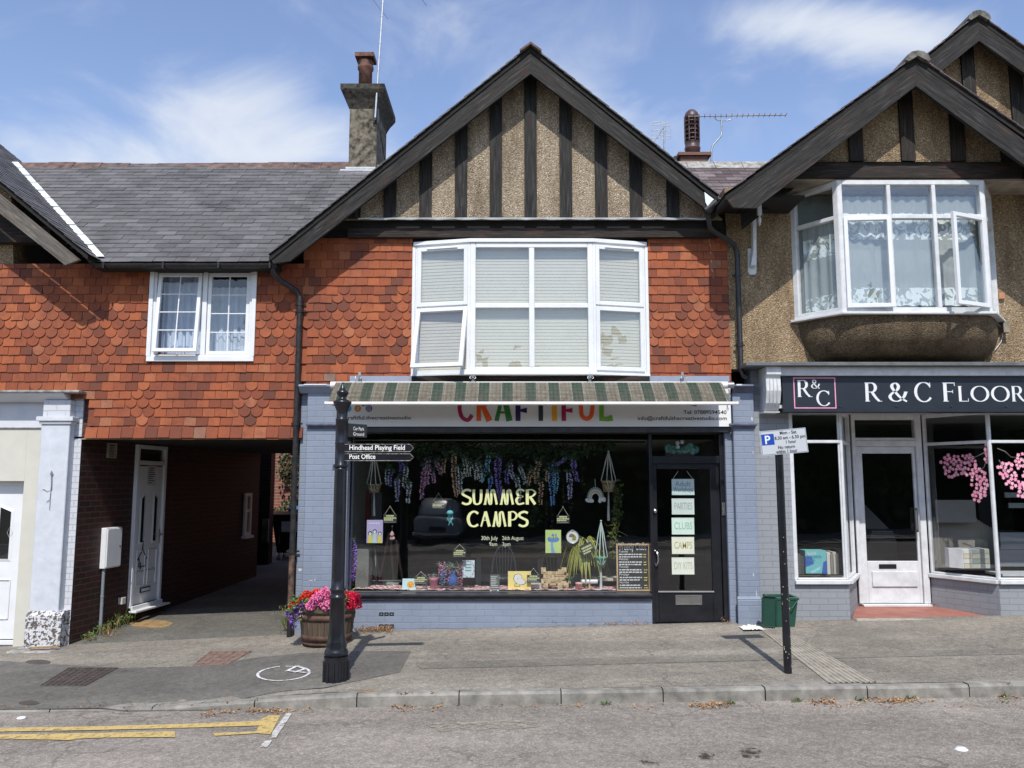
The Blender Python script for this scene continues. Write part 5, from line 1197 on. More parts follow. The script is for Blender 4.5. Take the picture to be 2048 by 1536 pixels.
for i in range(n):
    a, b = xa_+.2+(xb_-xa_-.2)*i/n, xa_+.2+(xb_-xa_-.2)*(i+1)/n; w1, w2 = .007*math.sin(i*2.3), .007*math.sin((i+1)*2.3)
    mb.add([(a, YGW2-.08, zg2-.014+w1), (b, YGW2-.08, zg2-.014+w2), (b, YGW2-.036, zg2+.004), (a, YGW2-.036, zg2+.004)], [(0, 1, 2, 3)])
mb.build('drip_flashing', M['soffit'], rh)
# ---- the bay
bwp = thing('x', '', '') if False else None
P0, P1, P2_, P3_ = V((o0, 0, 0)), V((f0, YB, 0)), V((f1, YB, 0)), V((o1, 0, 0))
bh = bz1-bz0
mb = MB(); fw = f1-f0
mb.frame(P1+Z1*(bz0+.03), X1, Y1, fw, bh-.03, .06, 0, .09)
ca, cb = fw*.36-.02, fw*.655
rm_ = zat(432, YB)-bz0-.03
for u in (ca, cb): mb.ob(P1+Z1*(bz0+.03), X1, Y1, Z1, u-.025, u+.025, .001, .08, .06, bh-.09)
us = [.06, ca-.025, ca+.025, cb-.025, cb+.025, fw-.06]
for i in range(3): mb.ob(P1+Z1*(bz0+.03), X1, Y1, Z1, us[2*i], us[2*i+1], .003, .078, rm_-.03, rm_+.025)
bay = mb.build('bay_window', M['whitewood'], rh, bevel=.006)
UL2 = (P1-P0).normalized(); NL2 = V((-UL2.y, UL2.x, 0)); wl2 = (P1-P0).length; UR2 = (P3_-P2_).normalized(); NR2 = V((-UR2.y, UR2.x, 0))
for O, U, N in ((P0, UL2, NL2), (P2_, UR2, NR2)):
    mb = MB(); mb.frame(O+Z1*(bz0+.03), U, N, wl2, bh-.03, .07, 0, .08); mb.ob(O+Z1*(bz0+.03), U, N, Z1, .07, wl2-.07, .002, .07, rm_-.03, rm_+.02); mb.build('side_light', M['whitewood'], bay, bevel=.005)
    mb = MB(); q4 = [O+U*a+N*.04+Z1*b for a, b in ((.07, bz0+.09), (wl2-.07, bz0+.09), (wl2-.07, bz1-.06), (.07, bz1-.06))]; mb.quad(*q4); mb.build('glass', M['glass_up'] if O is P2_ else M['glass'], bay)
mb = MB()
O = P1+Z1*(bz0+.03)
def gl_(a, b, c, d, yo=.04): mb.quad(O+X1*a+Y1*yo+Z1*c, O+X1*b+Y1*yo+Z1*c, O+X1*b+Y1*yo+Z1*d, O+X1*a+Y1*yo+Z1*d)
for i in range(3): gl_(us[2*i], us[2*i+1], rm_+.02, bh-.09)
gl_(us[2], us[3], .06, rm_-.03)
mb.build('glass', M['glass_up'], bay)
cw = us[1]-us[0]
sash('casement', O+X1*(us[0]-.01)+Z1*.05-Y1*.03, (X1*math.cos(R_(5))-Y1*math.sin(R_(5))), (Y1*math.cos(R_(5))+X1*math.sin(R_(5))), cw+.01, rm_-.07, bay, t=.05)
an = R_(24); hp = O+X1*(us[5]+.02)-Y1*.03; Uo = V((math.cos(an), math.sin(an), 0)); 
sash('casement', hp-Uo*(us[5]-us[4])+Z1*.05, Uo, V((-math.sin(an), math.cos(an), 0)), us[5]-us[4]+.01, rm_-.07, bay, t=.05)
pl2 = [(o0-.03, .0), (o0-.06, -.03), (f0-.02, YB-.05), (f1+.02, YB-.05), (o1+.06, -.03), (o1+.03, .0)]
mb = MB(); mb.prism([(x, y, bz0-.0) for x, y in pl2], (0, 0, .03)); mb.build('sill', M['whitewood'], bay, bevel=.004)
mb = MB(); mb.prism([(x, y, bz0+.04) for x, y in ((o0+.1, .0), (f0+.05, YB+.3), (f1-.05, YB+.3), (o1-.1, .0))], (0, 0, .01)); mb.box(o0+.1, o1-.1, -.02, -.005, bz0+.04, bz1-.02); mb.build('room_back', plain('dim_bay_room', (.16, .18, .18), .9), bay)
# lace curtains
def mk_lace():
    t = NT('lace_curtain'); u = t.coord('uv'); s = t.new('ShaderNodeSeparateXYZ'); t.link(u, s.inputs[0])
    n = t.noise(u, 9, 2, .5, 2.0); band = t.ramp(s.outputs[1], [(0, 1), (.16, 1), (.165, 0), (.60, 0), (.605, 1), (.84, 1), (.845, 0)], 'CONSTANT')
    mt_ = t.ramp(n, [(.47, 0), (.50, 1)]); a = t.math('MULTIPLY', band, mt_)
    al = t.math('ADD', t.math('MULTIPLY', a, .6), .42); t.done((.62, .68, .68), .9); t.link(al, t.b.inputs['Alpha']); return t.m
M['lace'] = mk_lace()
mb = MB()
def lace(O, U, N, w, h):
    n = 60; vs = []; uv = []
    for i in range(n+1):
        f = i/n; lo = .015*abs(math.sin(f*w*18)); o_ = V(O)+V(U)*(w*f)+V(N)*(.012*math.sin(f*w*45)); vs += [o_+Z1*lo, o_+Z1*h]; uv += [(w*f, lo/h), (w*f, 1)]
    mb.add(vs, [(2*i, 2*i+2, 2*i+3, 2*i+1) for i in range(n)], [[uv[j] for j in (2*i, 2*i+2, 2*i+3, 2*i+1)] for i in range(n)], sm=True)
lace(P1+V((.06, .13, bz0+.13)), X1, Y1, fw-.12, bh-.3); lace(P0+UL2*.12+NL2*.08+Z1*(bz0+.11), UL2, NL2, wl2-.12, bh*.66)
mb.build('net_curtain', M['lace'], bay)
mb = MB(); c_ = O+X1*(us[1]-.0)+Z1*(rm_-.2)-Y1*.012; mb.tube([c_+Z1*.06, c_+V((-.03, 0, .03)), c_+V((-.035, 0, -.01)), c_+V((-.01, 0, -.06))], .004, 5); mb.box(c_.x+.0, c_.x+.016, c_.y-.003, c_.y+.003, c_.z-.05, c_.z+.05); mb.build('window_ornament', M['ochre'], bay)
# rounded pebbledash underside of the bay
mb = MB(); n = 12; zb_b = zat(722, 0); vs = []
for i in range(n+1):
    t = i/n; z = bz0-.002-(bz0-zb_b)*t; k = math.sqrt(max(0, 1-t**2.6)); ins = .2*(t**2.2)
    dep = YB*.97*k-.001*(1-t)
    wl_x, wr_x = o0+.05+ins, o1-.05-ins; cxm = (wl_x+wr_x)/2; hw = (wr_x-wl_x)/2; pw = 2/(5.5-2.6*t); 
    for j in range(17):
        a_ = PI-PI*j/16; sp_ = (o0*0+f0-o0)*.97; q5 = abs(j-8)/8; edge = .5
        tx, ty = ((cxm+math.copysign(1, j-8)*(hw-sp_)*(q5/edge), dep) if q5 <= edge else (cxm+math.copysign(1, j-8)*(hw-sp_+sp_*(q5-edge)/(1-edge)), dep*(1-(q5-edge)/(1-edge))))
        ex, ey = cxm+hw*math.copysign(abs(math.cos(a_))**.75, math.cos(a_)), dep*abs(math.sin(a_))**.75; m_ = min(1, .25+t); vs.append((tx*(1-m_)+ex*m_, ty*(1-m_)+ey*m_-.001, z))
mb.add(vs, [(i*17+k, (i+1)*17+k, (i+1)*17+k+1, i*17+k+1) for i in range(n) for k in range(16)], sm=True)
mb.f = [f[::-1] for f in mb.f]
mb.build('bay_underside', mk_pebble('damp_shaded_pebbledash', (1.0, .88, .7), .45), rh)  # damp tone plus underside shade, both put into the darker pebble colours
mb = MB(); c_ = at(1990, 648, -.05); mb.box(o1-.02, o1+.06, -.1, -.001, bz0-.14, bz0-.003); mb.build('bracket', M['soffit_pale'], rh)
# old white timber bracket under the eaves, left
mb = MB(); Yk = -.1
mb.prism(pl([(1496, 497), (1513, 497), (1513, 546), (1510, 549), (1500, 549), (1496, 544)], -.03), (0, .03, 0)); mb.prism(pl([(1504, 430), (1510, 418), (1513, 425), (1513, 530), (1502, 530), (1507, 500), (1506, 450)], -.14), (0, .1, 0)); mb.box(*(lambda a, b: (a.x, b.x))(at(1515, 425, -.45), at(1523, 425, -.45)), -.47, -.43, zat(430, -.45), zat(408, -.45)); p = at(1519, 430, -.45); mb.lathe([(.02, 0), (.008, -.02), (.022, -.05), (.02, -.09), (.006, -.12), (.012, -.13), (.002, -.14)], p, 10)
tag(mb.build('eaves_bracket', M['whitewood'], rh), None)
mb = MB(); mb.box(xl2+.18, xat(1600, 400, -.45), -.62, -.001, zat(412, -.3)-.0, zat(412, -.3)+.03); mb.build('eaves_soffit', M['soffit'], rh)
# chimney with louvred pot, between the gables
p = at(1389, 325, 3.0); zb_c = ZR-.3; ct = zat(300, 2.9)
mb = MB(); xa_, xb_ = xat(1362, 320, 2.9), xat(1416, 320, 2.9)
mb.box(xa_, xb_, 2.9, 4.0, zb_c, zat(312, 2.9)); mb.box(xa_-.05, xb_+.05, 2.85, 4.05, zat(312, 2.9)+.001, zat(306, 2.9)); mb.add([(xa_-.05, 2.85, zat(306, 2.9)+.001), (xb_+.05, 2.85, zat(306, 2.9)+.001), (xb_+.05, 4.05, zat(306, 2.9)+.001), (xa_-.05, 4.05, zat(306, 2.9)+.001), (xa_+.1, 3.0, ct), (xb_-.1, 3.0, ct), (xb_-.1, 3.9, ct), (xa_+.1, 3.9, ct)], [(0, 1, 5, 4), (1, 2, 6, 5), (3, 0, 4, 7), (4, 5, 6, 7)])
rch = mb.build('chimney', mk_brick('chimney_brick', (.20, .085, .06), (.14, .07, .055), (.2, .17, .14), dirt=(.12, .10, .07), dirt_amt=.8), r2)
c_ = V((xat(1385, 300, 3.2), 3.2, ct-.02)); r = .125; hh = zat(220, 3.2)-c_.z
mb = MB(); mb.lathe([(r*1.04, 0), (r*1.04, hh*.17), (r*1.1, hh*.18), (r*1.1, hh*.2), (r, hh*.21), (r, hh*.31), (r*1.06, hh*.32), (r*.75, hh*.34), (r*.7, hh*.80), (r*1.05, hh*.81), (r*1.05, hh*.85), (r*.85, hh*.93), (r*.5, hh*.985), (0.001, hh)], c_, 24)
for i in range(5): z = hh*(.38+.09*i); mb.lathe([(r*.7, z+.012), (r*1.08, z-.018), (r*1.08, z-.008), (r*.7, z+.03)], c_, 24)
for k in range(8): a = k*PI/4+.2; mb.tube([c_+V((r*1.04*math.cos(a), r*1.04*math.sin(a), hh*.32)), c_+V((r*1.04*math.cos(a), r*1.04*math.sin(a), hh*.84))], .012, 6)
mb.build('louvred_pot', M['potdark'], r2)
mb = MB(); mb.lathe([(.1, 0), (.1, hh*.2), (.115, hh*.22), (.115, hh*.27), (.09, hh*.28)], c_+V((-.12, .55, 0)), 16); mb.build('chimney_pot', M['potdark'], r2)
# main roof slates seen between the gables, in a browner slate
mb = MB(); xs = 1.6; tiles(mb, V((xs, YE-.05+.03, ZE-.05+.03)), X1, MH, MN, 3.2, ML+.03, .27, .139, .006, .016, .31, lambda u, v: .9 < v < ML-.02, None, jit=.006, thick=.006); mb.build('slates', M['slate2'], r2)
mb = MB(); x = 1.5; rg = random.Random(8)
while x < 4.6: mb.prism([(x+.004, YR-.17, ZR-.11), (x+.004, YR, ZR+.065), (x+.004, YR+.17, ZR-.11), (x+.004, YR+.15, ZR-.13), (x+.004, YR, ZR+.035), (x+.004, YR-.15, ZR-.13)], (.442, 0, 0)); x += .45
mb.build('ridge_tiles', M['greycap'], r2)
# further gable behind, to the right
g4 = thing('rear_gable', 'higher half-timbered gable rising behind the flooring shop gable', 'house', (6.3, 0, .15))
Y4 = -.25; a4 = at(1955, 31, Y4); s4 = .80
mb = MB(); L4 = 3.2
for sg in (-1, 1): mb.prism([(a4.x, Y4, a4.z-.07), (a4.x, Y4, a4.z-.01), (a4.x+sg*L4, Y4, a4.z-.01-L4*s4), (a4.x+sg*L4, Y4, a4.z-.07-L4*s4)], (0, 4.5, 0))
r4 = mb.build('roof', M['soffit'], g4); ridge(r4, a4, Y4-.05, 3.4, M['darkcap'])
for sg in (-1, 1):
    d = V((-sg, 0, s4)).normalized(); mb = MB(); tiles(mb, V((a4.x+sg*L4, Y4-.03, a4.z-.0-L4*s4)), Y1, d, V((sg*d.z, 0, abs(d.x))), 4.4, L4*math.hypot(1, s4)-.03, .27, .139, .006, .014, .31, None, None, jit=.005, thick=.006); mb.build('slates', M['slate2'], r4)
for sg in (-1, 1):
    mb = MB(); h_ = .30; P = [V((a4.x, Y4+.005, a4.z-.05)), V((a4.x, Y4+.005, a4.z-.05-h_)), V((a4.x+sg*L4, Y4+.005, a4.z-.05-h_-L4*s4)), V((a4.x+sg*L4, Y4+.005, a4.z-.05-L4*s4))]
    mb.prism(P, (0, .05, 0), axis=P[3]-P[0]); mb.build('bargeboard', M['wood'], g4)
mb = MB(); mb.prism([(a4.x-3, Y4+.3, a4.z-.1-3*s4), (a4.x+3, Y4+.3, a4.z-.1-3*s4), (a4.x, Y4+.3, a4.z-.1)], (0, .2, 0)); mb.build('gable_panel', M['pebble2'], g4)
for px in (1941, 2036, 1850):
    a, b = xat(px-13, 200, Y4+.27), xat(px+13, 200, Y4+.27); f_ = lambda x: a4.z-.1-abs(x-a4.x)*s4
    mb = MB(); P = [(a, Y4+.265, 6.0), (b, Y4+.265, 6.0), (b, Y4+.265, f_(b))]+([(a4.x, Y4+.265, a4.z-.1)] if a < a4.x < b else [])+[(a, Y4+.265, f_(a))]; mb.prism(P, (0, .034, 0), axis=Z1); mb.build('timber', M['wood'], g4)

# ---- flooring shopfront
fsz = zat(824, -.24)
ff = thing('flooring_shopfront', 'grey brick and white timber flooring shopfront with a recessed doorway', 'shopfront', (5, 0, .15))
zcn = zat(724, -.4)
mb = MB(); nx0 = xat(1492, 724, -.4); mb.box(nx0, XR1, -.4, .02, zcn-.045, zcn); mb.build('cornice', plain('lead_grey_cornice', (.12, .13, .135), .6, var=.2), ff, bevel=.006)
mb = MB(); wx0 = xat(1560, 740, -.3); mb.box(wx0, XR1, -.3, -.0, zat(751, -.3), zcn-.0455); mb.build('cornice_moulding', M['whitewood'], ff, bevel=.006)
cx_a, cx_b = xat(1530, 780, -.25), xat(1562, 780, -.3)
mb = MB(); zt3, zb3 = zcn-.046, zat(823, -.2)
mb.prism([(cx_a, -.0, zt3), (cx_a, -.34, zt3), (cx_a, -.34, zt3-.1), (cx_a, -.30, zt3-.13), (cx_a, -.31, zt3-.3), (cx_a, -.26, zt3-.45), (cx_a, -.18, zb3+.01), (cx_a, -.0, zb3)], (cx_b-cx_a, 0, 0))
for i in range(3): xx = cx_a+(cx_b-cx_a)*(.25+.25*i); mb.tube([(xx, -.312, zt3-.15), (xx, -.322, zt3-.3), (xx, -.272, zt3-.44), (xx, -.20, zb3+.03)], .009, 6)
mb.box(cx_a-.01, cx_b+.01, -.2, -.0, zb3-.015, zb3-.001); mb.build('console', M['whitewood'], ff, bevel=.006)
xw0, xw1 = xat(1583, 1000, 0), xat(1690, 1000, 0); xd0, xd1 = xat(1708, 1050, .8), xat(1855, 1050, .8); xw2 = xat(1986, 1000, 0)
zri = zat(1160, 0)
mb = MB(); mb.box(3.061, xw0+.0, -.0, .3, ZG2, zcn-.047); mb.build('pilaster', M['greybrick'], ff)
mb = MB(); mb.box(xw0+.001, xw1, .0, .28, ZG2, zri-.05); mb.build('stall_riser', M['greybrick'], ff)
mb = MB(); mb.prism([(xw1+.001, .0, ZG2), (xd0, .8, ZG2), (xd0-.25, .8, ZG2), (xw1-.25, .281, ZG2), (xw1+.001, .281, ZG2)][::1], (0, 0, zri-.05-ZG2))
mb.prism([(xw2-.001, .0, ZG2), (xd1, .8, ZG2), (xd1+.25, .8, ZG2), (xw2+.25, .281, ZG2), (xw2-.001, .281, ZG2)], (0, 0, zri-.05-ZG2)); mb.box(xw2+.0, XR1, .0, .28, ZG2, zri-.051); mb.build('stall_riser', M['greybrick'], ff)
# joinery: posts, rails, sills
ZTB = zat(883, 0); ZHD = fsz
Pw = [V((xw0, 0, 0)), V((xw1, 0, 0)), V((xd0, .8, 0)), V((xd1, .8, 0)), V((xw2, 0, 0)), V((XR1, 0, 0))]
for nm, (A, B) in enumerate(((Pw[0], Pw[1]), (Pw[1], Pw[2]), (Pw[3], Pw[4]), (Pw[4], Pw[5]))):
    U = (B-A).normalized(); N = V((-U.y, U.x, 0)); w = (B-A).length; mb = MB()
    e = .03
    mb.ob(A, U, N, Z1, 0, w, -.05, .12, zri-.05, zri-.0); mb.ob(A, U, N, Z1, e, w-e, .0, .05, ZTB-.02, ZTB+.02); mb.ob(A, U, N, Z1, e, w-e, .0, .06, ZHD-.0, ZHD+.05); mb.ob(A, U, N, Z1, e, w-e, .0, .05, zri+.001, zri+.025)
    mb.ob(A, U, N, Z1, -.0, e if nm else .05, -.0, .06, zri+.001, ZHD+.05)
    if nm == 3: mb.ob(A, U, N, Z1, 2.0, 2.06, .0, .06, zri+.026, ZHD)
    mb.ob(A, U, N, Z1, w-e, w, -.0, .06, zri+.001, ZHD+.0499)
    wd = mb.build('window_frame', M['whitewood'], ff, bevel=.006)
    g = MB(); g.quad(*[A+U*a+N*.025+Z1*b for a, b in ((e, zri+.02), (w-e, zri+.02), (w-e, ZHD), (e, ZHD))]); g.build('glass', M['glass_shop'], wd)
mb = MB(); mb.box(cx_b+.0, XR1, -.2, .9, ZHD+.051, ZHD+.09); mb.box(xw1, xw2, .0, .8, ZHD+.0505, ZHD+.08); mb.build('head_board', M['whitewood'], ff)
# recessed door
zd0, zd1 = zat(1207, .8), zat(893, .8); zs_ = zd0
mb = MB(); jb0, jb1 = xd0, xd1
lf0, lf1 = xat(1717, 1050, .82), xat(1838, 1050, .82)
mb.box(jb0+.02, lf0, .78, .88, zs_, ZHD+.05); mb.box(lf1, jb1-.02, .78, .88, zs_, ZHD+.05); mb.box(lf0, lf1, .78, .88, zd1, zd1+.08); mb.box(lf0, lf1, .78, .88, ZHD-.02, ZHD+.05); mb.box(lf0, lf1, .79, .86, zd1+.0801, zd1+.12)
dw = mb.build('door_frame', M['whitewood'], ff, bevel=.006)
q0, q1, qz0, qz1 = xat(1728, 1000, .82), xat(1829, 1000, .82), zat(1122, .82), zat(907, .82)
mb = MB(); mb.box(lf0+.003, q0, .81, .85, zs_, zd1-.003); mb.box(q1, lf1-.003, .81, .85, zs_, zd1-.003); mb.box(q0, q1, .81, .85, zs_, qz0); mb.box(q0, q1, .81, .85, qz1, zd1-.003)
mb.box(q0+.05, q1-.03, .79, .8099, zs_+.22, zs_+.42); mb.box(q0+.15, q1-.3, .80, .8099, qz0-.1, qz0-.04, mi=1)
mb.build('door_leaf', [M['whitewood'], M['blackplastic']], dw, bevel=.006)
mb = MB(); mb.quad((q0, .83, qz0), (q1, .83, qz0), (q1, .83, qz1), (q0, .83, qz1)); mb.quad((lf0, .83, zd1+.12), (lf1, .83, zd1+.12), (lf1, .83, ZHD-.02), (lf0, .83, ZHD-.02)); mb.build('door_glass', M['glass_shop'], dw)
mb = MB(); p = at(1833, 1040, .79); mb.box(p.x-.012, p.x+.012, .785, .8099, p.z-.16, p.z+.16); mb.box(p.x-.012, p.x+.012, .74, .7849, p.z+.13, p.z+.16); mb.box(p.x-.012, p.x+.012, .74, .7849, p.z-.16, p.z-.13); mb.box(p.x-.012, p.x+.012, .72, .7399, p.z-.16, p.z+.16); mb.ball(at(1833, 1018, .81)-Z1*.0+Z1*.0, .015); mb.build('door_handle', M['alu'], dw, bevel=.002)
# red step and threshold
mb = MB(); zsf = zat(1236, 0); q_ = [V((xw1+.02, .0, zsf)), V((xw2-.02, .0, zsf)), V((xd1-.02, .86, zs_-.03)), V((xd0+.02, .86, zs_-.03))]; mb.add(q_+[V((p.x, p.y, ZG2)) for p in q_], [(0, 1, 2, 3), (0, 4, 5, 1)]); mb.build('step', M['redstep'], ff)
mb = MB(); e0, e1 = gnd(1695, 1240), gnd(2010, 1232); zt4 = zsf; mb.box(xw1+.03, xw2-.0, -.12, -.001, ZG2, zt4+.002); mb.build('step_edge', M['concrete'], ff, bevel=.012)
mb = MB(); mb.box(xd0+.05, xd1-.03, .72, .80, zs_-.034, zs_-.003); mb.build('threshold', M['whitewood'], ff, bevel=.005)
# interior shell
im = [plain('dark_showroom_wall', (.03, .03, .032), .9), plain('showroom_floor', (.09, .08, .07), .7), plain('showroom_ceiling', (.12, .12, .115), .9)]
mb = MB(); a, b, zf2, zc2 = 3.1, XR1-.3, .2, ZHD+.09
mb.add([(a, .3, zf2), (a, 5, zf2), (a, 5, zc2), (a, .3, zc2)], [(0, 1, 2, 3)]); mb.add([(b, .3, zf2), (b, 5, zf2), (b, 5, zc2), (b, .3, zc2)], [(3, 2, 1, 0)]); mb.add([(a, 5, zf2), (b, 5, zf2), (b, 5, zc2), (a, 5, zc2)], [(0, 1, 2, 3)])
mb.add([(a, .9, zf2), (b, .9, zf2), (b, 5, zf2), (a, 5, zf2)], [(0, 1, 2, 3)], mi=1); mb.add([(a, .05, zc2), (b, .05, zc2), (b, 5, zc2), (a, 5, zc2)], [(3, 2, 1, 0)], mi=2)
mb.prism([(xw0, .03, zri-.049), (xw1-.02, .03, zri-.049), (xd0-.03, .8, zri-.049), (xw0, .8, zri-.049)], (0, 0, .02), mi=2); mb.prism([(xw2+.02, .03, zri-.049), (XR1, .03, zri-.049), (XR1, .8, zri-.049), (xd1+.03, .8, zri-.049)], (0, 0, .02), mi=2)
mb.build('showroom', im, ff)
# fascia sign
nv = plain('dark_slate_blue_board', (.018, .024, .034), .38, var=.1)
sg_ = thing('flooring_sign', 'dark blue-grey fascia sign with white serif lettering and pink framed emblem', 'sign', (5.5, -.24, fsz))
sy = -.25; sx0 = xat(1565, 786, sy); sz0, sz1 = zat(824, sy), zat(750, sy)
mb = MB(); mb.box(sx0, XR1, sy, sy+.2, sz0, sz1); mb.build('board', nv, sg_, bevel=.003)
mb = MB(); base = at(1732, 803, sy-.001); hh = zat(766, sy)-base.z; pm = at(1733, 803, sy).x-at(1732, 803, sy).x
def word(s_, px, hpx, py=803, small=None, sx=1.0):
    o_ = at(px, py, sy-.001); return serif(mb, s_, o_, X1, Z1, -Y1, hpx*pm, thick=.155, thin=.04, sx=sx)
word('R', 1729, 38, sx=1.08); word('&', 1777, 38, sx=1.12); word('C', 1829, 40, 804, sx=.98); word('F', 1885, 38, sx=1.2)
for ch, px in (('L', 1916), ('O', 1942), ('O', 1983), ('R', 2023), ('I', 2058), ('N', 2076), ('G', 2110)): word(ch, px, 31, sx=1.12 if ch != 'O' else 1.2)
mb.build('lettering', M['pvc'], sg_)
mb = MB(); a, b = at(1588.5, 817, sy), at(1670, 755, sy); mb.frame((a.x, sy-.004, a.z), X1, Y1, b.x-a.x, b.z-a.z, .013, 0, .0035); mb.build('pink_border', plain('pink_trim', (.75, .30, .45), .5), sg_)
mb = MB(); word('R', 1594, 34, 794, sx=1.05); word('&', 1622, 18, 777, sx=1.1); word('C', 1633, 31, 812, sx=1.0); mb.build('emblem', M['pvc'], sg_)
mb = MB()
for px in (1680, 1793, 1903, 2013): c_ = at(px, 813, sy-.004); mb.ball(c_, .012, 8)
mb.build('fixing_screw', nv, sg_)
# blossom decals on the right-hand panes
def blossoms(name, A, B, region, n, seed, par):
    U = (B-A).normalized(); N = V((-U.y, U.x, 0)); rg = random.Random(seed); mb = MB(); pts = []
    o = V((0, CY, CZ)); i = 0; tries = 0
    while len(pts) < n and tries < 9000:
        tries += 1; rx, ry, cx, cy = region[rg.randrange(len(region))]
        px, py = cx+rx*rg.uniform(-1, 1), cy+ry*rg.uniform(-1, 1)
        if ((px-cx)/rx)**2+((py-cy)/ry)**2 > 1: continue
        if any((px-a)**2+(py-b)**2 < 33 for a, b in pts): continue
        pts.append((px, py)); d = ray(px, py); t = ((A+N*.018)-o).dot(N)/d.dot(N); c = o+d*t; r = .026*rg.uniform(.85, 1.1); a0 = rg.random()*6
        c = c-N*(.0006+.0001*(len(pts) % 30)); ring_ = []
        for k in range(20):
            a = a0+2*PI*k/20; rr_ = r*(.62+.38*abs(math.sin(2.5*(a-a0)))); ring_.append(c+U*(rr_*math.cos(a))+Z1*(rr_*math.sin(a)))
        mb.add([c]+ring_, [(0, 1+k, 1+(k+1) % 20) for k in range(20)], rnd=rg.random())
    return mb.build(name, M['blossom'], par)
t = NT('pink_blossom_vinyl'); M['blossom'] = t.done(t.ramp(t.attr(), [(0, (.72, .25, .38)), (1, (.85, .42, .52))]), .6)
bl = thing('blossom_decals', 'pink cherry blossom stickers on the flooring shop windows', 'window sticker', (5.9, .3, 1.5))
blossoms('blossom_cluster', Pw[3], Pw[4], [(26, 16, 1905, 925), (20, 22, 1935, 930), (16, 22, 1955, 955), (12, 20, 1965, 975), (6, 22, 1974, 905), (9, 13, 1955, 990), (22, 10, 1910, 945)], 95, 5, bl)
blossoms('blossom_cluster', Pw[4], Pw[5], [(20, 18, 2030, 960), (16, 12, 2012, 935), (16, 20, 2045, 925), (20, 16, 2050, 980), (26, 30, 2085, 950), (10, 10, 2008, 948)], 85, 6, bl)
mb = MB()
def brn(pts, A, B):
    U = (B-A).normalized(); N = V((-U.y, U.x, 0)); o = V((0, CY, CZ)); P = []
    for q_ in pts: d = ray(*q_); t = ((A+N*.018)-o).dot(N)/d.dot(N); P.append(o+d*t-N*.0003)
    mb.tube(P, [.007-.0045*i/(len(P)-1) for i in range(len(P))], 5)
brn([(1974, 903), (1955, 912), (1935, 920), (1905, 930), (1890, 935)], Pw[3], Pw[4]); brn([(1975, 915), (1968, 935), (1950, 945)], Pw[3], Pw[4])
brn([(1995, 897), (2010, 903), (2022, 914), (2050, 917)], Pw[4], Pw[5]); brn([(1998, 920), (2008, 940), (2025, 955)], Pw[4], Pw[5])
mb.build('branch', plain('grey_branch_vinyl', (.16, .15, .14), .7), bl)
# ============================================================ STREET THINGS
def gz(x, y): return zg(x, y)
# fingerpost
bp = gnd(672, 1368); PY = bp.y+.13; fx = xat(672, 1330, PY); b0 = gz(fx, PY)
fp = thing('fingerpost', 'black cast iron fingerpost with spike finial and two white lettered arms', 'signpost', (fx, PY, b0))
pp = lambda r, py: (r, zat(py, PY)-b0)
def rp(px, py): return px/FPX*(PY-CY)*1.0/ray(1024, py).y*.5
mb = MB(); prof = [(rp(48, 1365), -.05), (rp(48, 1365), zat(1318, PY)-b0), (rp(49, 1310), zat(1312, PY)-b0)]
mb.lathe(prof+[(rp(40, 1310), zat(1310, PY)-b0)], (fx, PY, b0), 24, sm=False)
for k in range(12): a = k*PI/6; c = V((fx+rp(48, 1350)*math.cos(a), PY+rp(48, 1350)*math.sin(a), b0)); mb.tube([c-Z1*.04, c+Z1*(zat(1322, PY)-b0)], .014, 6)
mb.build('base', M['black'], fp)
mb = MB(); L_ = [(47, 1310), (48, 1305), (45, 1300), (40, 1296), (42, 1290), (36, 1280), (32, 1265), (30.5, 1240), (29.5, 1197), (33, 1196), (33, 1192), (28, 1190), (27.5, 1182), (30.5, 1181), (30.5, 1177), (26.5, 1175), (26, 1155), (25, 1000), (24, 940), (24, 934)]
mb.lathe([(rp(w, y), zat(y, PY)-b0) for w, y in L_], (fx, PY, b0), 28); mb.build('shaft', M['black'], fp)
mb = MB(); mb.lathe([(rp(w, y), zat(y, PY)-b0) for w, y in [(26, 935), (27.5, 934), (27.5, 930), (24, 928), (24, 889), (25, 888), (25, 885), (24, 884), (24, 842), (25.5, 841), (25, 838), (22, 836), (22, 822), (24, 820), (30, 812), (36, 806), (37, 804), (28, 801), (16, 798), (14, 794), (20, 790), (24, 786), (24, 784), (14, 780), (9, 776), (5, 771), (1, 764)]], (fx, PY, b0), 24); mb.build('finial', M['black'], fp)
wh = plain('raised_white_lettering', (.82, .82, .80), .5, var=.03)
for (py0, py1, s_, a, b) in ((888, 904, 'Hindhead Playing Field', 697, 808), (907, 922, 'Post Office', 697, 749)):
    p0, p1 = at(690, py1, PY-.03), at(828, py0, PY-.03); w = p1.x-p0.x; h = p1.z-p0.z
    mb = MB(); P = [(p0.x-.06, 0, p0.z), (p1.x-.035, 0, p0.z), (p1.x, 0, p0.z+h/2), (p1.x-.035, 0, p1.z), (p0.x-.06, 0, p1.z)]
    mb.prism([(x, PY-.042, z) for x, _, z in P], (0, .014, 0)); 
    arm = mb.build('arm', M['black'], fp)
    mb = MB(); t_ = .007
    for z_ in (p0.z, p1.z-t_): mb.box(p0.x-.0, p1.x-.036, PY-.048, PY-.0425, z_, z_+t_)
    mb.plank((p1.x-.036, PY-.048, p0.z+.004), (p1.x-.002, PY-.048, p0.z+h/2), (0, 0, .007), (0, .005, 0)); mb.plank((p1.x-.036, PY-.048, p1.z-.004), (p1.x-.002, PY-.048, p0.z+h/2), (0, 0, .007), (0, .005, 0)); mb.build('rim', plain('worn_pale_rim', (.22, .21, .19), .7, var=.6, scale=30), arm)
    mb = MB(); fit(mb, s_, a+1, b+1, py1-4.3, 9.6, PY-.044, lift=.001, bold=.02); mb.build('lettering', wh, arm)
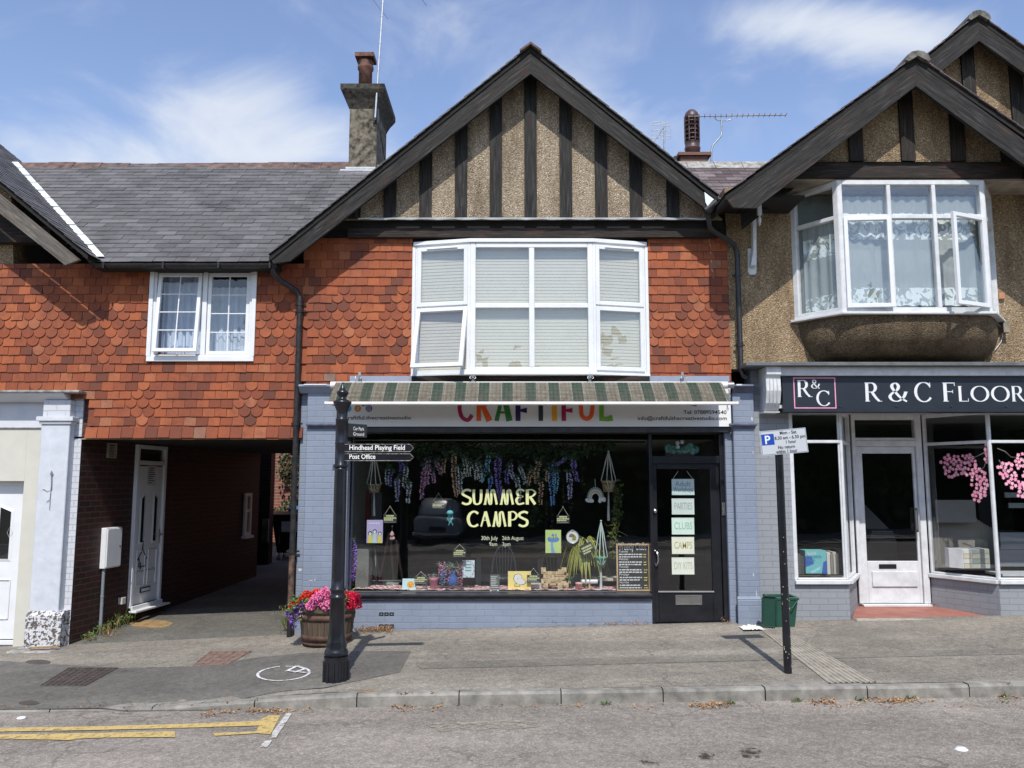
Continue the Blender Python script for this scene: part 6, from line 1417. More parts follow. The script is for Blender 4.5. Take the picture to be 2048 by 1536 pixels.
mb = MB(); U = V((math.cos(R_(50)), math.sin(R_(50)), 0)); N_ = V((-U.y, U.x, 0)); p0 = V((fx+.03, PY+.03, 0)); za_, zb_ = zat(873, PY), zat(846, PY)
mb.ob(p0, U, N_, Z1, 0, .27, -.008, .008, za_, zb_); arm = mb.build('arm', M['black'], fp)
mb = MB(); 
for s_, z_ in (('Car Park', .52), ('Ground', .12)): add_text(mb, s_, p0+U*.09+Z1*(za_+(zb_-za_)*z_), U, Z1, -N_ if N_.y > 0 else N_, .05, depth=.0095, fitw=.14, bold=.01)
mb.build('lettering', wh, arm)
mb = MB(); mb.ob((fx, PY, 0), (1, 0, 0), (0, 1, 0), Z1, -.02, .03, .05, .35, zat(880, PY), zat(848, PY)); mb.build('arm', M['black'], fp)
# parking sign
bp = gnd(1576, 1346); qx, qy = bp.x, bp.y
ps = thing('parking_sign', 'white parking restriction sign with blue P tilted on a black pole', 'sign', (qx, qy, bp.z))
mb = MB(); mb.tube([(qx, qy, bp.z-.05), (qx-.006, qy, zat(905, qy))], .038, 16); rg = random.Random(3)
mb.build('pole', M['black'], ps)
mb = MB()
for i in range(26):
    z = bp.z+.05+rg.random()**1.6*1.3; a = -PI/2+rg.uniform(-1.2, 1.2); mb.ball((qx+.038*math.cos(a), qy+.038*math.sin(a), z), rg.uniform(.003, .007), 6, sz=rg.uniform(.8, 1.8))
mb.build('paint_chips', M['concrete'], ps)
A, B, C, D = (at(*q_, qy-.045) for q_ in ((1524, 912), (1617, 904), (1611, 855), (1518, 863)))
Us = (B-A).normalized(); Hs = (D-A).normalized(); ws, hs_ = (B-A).length, (D-A).length
mb = MB(); mb.ob(A, Us, Y1, Hs, 0, ws, 0, .004, 0, hs_); mb.ob(A, Us, Y1, Hs, .006, ws-.006, -.0012, 0, .006, hs_-.006, mi=1); mb.ob(A, Us, Y1, Hs, .009, ws-.009, -.0022, -.0013, .009, hs_-.009)
sgp = plain('pale_grey_sign_face', (.50, .53, .56), .4, var=.03)
pnl = mb.build('panel', [sgp, M['blackplastic']], ps)
mb = MB(); mb.ob(A, Us, Y1, Hs, ws*.03, ws*.30, -.004, -.0025, hs_*.42, hs_*.86); mb.build('blue_square', plain('sign_blue', (.01, .06, .36), .4, var=.02), pnl)
mb = MB(); T = lambda s_, u, v, sz, w, m=mb: add_text(m, s_, A+Us*(ws*u)+Hs*(hs_*v), Us, Hs, -Y1, sz, depth=.0032, fitw=ws*w, bold=.035)
T('Mon - Sat', .43, .80, .045, .36); T('8.30 am - 6.30 pm', .31, .60, .045, .66); T('1 hour', .53, .42, .045, .22); T('No return', .36, .22, .045, .36); T('within 1 hour', .31, .05, .045, .46); mb.build('lettering', M['blackplastic'], pnl)
mb = MB(); add_text(mb, 'P', A+Us*(ws*.09)+Hs*(hs_*.47), Us, Hs, -Y1, .115, depth=.0045, bold=.03); mb.build('letter_p', M['pvc'], pnl)
mb = MB(); mb.box(qx-.045, qx+.04, qy-.04, qy-.0, zat(893, qy), zat(888, qy)); mb.build('clip', M['galv'], ps)

# flower barrel
bc = gnd(652, 1296); bc.y += .28; bz = gz(bc.x, bc.y); bx = xat(654, 1260, bc.y)
fb = thing('barrel_planter', 'half oak barrel planter with pink, red and purple flowers', 'planter', (bx, bc.y, bz))
rr_t, rr_b = 112/2/FPX*(bc.y-CY)/1.02, 92/2/FPX*(bc.y-CY)/1.02; bh_ = zat(1213, bc.y-.3)-bz
mb = MB(); n = 26; R2 = lambda t: rr_b+(rr_t-rr_b)*(t**.75)
bt_ = M['woodgrey2'] = mk_wood('old_oak_stave', (.07, .05, .035), (.24, .185, .135), (.15, .09, .055), .8)
for k in range(n):
    a0, a1 = 2*PI*k/n+.012, 2*PI*(k+1)/n-.012; uo = random.random()*9
    for j in range(4):
        t0_, t1_ = j/4, (j+1)/4; rA, rB = R2(t0_), R2(t1_); c = V((bx, bc.y, bz))
        P = [c+V((rA*math.cos(a0), rA*math.sin(a0), t0_*bh_)), c+V((rA*math.cos(a1), rA*math.sin(a1), t0_*bh_)), c+V((rB*math.cos(a1), rB*math.sin(a1), t1_*bh_)), c+V((rB*math.cos(a0), rB*math.sin(a0), t1_*bh_))]
        mb.add(P, [(0, 1, 2, 3)], [[(t0_*bh_+uo, 0+uo), (t0_*bh_+uo, .09+uo), (t1_*bh_+uo, .09+uo), (t1_*bh_+uo, 0+uo)]])
mb.lathe([(rr_t-.008, bh_-.1), (rr_t-.002, bh_-.004), (rr_t-.028, bh_-.004), (rr_t-.03, bh_-.12)], (bx, bc.y, bz), 26)
mb.lathe([(rr_b-.015, 0), (R2(.25)-.012, bh_*.25), (R2(.5)-.012, bh_*.5), (R2(.98)-.014, bh_*.98)], (bx, bc.y, bz), 26); mb.build('staves', bt_, fb)
rh_ = plain('rusty_hoop', (.11, .06, .042), .75, metal=.2, var=.35, scale=10, bump=.4)
for t0_, t1_ in ((.02, .07), (.12, .26), (.62, .76)):
    mb = MB(); mb.lathe([(R2(t0_)+.001, t0_*bh_), (R2(t0_)+.007, t0_*bh_), (R2(t1_)+.007, t1_*bh_), (R2(t1_)+.001, t1_*bh_)], (bx, bc.y, bz), 32); mb.build('hoop', rh_, fb)
mb = MB(); mb.lathe([(rr_t-.03, bh_-.05), (.001, bh_-.03)], (bx, bc.y, bz), 20); mb.build('soil', M['dirt'], fb)
fl_leaf = mk_leaf('geranium_leaf', (.05, .10, .022), (.17, .25, .07)); rg = random.Random(11)
mb = MB()
for i in range(900):
    a = rg.random()*2*PI; r = rr_t*math.sqrt(rg.random())*1.02; z = bh_+.01+rg.random()*.14*(1.1-r/rr_t*.6)
    mb.leaf((bx+r*math.cos(a), bc.y+r*math.sin(a), bz+z), (rg.uniform(-1, 1), rg.uniform(-1, .6), rg.uniform(-.3, .8)), .03, .05, rnd=rg.random())
for i in range(520): mb.leaf((bx-rr_t+rg.uniform(-.07, .1), bc.y+rg.uniform(-.25, .1), bz+bh_-rg.uniform(-.08, .16)), (rg.uniform(-1, .3), rg.uniform(-1, .4), rg.uniform(-1, .4)), .022, .04, rnd=rg.random())
mb.build('foliage', fl_leaf, fb)
def head(c, r, n, mb, w=.03):
    for i in range(n):
        d = V((rg.gauss(0, 1), rg.gauss(0, 1), rg.gauss(0, 1))).normalized(); p = V(c)+d*r*rg.uniform(.65, 1)
        mb.leaf(p, (d+V((rg.uniform(-.9, .9), rg.uniform(-.9, .9), rg.uniform(-.9, .9)))), w, w*1.1, up=d, rnd=rg.random())
for nm, pts, cl in (('pink_geranium', [(640, 1190), (650, 1183), (660, 1187), (655, 1200), (641, 1206), (664, 1200), (628, 1204), (632, 1197), (620, 1212), (650, 1212), (660, 1208)], ((.75, .14, .36), (.90, .30, .55))), ('red_geranium', [(634, 1186), (622, 1196), (627, 1190), (613, 1190)], ((.50, .010, .012), (.80, .06, .03))), ('red_geranium', [(702, 1196), (712, 1201), (696, 1204), (706, 1208), (716, 1209), (703, 1192), (692, 1190), (698, 1212), (712, 1194)], ((.60, .012, .07), (.85, .04, .10))), ('red_geranium', [(587, 1212), (607, 1199), (602, 1206)], ((.45, .01, .015), (.75, .06, .04)))):
    mb = MB()
    for q_ in pts: yy = bc.y-(.3 if nm[0] == 'p' else .12)-rg.uniform(0, .05); head(at(*q_, yy), .042, 110, mb, .024)
    mb.build(nm, mk_leaf(nm+'_petal', *cl), fb)
for nm, pts, cl, w in (('purple_petunia', [(600, 1218), (592, 1222), (583, 1232), (586, 1240), (593, 1228), (607, 1212), (613, 1216), (617, 1218), (580, 1228), (588, 1246)], ((.09, .03, .27), (.20, .08, .42)), .03), ('pale_verbena', [(645, 1222), (640, 1226), (653, 1221), (603, 1225), (611, 1228), (598, 1234), (590, 1238)], ((.5, .25, .45), (.75, .55, .65)), .02)):
    mb = MB()
    for q_ in pts: head(at(*q_, bc.y-.22), .034, 16, mb, w)
    mb.build(nm, mk_leaf(nm+'_petal', *cl), fb)
# food-waste caddy beside the party wall
def caddy():
    bq = gnd(1567, 1256); y0 = bq.y+.02; z0 = bq.z; x0, x1 = xat(1545, 1230, y0), xat(1597, 1230, y0); zt = zat(1200, y0)
    t = thing('food_waste_caddy', 'green plastic food waste caddy with its lid hanging open at the left', 'bin', ((x0+x1)/2, y0+.15, z0)); gp = plain('green_caddy_plastic', (.014, .075, .048), .45, var=.12); gl2 = plain('dark_green_lid_plastic', (.009, .05, .033), .5, var=.12); e = .04; d = .32; ym = y0+d
    mb = MB(); vs = []
    for (s_, z) in ((e, z0), (.0, zt), (-.015, zt), (-.015, zt+.03), (.015, zt+.03), (.02, zt-.05)): vs += [(x0+s_, y0+s_*.6, z), (x1-s_, y0+s_*.6, z), (x1-s_, ym-s_*.6, z), (x0+s_, ym-s_*.6, z)]
    mb.add(vs, [(i*4+k, i*4+(k+1) % 4, (i+1)*4+(k+1) % 4, (i+1)*4+k) for i in range(5) for k in range(4)]+[(3, 2, 1, 0), (20, 21, 22, 23)]); mb.build('body', gp, t, bevel=.008)
    mb = MB(); a, b = at(1524, 1245, y0-.04), at(1549, 1200, y0-.04); U = V((.9, -.44, 0)).normalized(); N = V((.44, .9, 0)).normalized(); w = (b.x-a.x)/.9
    O = V((a.x, y0-.02, z0+.02)); H = V((.05, 0, 1)).normalized(); h = zt+.04-z0
    mb.prism([O+U*u+H*v for u, v in ((.02, 0), (w-.02, 0), (w, .03), (w, h-.03), (w-.02, h), (.02, h), (0, h-.03), (0, .03))], N*.015)
    for (a0, a1, c0, c1) in ((.0, .012, .03, h-.03), (w-.012, w, .03, h-.03), (.02, w-.02, 0, .012), (.02, w-.02, h-.012, h)): mb.ob(O, U, N, H, a0, a1, -.02, -.0005, c0, c1)
    mb.build('lid', gl2, t, bevel=.004)
    mb = MB(); c = V((x0, y0-.012, zt)); mb.tube([c+V((.0, 0, .01)), c+V((-.06, -.02, .05)), c+V((-.09, -.02, .045)), c+V((-.09, 0, -.05))], .007, 6); mb.tube([(x1-.015, y0-.02, zt-.005), (x1-.08, y0-.035, zt-.09), (x1-.15, y0-.03, zt-.09)], .007, 6); mb.build('handle', gp, t)
caddy()
# drainpipes and hoppers
def clips(mb, x, y, zs, r):
    for z in zs: mb.tube([(x, y, z-.025), (x, y, z+.025)], r*1.22, 12); mb.box(x-r*2, x+r*2, y+r*.8, y+r*1.1, z-.012, z+.012)
dp = thing('drainpipe', 'worn black drainpipe with rusty foot beside the carriage passage', 'drainpipe', (XA-.0, -.08, -.1))
xp = XA-.035; yp = -.10; zs1 = zat(600, yp); zc1 = zat(1103, yp)
mb = MB(); p0_ = at(533, 532, YE-.0); mb.tube([V((-3.02, YE-.02, ZE-.09)), V((-3.02, YE-.02, ZE-.17)), V((-2.95, YE+.03, ZE-.25)), V((xp-.05, yp, zs1+.12)), V((xp, yp, zs1+.03)), V((xp, yp, zs1-.1)), V((xp, yp, zc1))], .036, 12); clips(mb, xp, yp, [zs1-.05, zs1-.14, zat(847, yp)], .036); mb.build('pipe', M['oldpipe'], dp)
mb = MB(); mb.tube([(xp, yp, zc1-.001), (xp, yp, zat(1240, yp))], .037, 12); mb.build('rusty_section', M['rustpipe'], dp)
mb = MB(); mb.tube([(xp, yp, zat(1240, yp)-.001), (xp, yp, gz(xp, yp)-.02)], .037, 12); clips(mb, xp, yp, [zc1+.0], .04); mb.build('shoe', M['oldpipe'], dp)
dp2 = thing('drainpipe', 'black plastic downpipe between the orange tiles and pebbledash', 'drainpipe', (3.0, -.08, 3))
xq, yq = xat(1478, 620, -.09), -.09
hop = at(1436, 402, -.42)
mb = MB(); mb.tube([hop+V((-.16, .02, -.13)), hop+V((-.02, .0, -.02))], .065, 14); mb.lathe([(.055, -.02), (.075, .0), (.075, .015), (.001, .016)], hop+V((.02, 0, .0)), 16)
mb.tube([hop+V((-.11, .05, -.1)), hop+V((-.11, .06, -.25)), hop+V((-.09, .1, -.32)), V((xq-.03, yq-.0, zat(490, yq))), V((xq, yq, zat(512, yq))), V((xq, yq, zat(740, yq))), V((xq+.02, yq-.03, zat(752, yq))), V((xq+.07, yq-.05, zat(756, yq)))], .034, 12); clips(mb, xq, yq, [zat(550, yq), zat(690, yq)], .034); mb.build('pipe', M['blackplastic'], dp2)
mb = MB(); P = [at(1415, 425, -.3), at(1417, 460, -.05), at(1421, 500, -.04), at(1424, 540, -.04), at(1427, 556, -.04)]; mb.tube([V(p) for p in P], .0045, 5); tag(mb.build('loose_cable', M['galv']), 'thin grey cable dangling down the tiles from the eaves', 'cable')
mb = MB(); mb.tube([at(1993, 645, -.03), at(2003, 656, -.03), at(2006, 668, -.03), at(2002, 684, -.03), at(1990, 700, -.03)], .005, 5); tag(mb.build('loose_cable', M['pvc']), 'thin white cable curving on pebbledash right of bay', 'cable')
mb = MB(); c = at(2003, 592, -.02); mb.box(c.x-.04, c.x+.04, -.04, -.001, c.z-.045, c.z+.04); tag(mb.build('air_vent', plain('terracotta_vent', (.42, .20, .11), .8), None, bevel=.008), 'small square terracotta vent on the pebbledash right of bay', 'vent')
# television aerials
an = thing('tv_aerial', 'tall leaning aerial mast strapped to the concrete chimney', 'aerial', at(750, 235, 2.3))
mb = MB(); m0, m1 = at(750, 240, 2.25), at(770, -60, 2.3); mb.tube([m0, m1], .016, 8)
for i in range(11): p = m0.lerp(m1, .05+i*.09); mb.tube([p, p+Z1*.012], .019, 8)
mb.build('mast', M['alu'], an)
mb = MB(); mb.tube([at(700, -60, 2.1), at(776, 38, 2.5)], .005, 5); mb.tube([at(800, -60, 2.1), at(853, 11, 2.5)], .005, 5); mb.tube([at(735, -10, 2.3), at(850, -40, 2.3)], .008, 5); mb.build('elements', M['galv'], an)
mb = MB(); mb.tube([m0+V((.0, .12, .02)), m0+V((0, -.02, .02))], .02, 8); c = m0+V((0, .06, .1)); mb.box(c.x-.05, c.x+.05, c.y, c.y+.02, c.z-.12, c.z+.12); mb.tube([m0, at(760, 260, 2.33), at(768, 310, 2.6), at(770, 330, 2.7)], .006, 5); mb.build('bracket', M['blackplastic'], an)
a2 = thing('tv_aerial', 'long yagi aerial on a cranked mast right of the louvred chimney pot', 'aerial', at(1423, 322, 3.0))
mb = MB(); mb.tube([at(1423, 325, 3.0), at(1423, 300, 3.0), at(1426, 290, 3.0), at(1442, 272, 3.0), at(1444, 262, 3.0), at(1443, 240, 3.0)], .016, 8); mb.tube([at(1428, 231, 3.0), at(1431, 238, 3.0), at(1436, 241, 3.0), at(1456, 241, 3.0), at(1462, 239, 3.0), at(1463, 231, 3.0)], .009, 6); mb.build('mast', M['galv'], a2)
mb = MB(); e0, e1 = at(1376, 233, 3.0), at(1572, 230, 3.0); mb.tube([e0, e1], .010, 6)
for i in range(18):
    p = e0.lerp(e1, .06+i*.94/17.0); d = V((.055, .22, .03))*.9; mb.tube([p-d+V((0, 0, -.03)), p+d+V((0, 0, .03))], .006, 5)
mb.build('boom', plain('pinkish_grey_metal', (.25, .20, .22), .5, metal=.4), a2)
a3 = thing('tv_aerial', 'small grid reflector aerial behind the right gable slope', 'aerial', at(1328, 310, 2.4))
mb = MB(); mb.tube([at(1328, 315, 2.4), at(1329, 252, 2.4)], .014, 8); mb.tube([at(1305, 287, 2.3), at(1330, 252, 2.5)], .01, 6); mb.build('mast', M['galv'], a3)
mb = MB()
for i in range(5): mb.tube([at(1304, 243+i*3, 2.4), at(1341, 247+i*3, 2.4)] if i < 3 else [at(1303, 259+(i-3)*9, 2.4), at(1341, 263+(i-3)*9, 2.4)], .0045, 5)
for x in (1304, 1322, 1341): mb.tube([at(x, 258, 2.4), at(x, 278, 2.4)], .0045, 5)
mb.tube([at(1303, 275, 2.4), at(1340, 279, 2.4)], .0045, 5); mb.tube([at(1304, 243, 2.4), at(1306, 252, 2.4)], .0045, 5); mb.build('grid', M['galv'], a3)
# covers, cloths, litter
def cover(name, pix, mat, label, cat, ribs=None):
    P = [gnd(*q_) for q_ in pix]; z = .006; mb = MB(); mb.add([p+Z1*z for p in P]+[p-Z1*.02 for p in P], [tuple(range(len(P)))[::-1]]+[(i, (i+1) % len(P), (i+1) % len(P)+len(P), i+len(P)) for i in range(len(P))])
    if mb.f:
        a, b, c = (mb.v[i] for i in mb.f[0][:3])
        if (b-a).cross(c-b).z < 0: mb.f[0] = mb.f[0][::-1]
    if ribs:
        A, B, C, D = P[:4]
        for i in range(ribs+1):
            t = i/ribs; mb.tube([A.lerp(B, t)+Z1*(z+.001), D.lerp(C, t)+Z1*(z+.001)], .005, 4); mb.tube([A.lerp(D, t)+Z1*(z+.001), B.lerp(C, t)+Z1*(z+.001)], .005, 4)
    return tag(mb.build(name, mat), label, cat)
cover('manhole_cover', [(80, 1373), (170, 1373), (236, 1337), (138, 1337)], M['iron'], 'large dark rectangular manhole cover in the pavement at left', 'manhole cover', 8)
cover('manhole_cover', [(385, 1333), (455, 1330), (503, 1303), (420, 1305)], plain('brown_tiled_cover', (.19, .125, .10), .85, var=.3, scale=15, bump=.5), 'brown brick-patterned cover near the passage mouth', 'manhole cover', 5)
def disc(px, py, rx, ry, mat, name, label, cat): cover(name, [(px+rx*math.cos(a), py-ry*math.sin(a)) for a in lin(0, 2*PI, 24)[:-1]], mat, label, cat)
disc(76, 1325, 25, 4.5, M['iron'], 'stopcock_cover', 'round dark stopcock cover nearest the white pilaster', 'cover'); disc(58, 1407, 21, 4.5, M['iron'], 'stopcock_cover', 'small round cover close to the kerb at far left', 'cover')
disc(302, 1248, 43, 8, M['ochre'], 'drain_cover', 'ochre oval drain cover below the passage side door', 'cover')
def mk_channel():
    A, B, C, D = gnd(1518, 1256), gnd(1560, 1258), gnd(1750, 1366), gnd(1660, 1368); mb = MB()
    up = Z1*.005; mb.add([A+up, B+up, C+up, D+up], [(3, 2, 1, 0)] if (B-A).cross(C-B).z < 0 else [(0, 1, 2, 3)])
    for i in range(9):
        t = i/8; a, b = A.lerp(B, t), D.lerp(C, t); n = 8
        for j in range(n): p, q_ = a.lerp(b, j/n), a.lerp(b, (j+1)/n); mb.tube([p+Z1*(gz(p.x, p.y)-p.z+.004), q_+Z1*(gz(q_.x, q_.y)-q_.z+.004)], .012, 6, sm=False, cap=False)
    mb.build
    return mb
cm_ = mk_channel().build('drain_channel', M['concrete']); tag(cm_, 'ribbed concrete drainage channel crossing the pavement behind the parking sign', 'drain channel')
mb = MB(); c = gnd(1503, 1258); c.y -= .02; rg = random.Random(21); vs = []
for j in range(9):
    for i in range(13): vs.append(c+V(((i-6)*.021+rg.uniform(-.01, .01), (j-4)*.028+rg.uniform(-.01, .01), .012+rg.random()*.055*max(0, 1-((i-6)/6.5)**2)*max(.1, 1-((j-4)/4.6)**2))))
mb.add(vs, [(j*13+i, j*13+i+1, (j+1)*13+i+1, (j+1)*13+i) for j in range(8) for i in range(12)], sm=False); tag(mb.build('paper_tissue', M['pvc']), 'crumpled white tissue at the foot of the right pilaster', 'litter')
mb = MB(); c = gnd(1923, 1503); mb.lathe([(.001, .03), (.03, .03), (.034, .02), (.045, .018), (.047, .008), (.04, .006)], c, 20); lid_ = mb.build('cup_lid', M['pvc']); tag(lid_, 'white plastic cup lid lying on the road', 'litter')
mb = MB(); c = gnd(43, 1438); mb.lathe([(.001, .02), (.03, .018), (.042, .008), (.03, .0)], c, 14); tag(mb.build('bottle_cap', M['pvc']), 'small crushed white cap in the gutter at far left', 'litter')
mb = MB(); c = gnd(735, 1385); mb.ob(c, V((1, .15, 0)), V((-.15, 1, 0)), Z1, -.09, .09, -.008, .008, .002, .012); tag(mb.build('stick', M['ochre']), 'short pale stick near the foot of the fingerpost', 'stick')
# weeds and dry leaves: nobody could count
rg = random.Random(5); lf = [mk_leaf('dry_leaf', (.20, .09, .035), (.50, .30, .14), .8), mk_leaf('weed_leaf', (.04, .08, .02), (.16, .22, .07), .7)]
mb = MB()
def scatter(px0, px1, py, n, spread, mi=0, w=.018, l=.035, hgt=.012):
    for i in range(n):
        px = rg.uniform(px0, px1); dens = math.sin(px*.05)*.5+.6 if w > .01 else 1
        if rg.random() > dens: continue
        q_ = gnd(px, py+rg.gauss(0, spread)); mb.leaf(q_+Z1*rg.uniform(.006, hgt), (rg.uniform(-1, 1), rg.uniform(-1, 1), rg.uniform(-.1, .5)), w, l*rg.uniform(.5, 1.2), mi=mi, up=(rg.uniform(-.3, .3), rg.uniform(-.3, .3), 1), rnd=rg.random())
for a, b, y, n in ((440, 620, 1424, 260), (780, 880, 1416, 130), (1380, 1460, 1412, 130), (1590, 1670, 1406, 160), (1700, 1870, 1404, 260), (1990, 2040, 1397, 40), (0, 2048, 1414, 200), (400, 470, 1432, 30)): scatter(a, b, y, n, 3)
tag(mb.build('dry_leaves', lf), kind='stuff')
mb = MB()
for a, b, y, n, s_ in ((712, 785, 1262, 700, 2.8), (780, 880, 1256, 60, 1.5), (1190, 1240, 1248, 20, 1), (850, 1300, 1252, 120, 1.5), (1440, 1470, 1247, 20, 1), (1855, 1890, 1213, 20, 1.5), (205, 240, 1272, 60, 4), (1120, 1300, 1250, 60, 1)): scatter(a, b, y, n, s_, l=.07, w=.007, hgt=.04)
tag(mb.build('dry_straw', lf), kind='stuff')
mb = MB()
for cx_, cy_, n, h in ((205, 1268, 90, .22), (225, 1255, 140, .3), (245, 1248, 90, .3), (180, 1280, 50, .15), (580, 1262, 70, .28), (575, 1240, 30, .35)):
    for i in range(n):
        q_ = gnd(cx_+rg.gauss(0, 9), cy_+rg.gauss(0, 3)); hh = h*rg.uniform(.3, 1); d = V((rg.uniform(-.5, .5), rg.uniform(-.5, .2), 1)).normalized(); mb.leaf(q_, d, .007, hh, mi=1 if rg.random() < .7 else 0, rnd=rg.random())
        if rg.random() < .6: mb.leaf(q_+d*hh*.6, (rg.uniform(-1, 1), rg.uniform(-1, 1), .4), .02, .05, mi=1, rnd=rg.random())
for px, py in ((1212, 1410), (1458, 1408), (1592, 1404), (1720, 1402), (1816, 1398), (2008, 1393), (20, 1270), (15, 1272), (1236, 1240)):
    for i in range(26): q_ = gnd(px+rg.gauss(0, 6), py+rg.gauss(0, 1)); mb.leaf(q_, (rg.uniform(-1, 1), rg.uniform(-1, .3), rg.uniform(.3, 1)), .01, rg.uniform(.02, .06), mi=1, rnd=rg.random())
tag(mb.build('weeds', lf), kind='stuff')
mb = MB(); mb.box(*sorted((gnd(35, 1299).x, gnd(115, 1299).x)), -.42, -.13, gz(-6, -.3)-.03, gz(-6, -.3)+.02)
tag(mb.build('stone_slab', M['greycap'], None, bevel=.01), 'broken grey stone slab on the ground before the white door', 'slab')
mb = MB(); c = gnd(88, 1301); mb.ob(c, V((.97, .25, 0)), V((-.25, .97, 0)), Z1, -.16, .16, -.03, .03, .03, .045); tag(mb.build('wood_offcut', M['ochre']), 'yellowish flat offcut leaning by the peeling pilaster foot', 'offcut')
# ============================================================ across the street (seen only in reflections)
rg = random.Random(31)
def hedge(x0, x1, y, h, name, label, seed):
    rg = random.Random(seed); mb = MB(); n = int((x1-x0)*70)
    mb.box(x0+.5, x1-.5, y-2.2, y-1.2, -.4, h*.8)
    for i in range(n):
        x = rg.uniform(x0, x1); t = rg.random(); top = h*(.8+.2*math.sin(x*1.3+seed)+.12*math.sin(x*3.7)); z = top*t; mb.leaf((x, y-1.2+rg.uniform(-.2, .9), z), (rg.uniform(-1, 1), rg.uniform(-.3, 1), rg.uniform(-1, 1)), .4, .55, rnd=rg.random())
    t = thing(name, label, 'tree', ((x0+x1)/2, y, 0)); mb.build('crown', M['oppleaf'], t)
    m = MB(); m.tube([((x0+x1)/2, y-1.7, -.6), ((x0+x1)/2, y-1.7, h*.6)], [.3, .15], 8); m.build('trunk', M['woodgrey2'], t)
M['oppleaf'] = mk_leaf('opposite_leaf', (.02, .035, .012), (.06, .09, .03), .8)
hedge(-34, -9, -18, 7.2, 'hedge_tree', 'tall dark hedge tree across the road, left', 1); hedge(-10, 8, -18.3, 6.4, 'hedge_tree', 'tall dark hedge tree across the road, middle', 2); hedge(7, 34, -18, 7.6, 'hedge_tree', 'tall dark hedge tree across the road, right', 3)
# old rounded car parked opposite, mirrored in the shop glass
ccx, ccy, ccz = -2.35, -16.3, zroad(-2.4)+.02
car = thing('parked_car', 'old rounded pale grey car parked across the road, mirrored in the shop window', 'car', (ccx, ccy, ccz)); cpm = plain('pale_grey_car_paint', (.30, .32, .34), .3, var=.03)
def ring_(y, hw, z0, z1, n=20): return [V((ccx+hw*math.copysign(abs(math.cos(a))**.55, math.cos(a)), ccy+y, ccz+(z0+z1)/2+(z1-z0)/2*math.copysign(abs(math.sin(a))**.6, math.sin(a)))) for a in lin(0, 2*PI, n)[:-1]]
def loft(mb, rs):
    n = len(rs[0]); mb.add([p for r in rs for p in r], [(i*n+k, i*n+(k+1) % n, (i+1)*n+(k+1) % n, (i+1)*n+k) for i in range(len(rs)-1) for k in range(n)], sm=True); mb.add(rs[0], [tuple(range(n))]); mb.add(rs[-1], [tuple(range(n))])
mb = MB(); loft(mb, [ring_(y, w, a, b) for y, w, a, b in ((1.0, .55, .35, .6), (.95, .7, .28, .8), (.7, .77, .25, .95), (.2, .78, .22, 1.0), (-1, .78, .2, .98), (-2.2, .76, .25, .9), (-2.8, .6, .35, .7))]); loft(mb, [ring_(y, w, a, b) for y, w, a, b in ((.72, .5, .6, 1.0), (.5, .64, .6, 1.22), (.2, .68, .6, 1.42), (-.3, .69, .6, 1.52), (-.9, .68, .6, 1.5), (-1.4, .62, .6, 1.2), (-1.7, .5, .6, .9))]); mb.build('body', cpm, car)
mb = MB(); mb.prism([(ccx+.43*math.cos(a), ccy+.62-.28*(.5+.5*math.sin(a)), ccz+1.18+.14*math.sin(a)) for a in lin(0, 2*PI, 18)[:-1]], (0, -.05, 0)); mb.build('rear_window', M['black'], car)
mb = MB(); mb.tube([(ccx-.74, ccy+1.03, ccz+.4), (ccx, ccy+1.1, ccz+.4), (ccx+.74, ccy+1.03, ccz+.4)], .05, 8); mb.build('bumper', M['chrome'], car)
mb = MB(); mb.box(ccx-.27, ccx+.27, ccy+1.0, ccy+1.03, ccz+.5, ccz+.62); mb.build('number_plate', M['black'], car)
for xx in (-.66, .66):
    for yy in (.3, -2.0): mb = MB(); mb.tube([(ccx+xx-.08, ccy+yy, ccz+.28), (ccx+xx+.08, ccy+yy, ccz+.28)], .29, 18); mb.build('wheel', M['blackplastic'], car)
# ============================================================ SHOP WINDOW DISPLAY
rg = random.Random(77)
COLS = {'white': ((.50, .52, .44), (.74, .76, .66)), 'cream': ((.50, .46, .34), (.68, .63, .50)), 'pink': ((.50, .20, .30), (.74, .40, .50)), 'peach': ((.52, .28, .15), (.74, .47, .30)), 'tan': ((.42, .27, .14), (.58, .42, .25)), 'blue': ((.12, .24, .50), (.25, .42, .70)), 'purple': ((.20, .13, .42), (.40, .30, .62)), 'teal': ((.16, .36, .42), (.32, .55, .60)), 'lilac': ((.40, .36, .58), (.62, .58, .74)), 'violet': ((.12, .05, .36), (.30, .16, .55))}
PM = {k: mk_leaf(k+'_wisteria_petal', *[tuple(min(.88, c*1.55) for c in w) for w in v]) for k, v in COLS.items()}
PM['green'] = mk_leaf('silk_leaf', (.03, .06, .03), (.10, .16, .09)); PM['ivy'] = mk_leaf('silk_ivy', (.015, .03, .012), (.05, .09, .035))
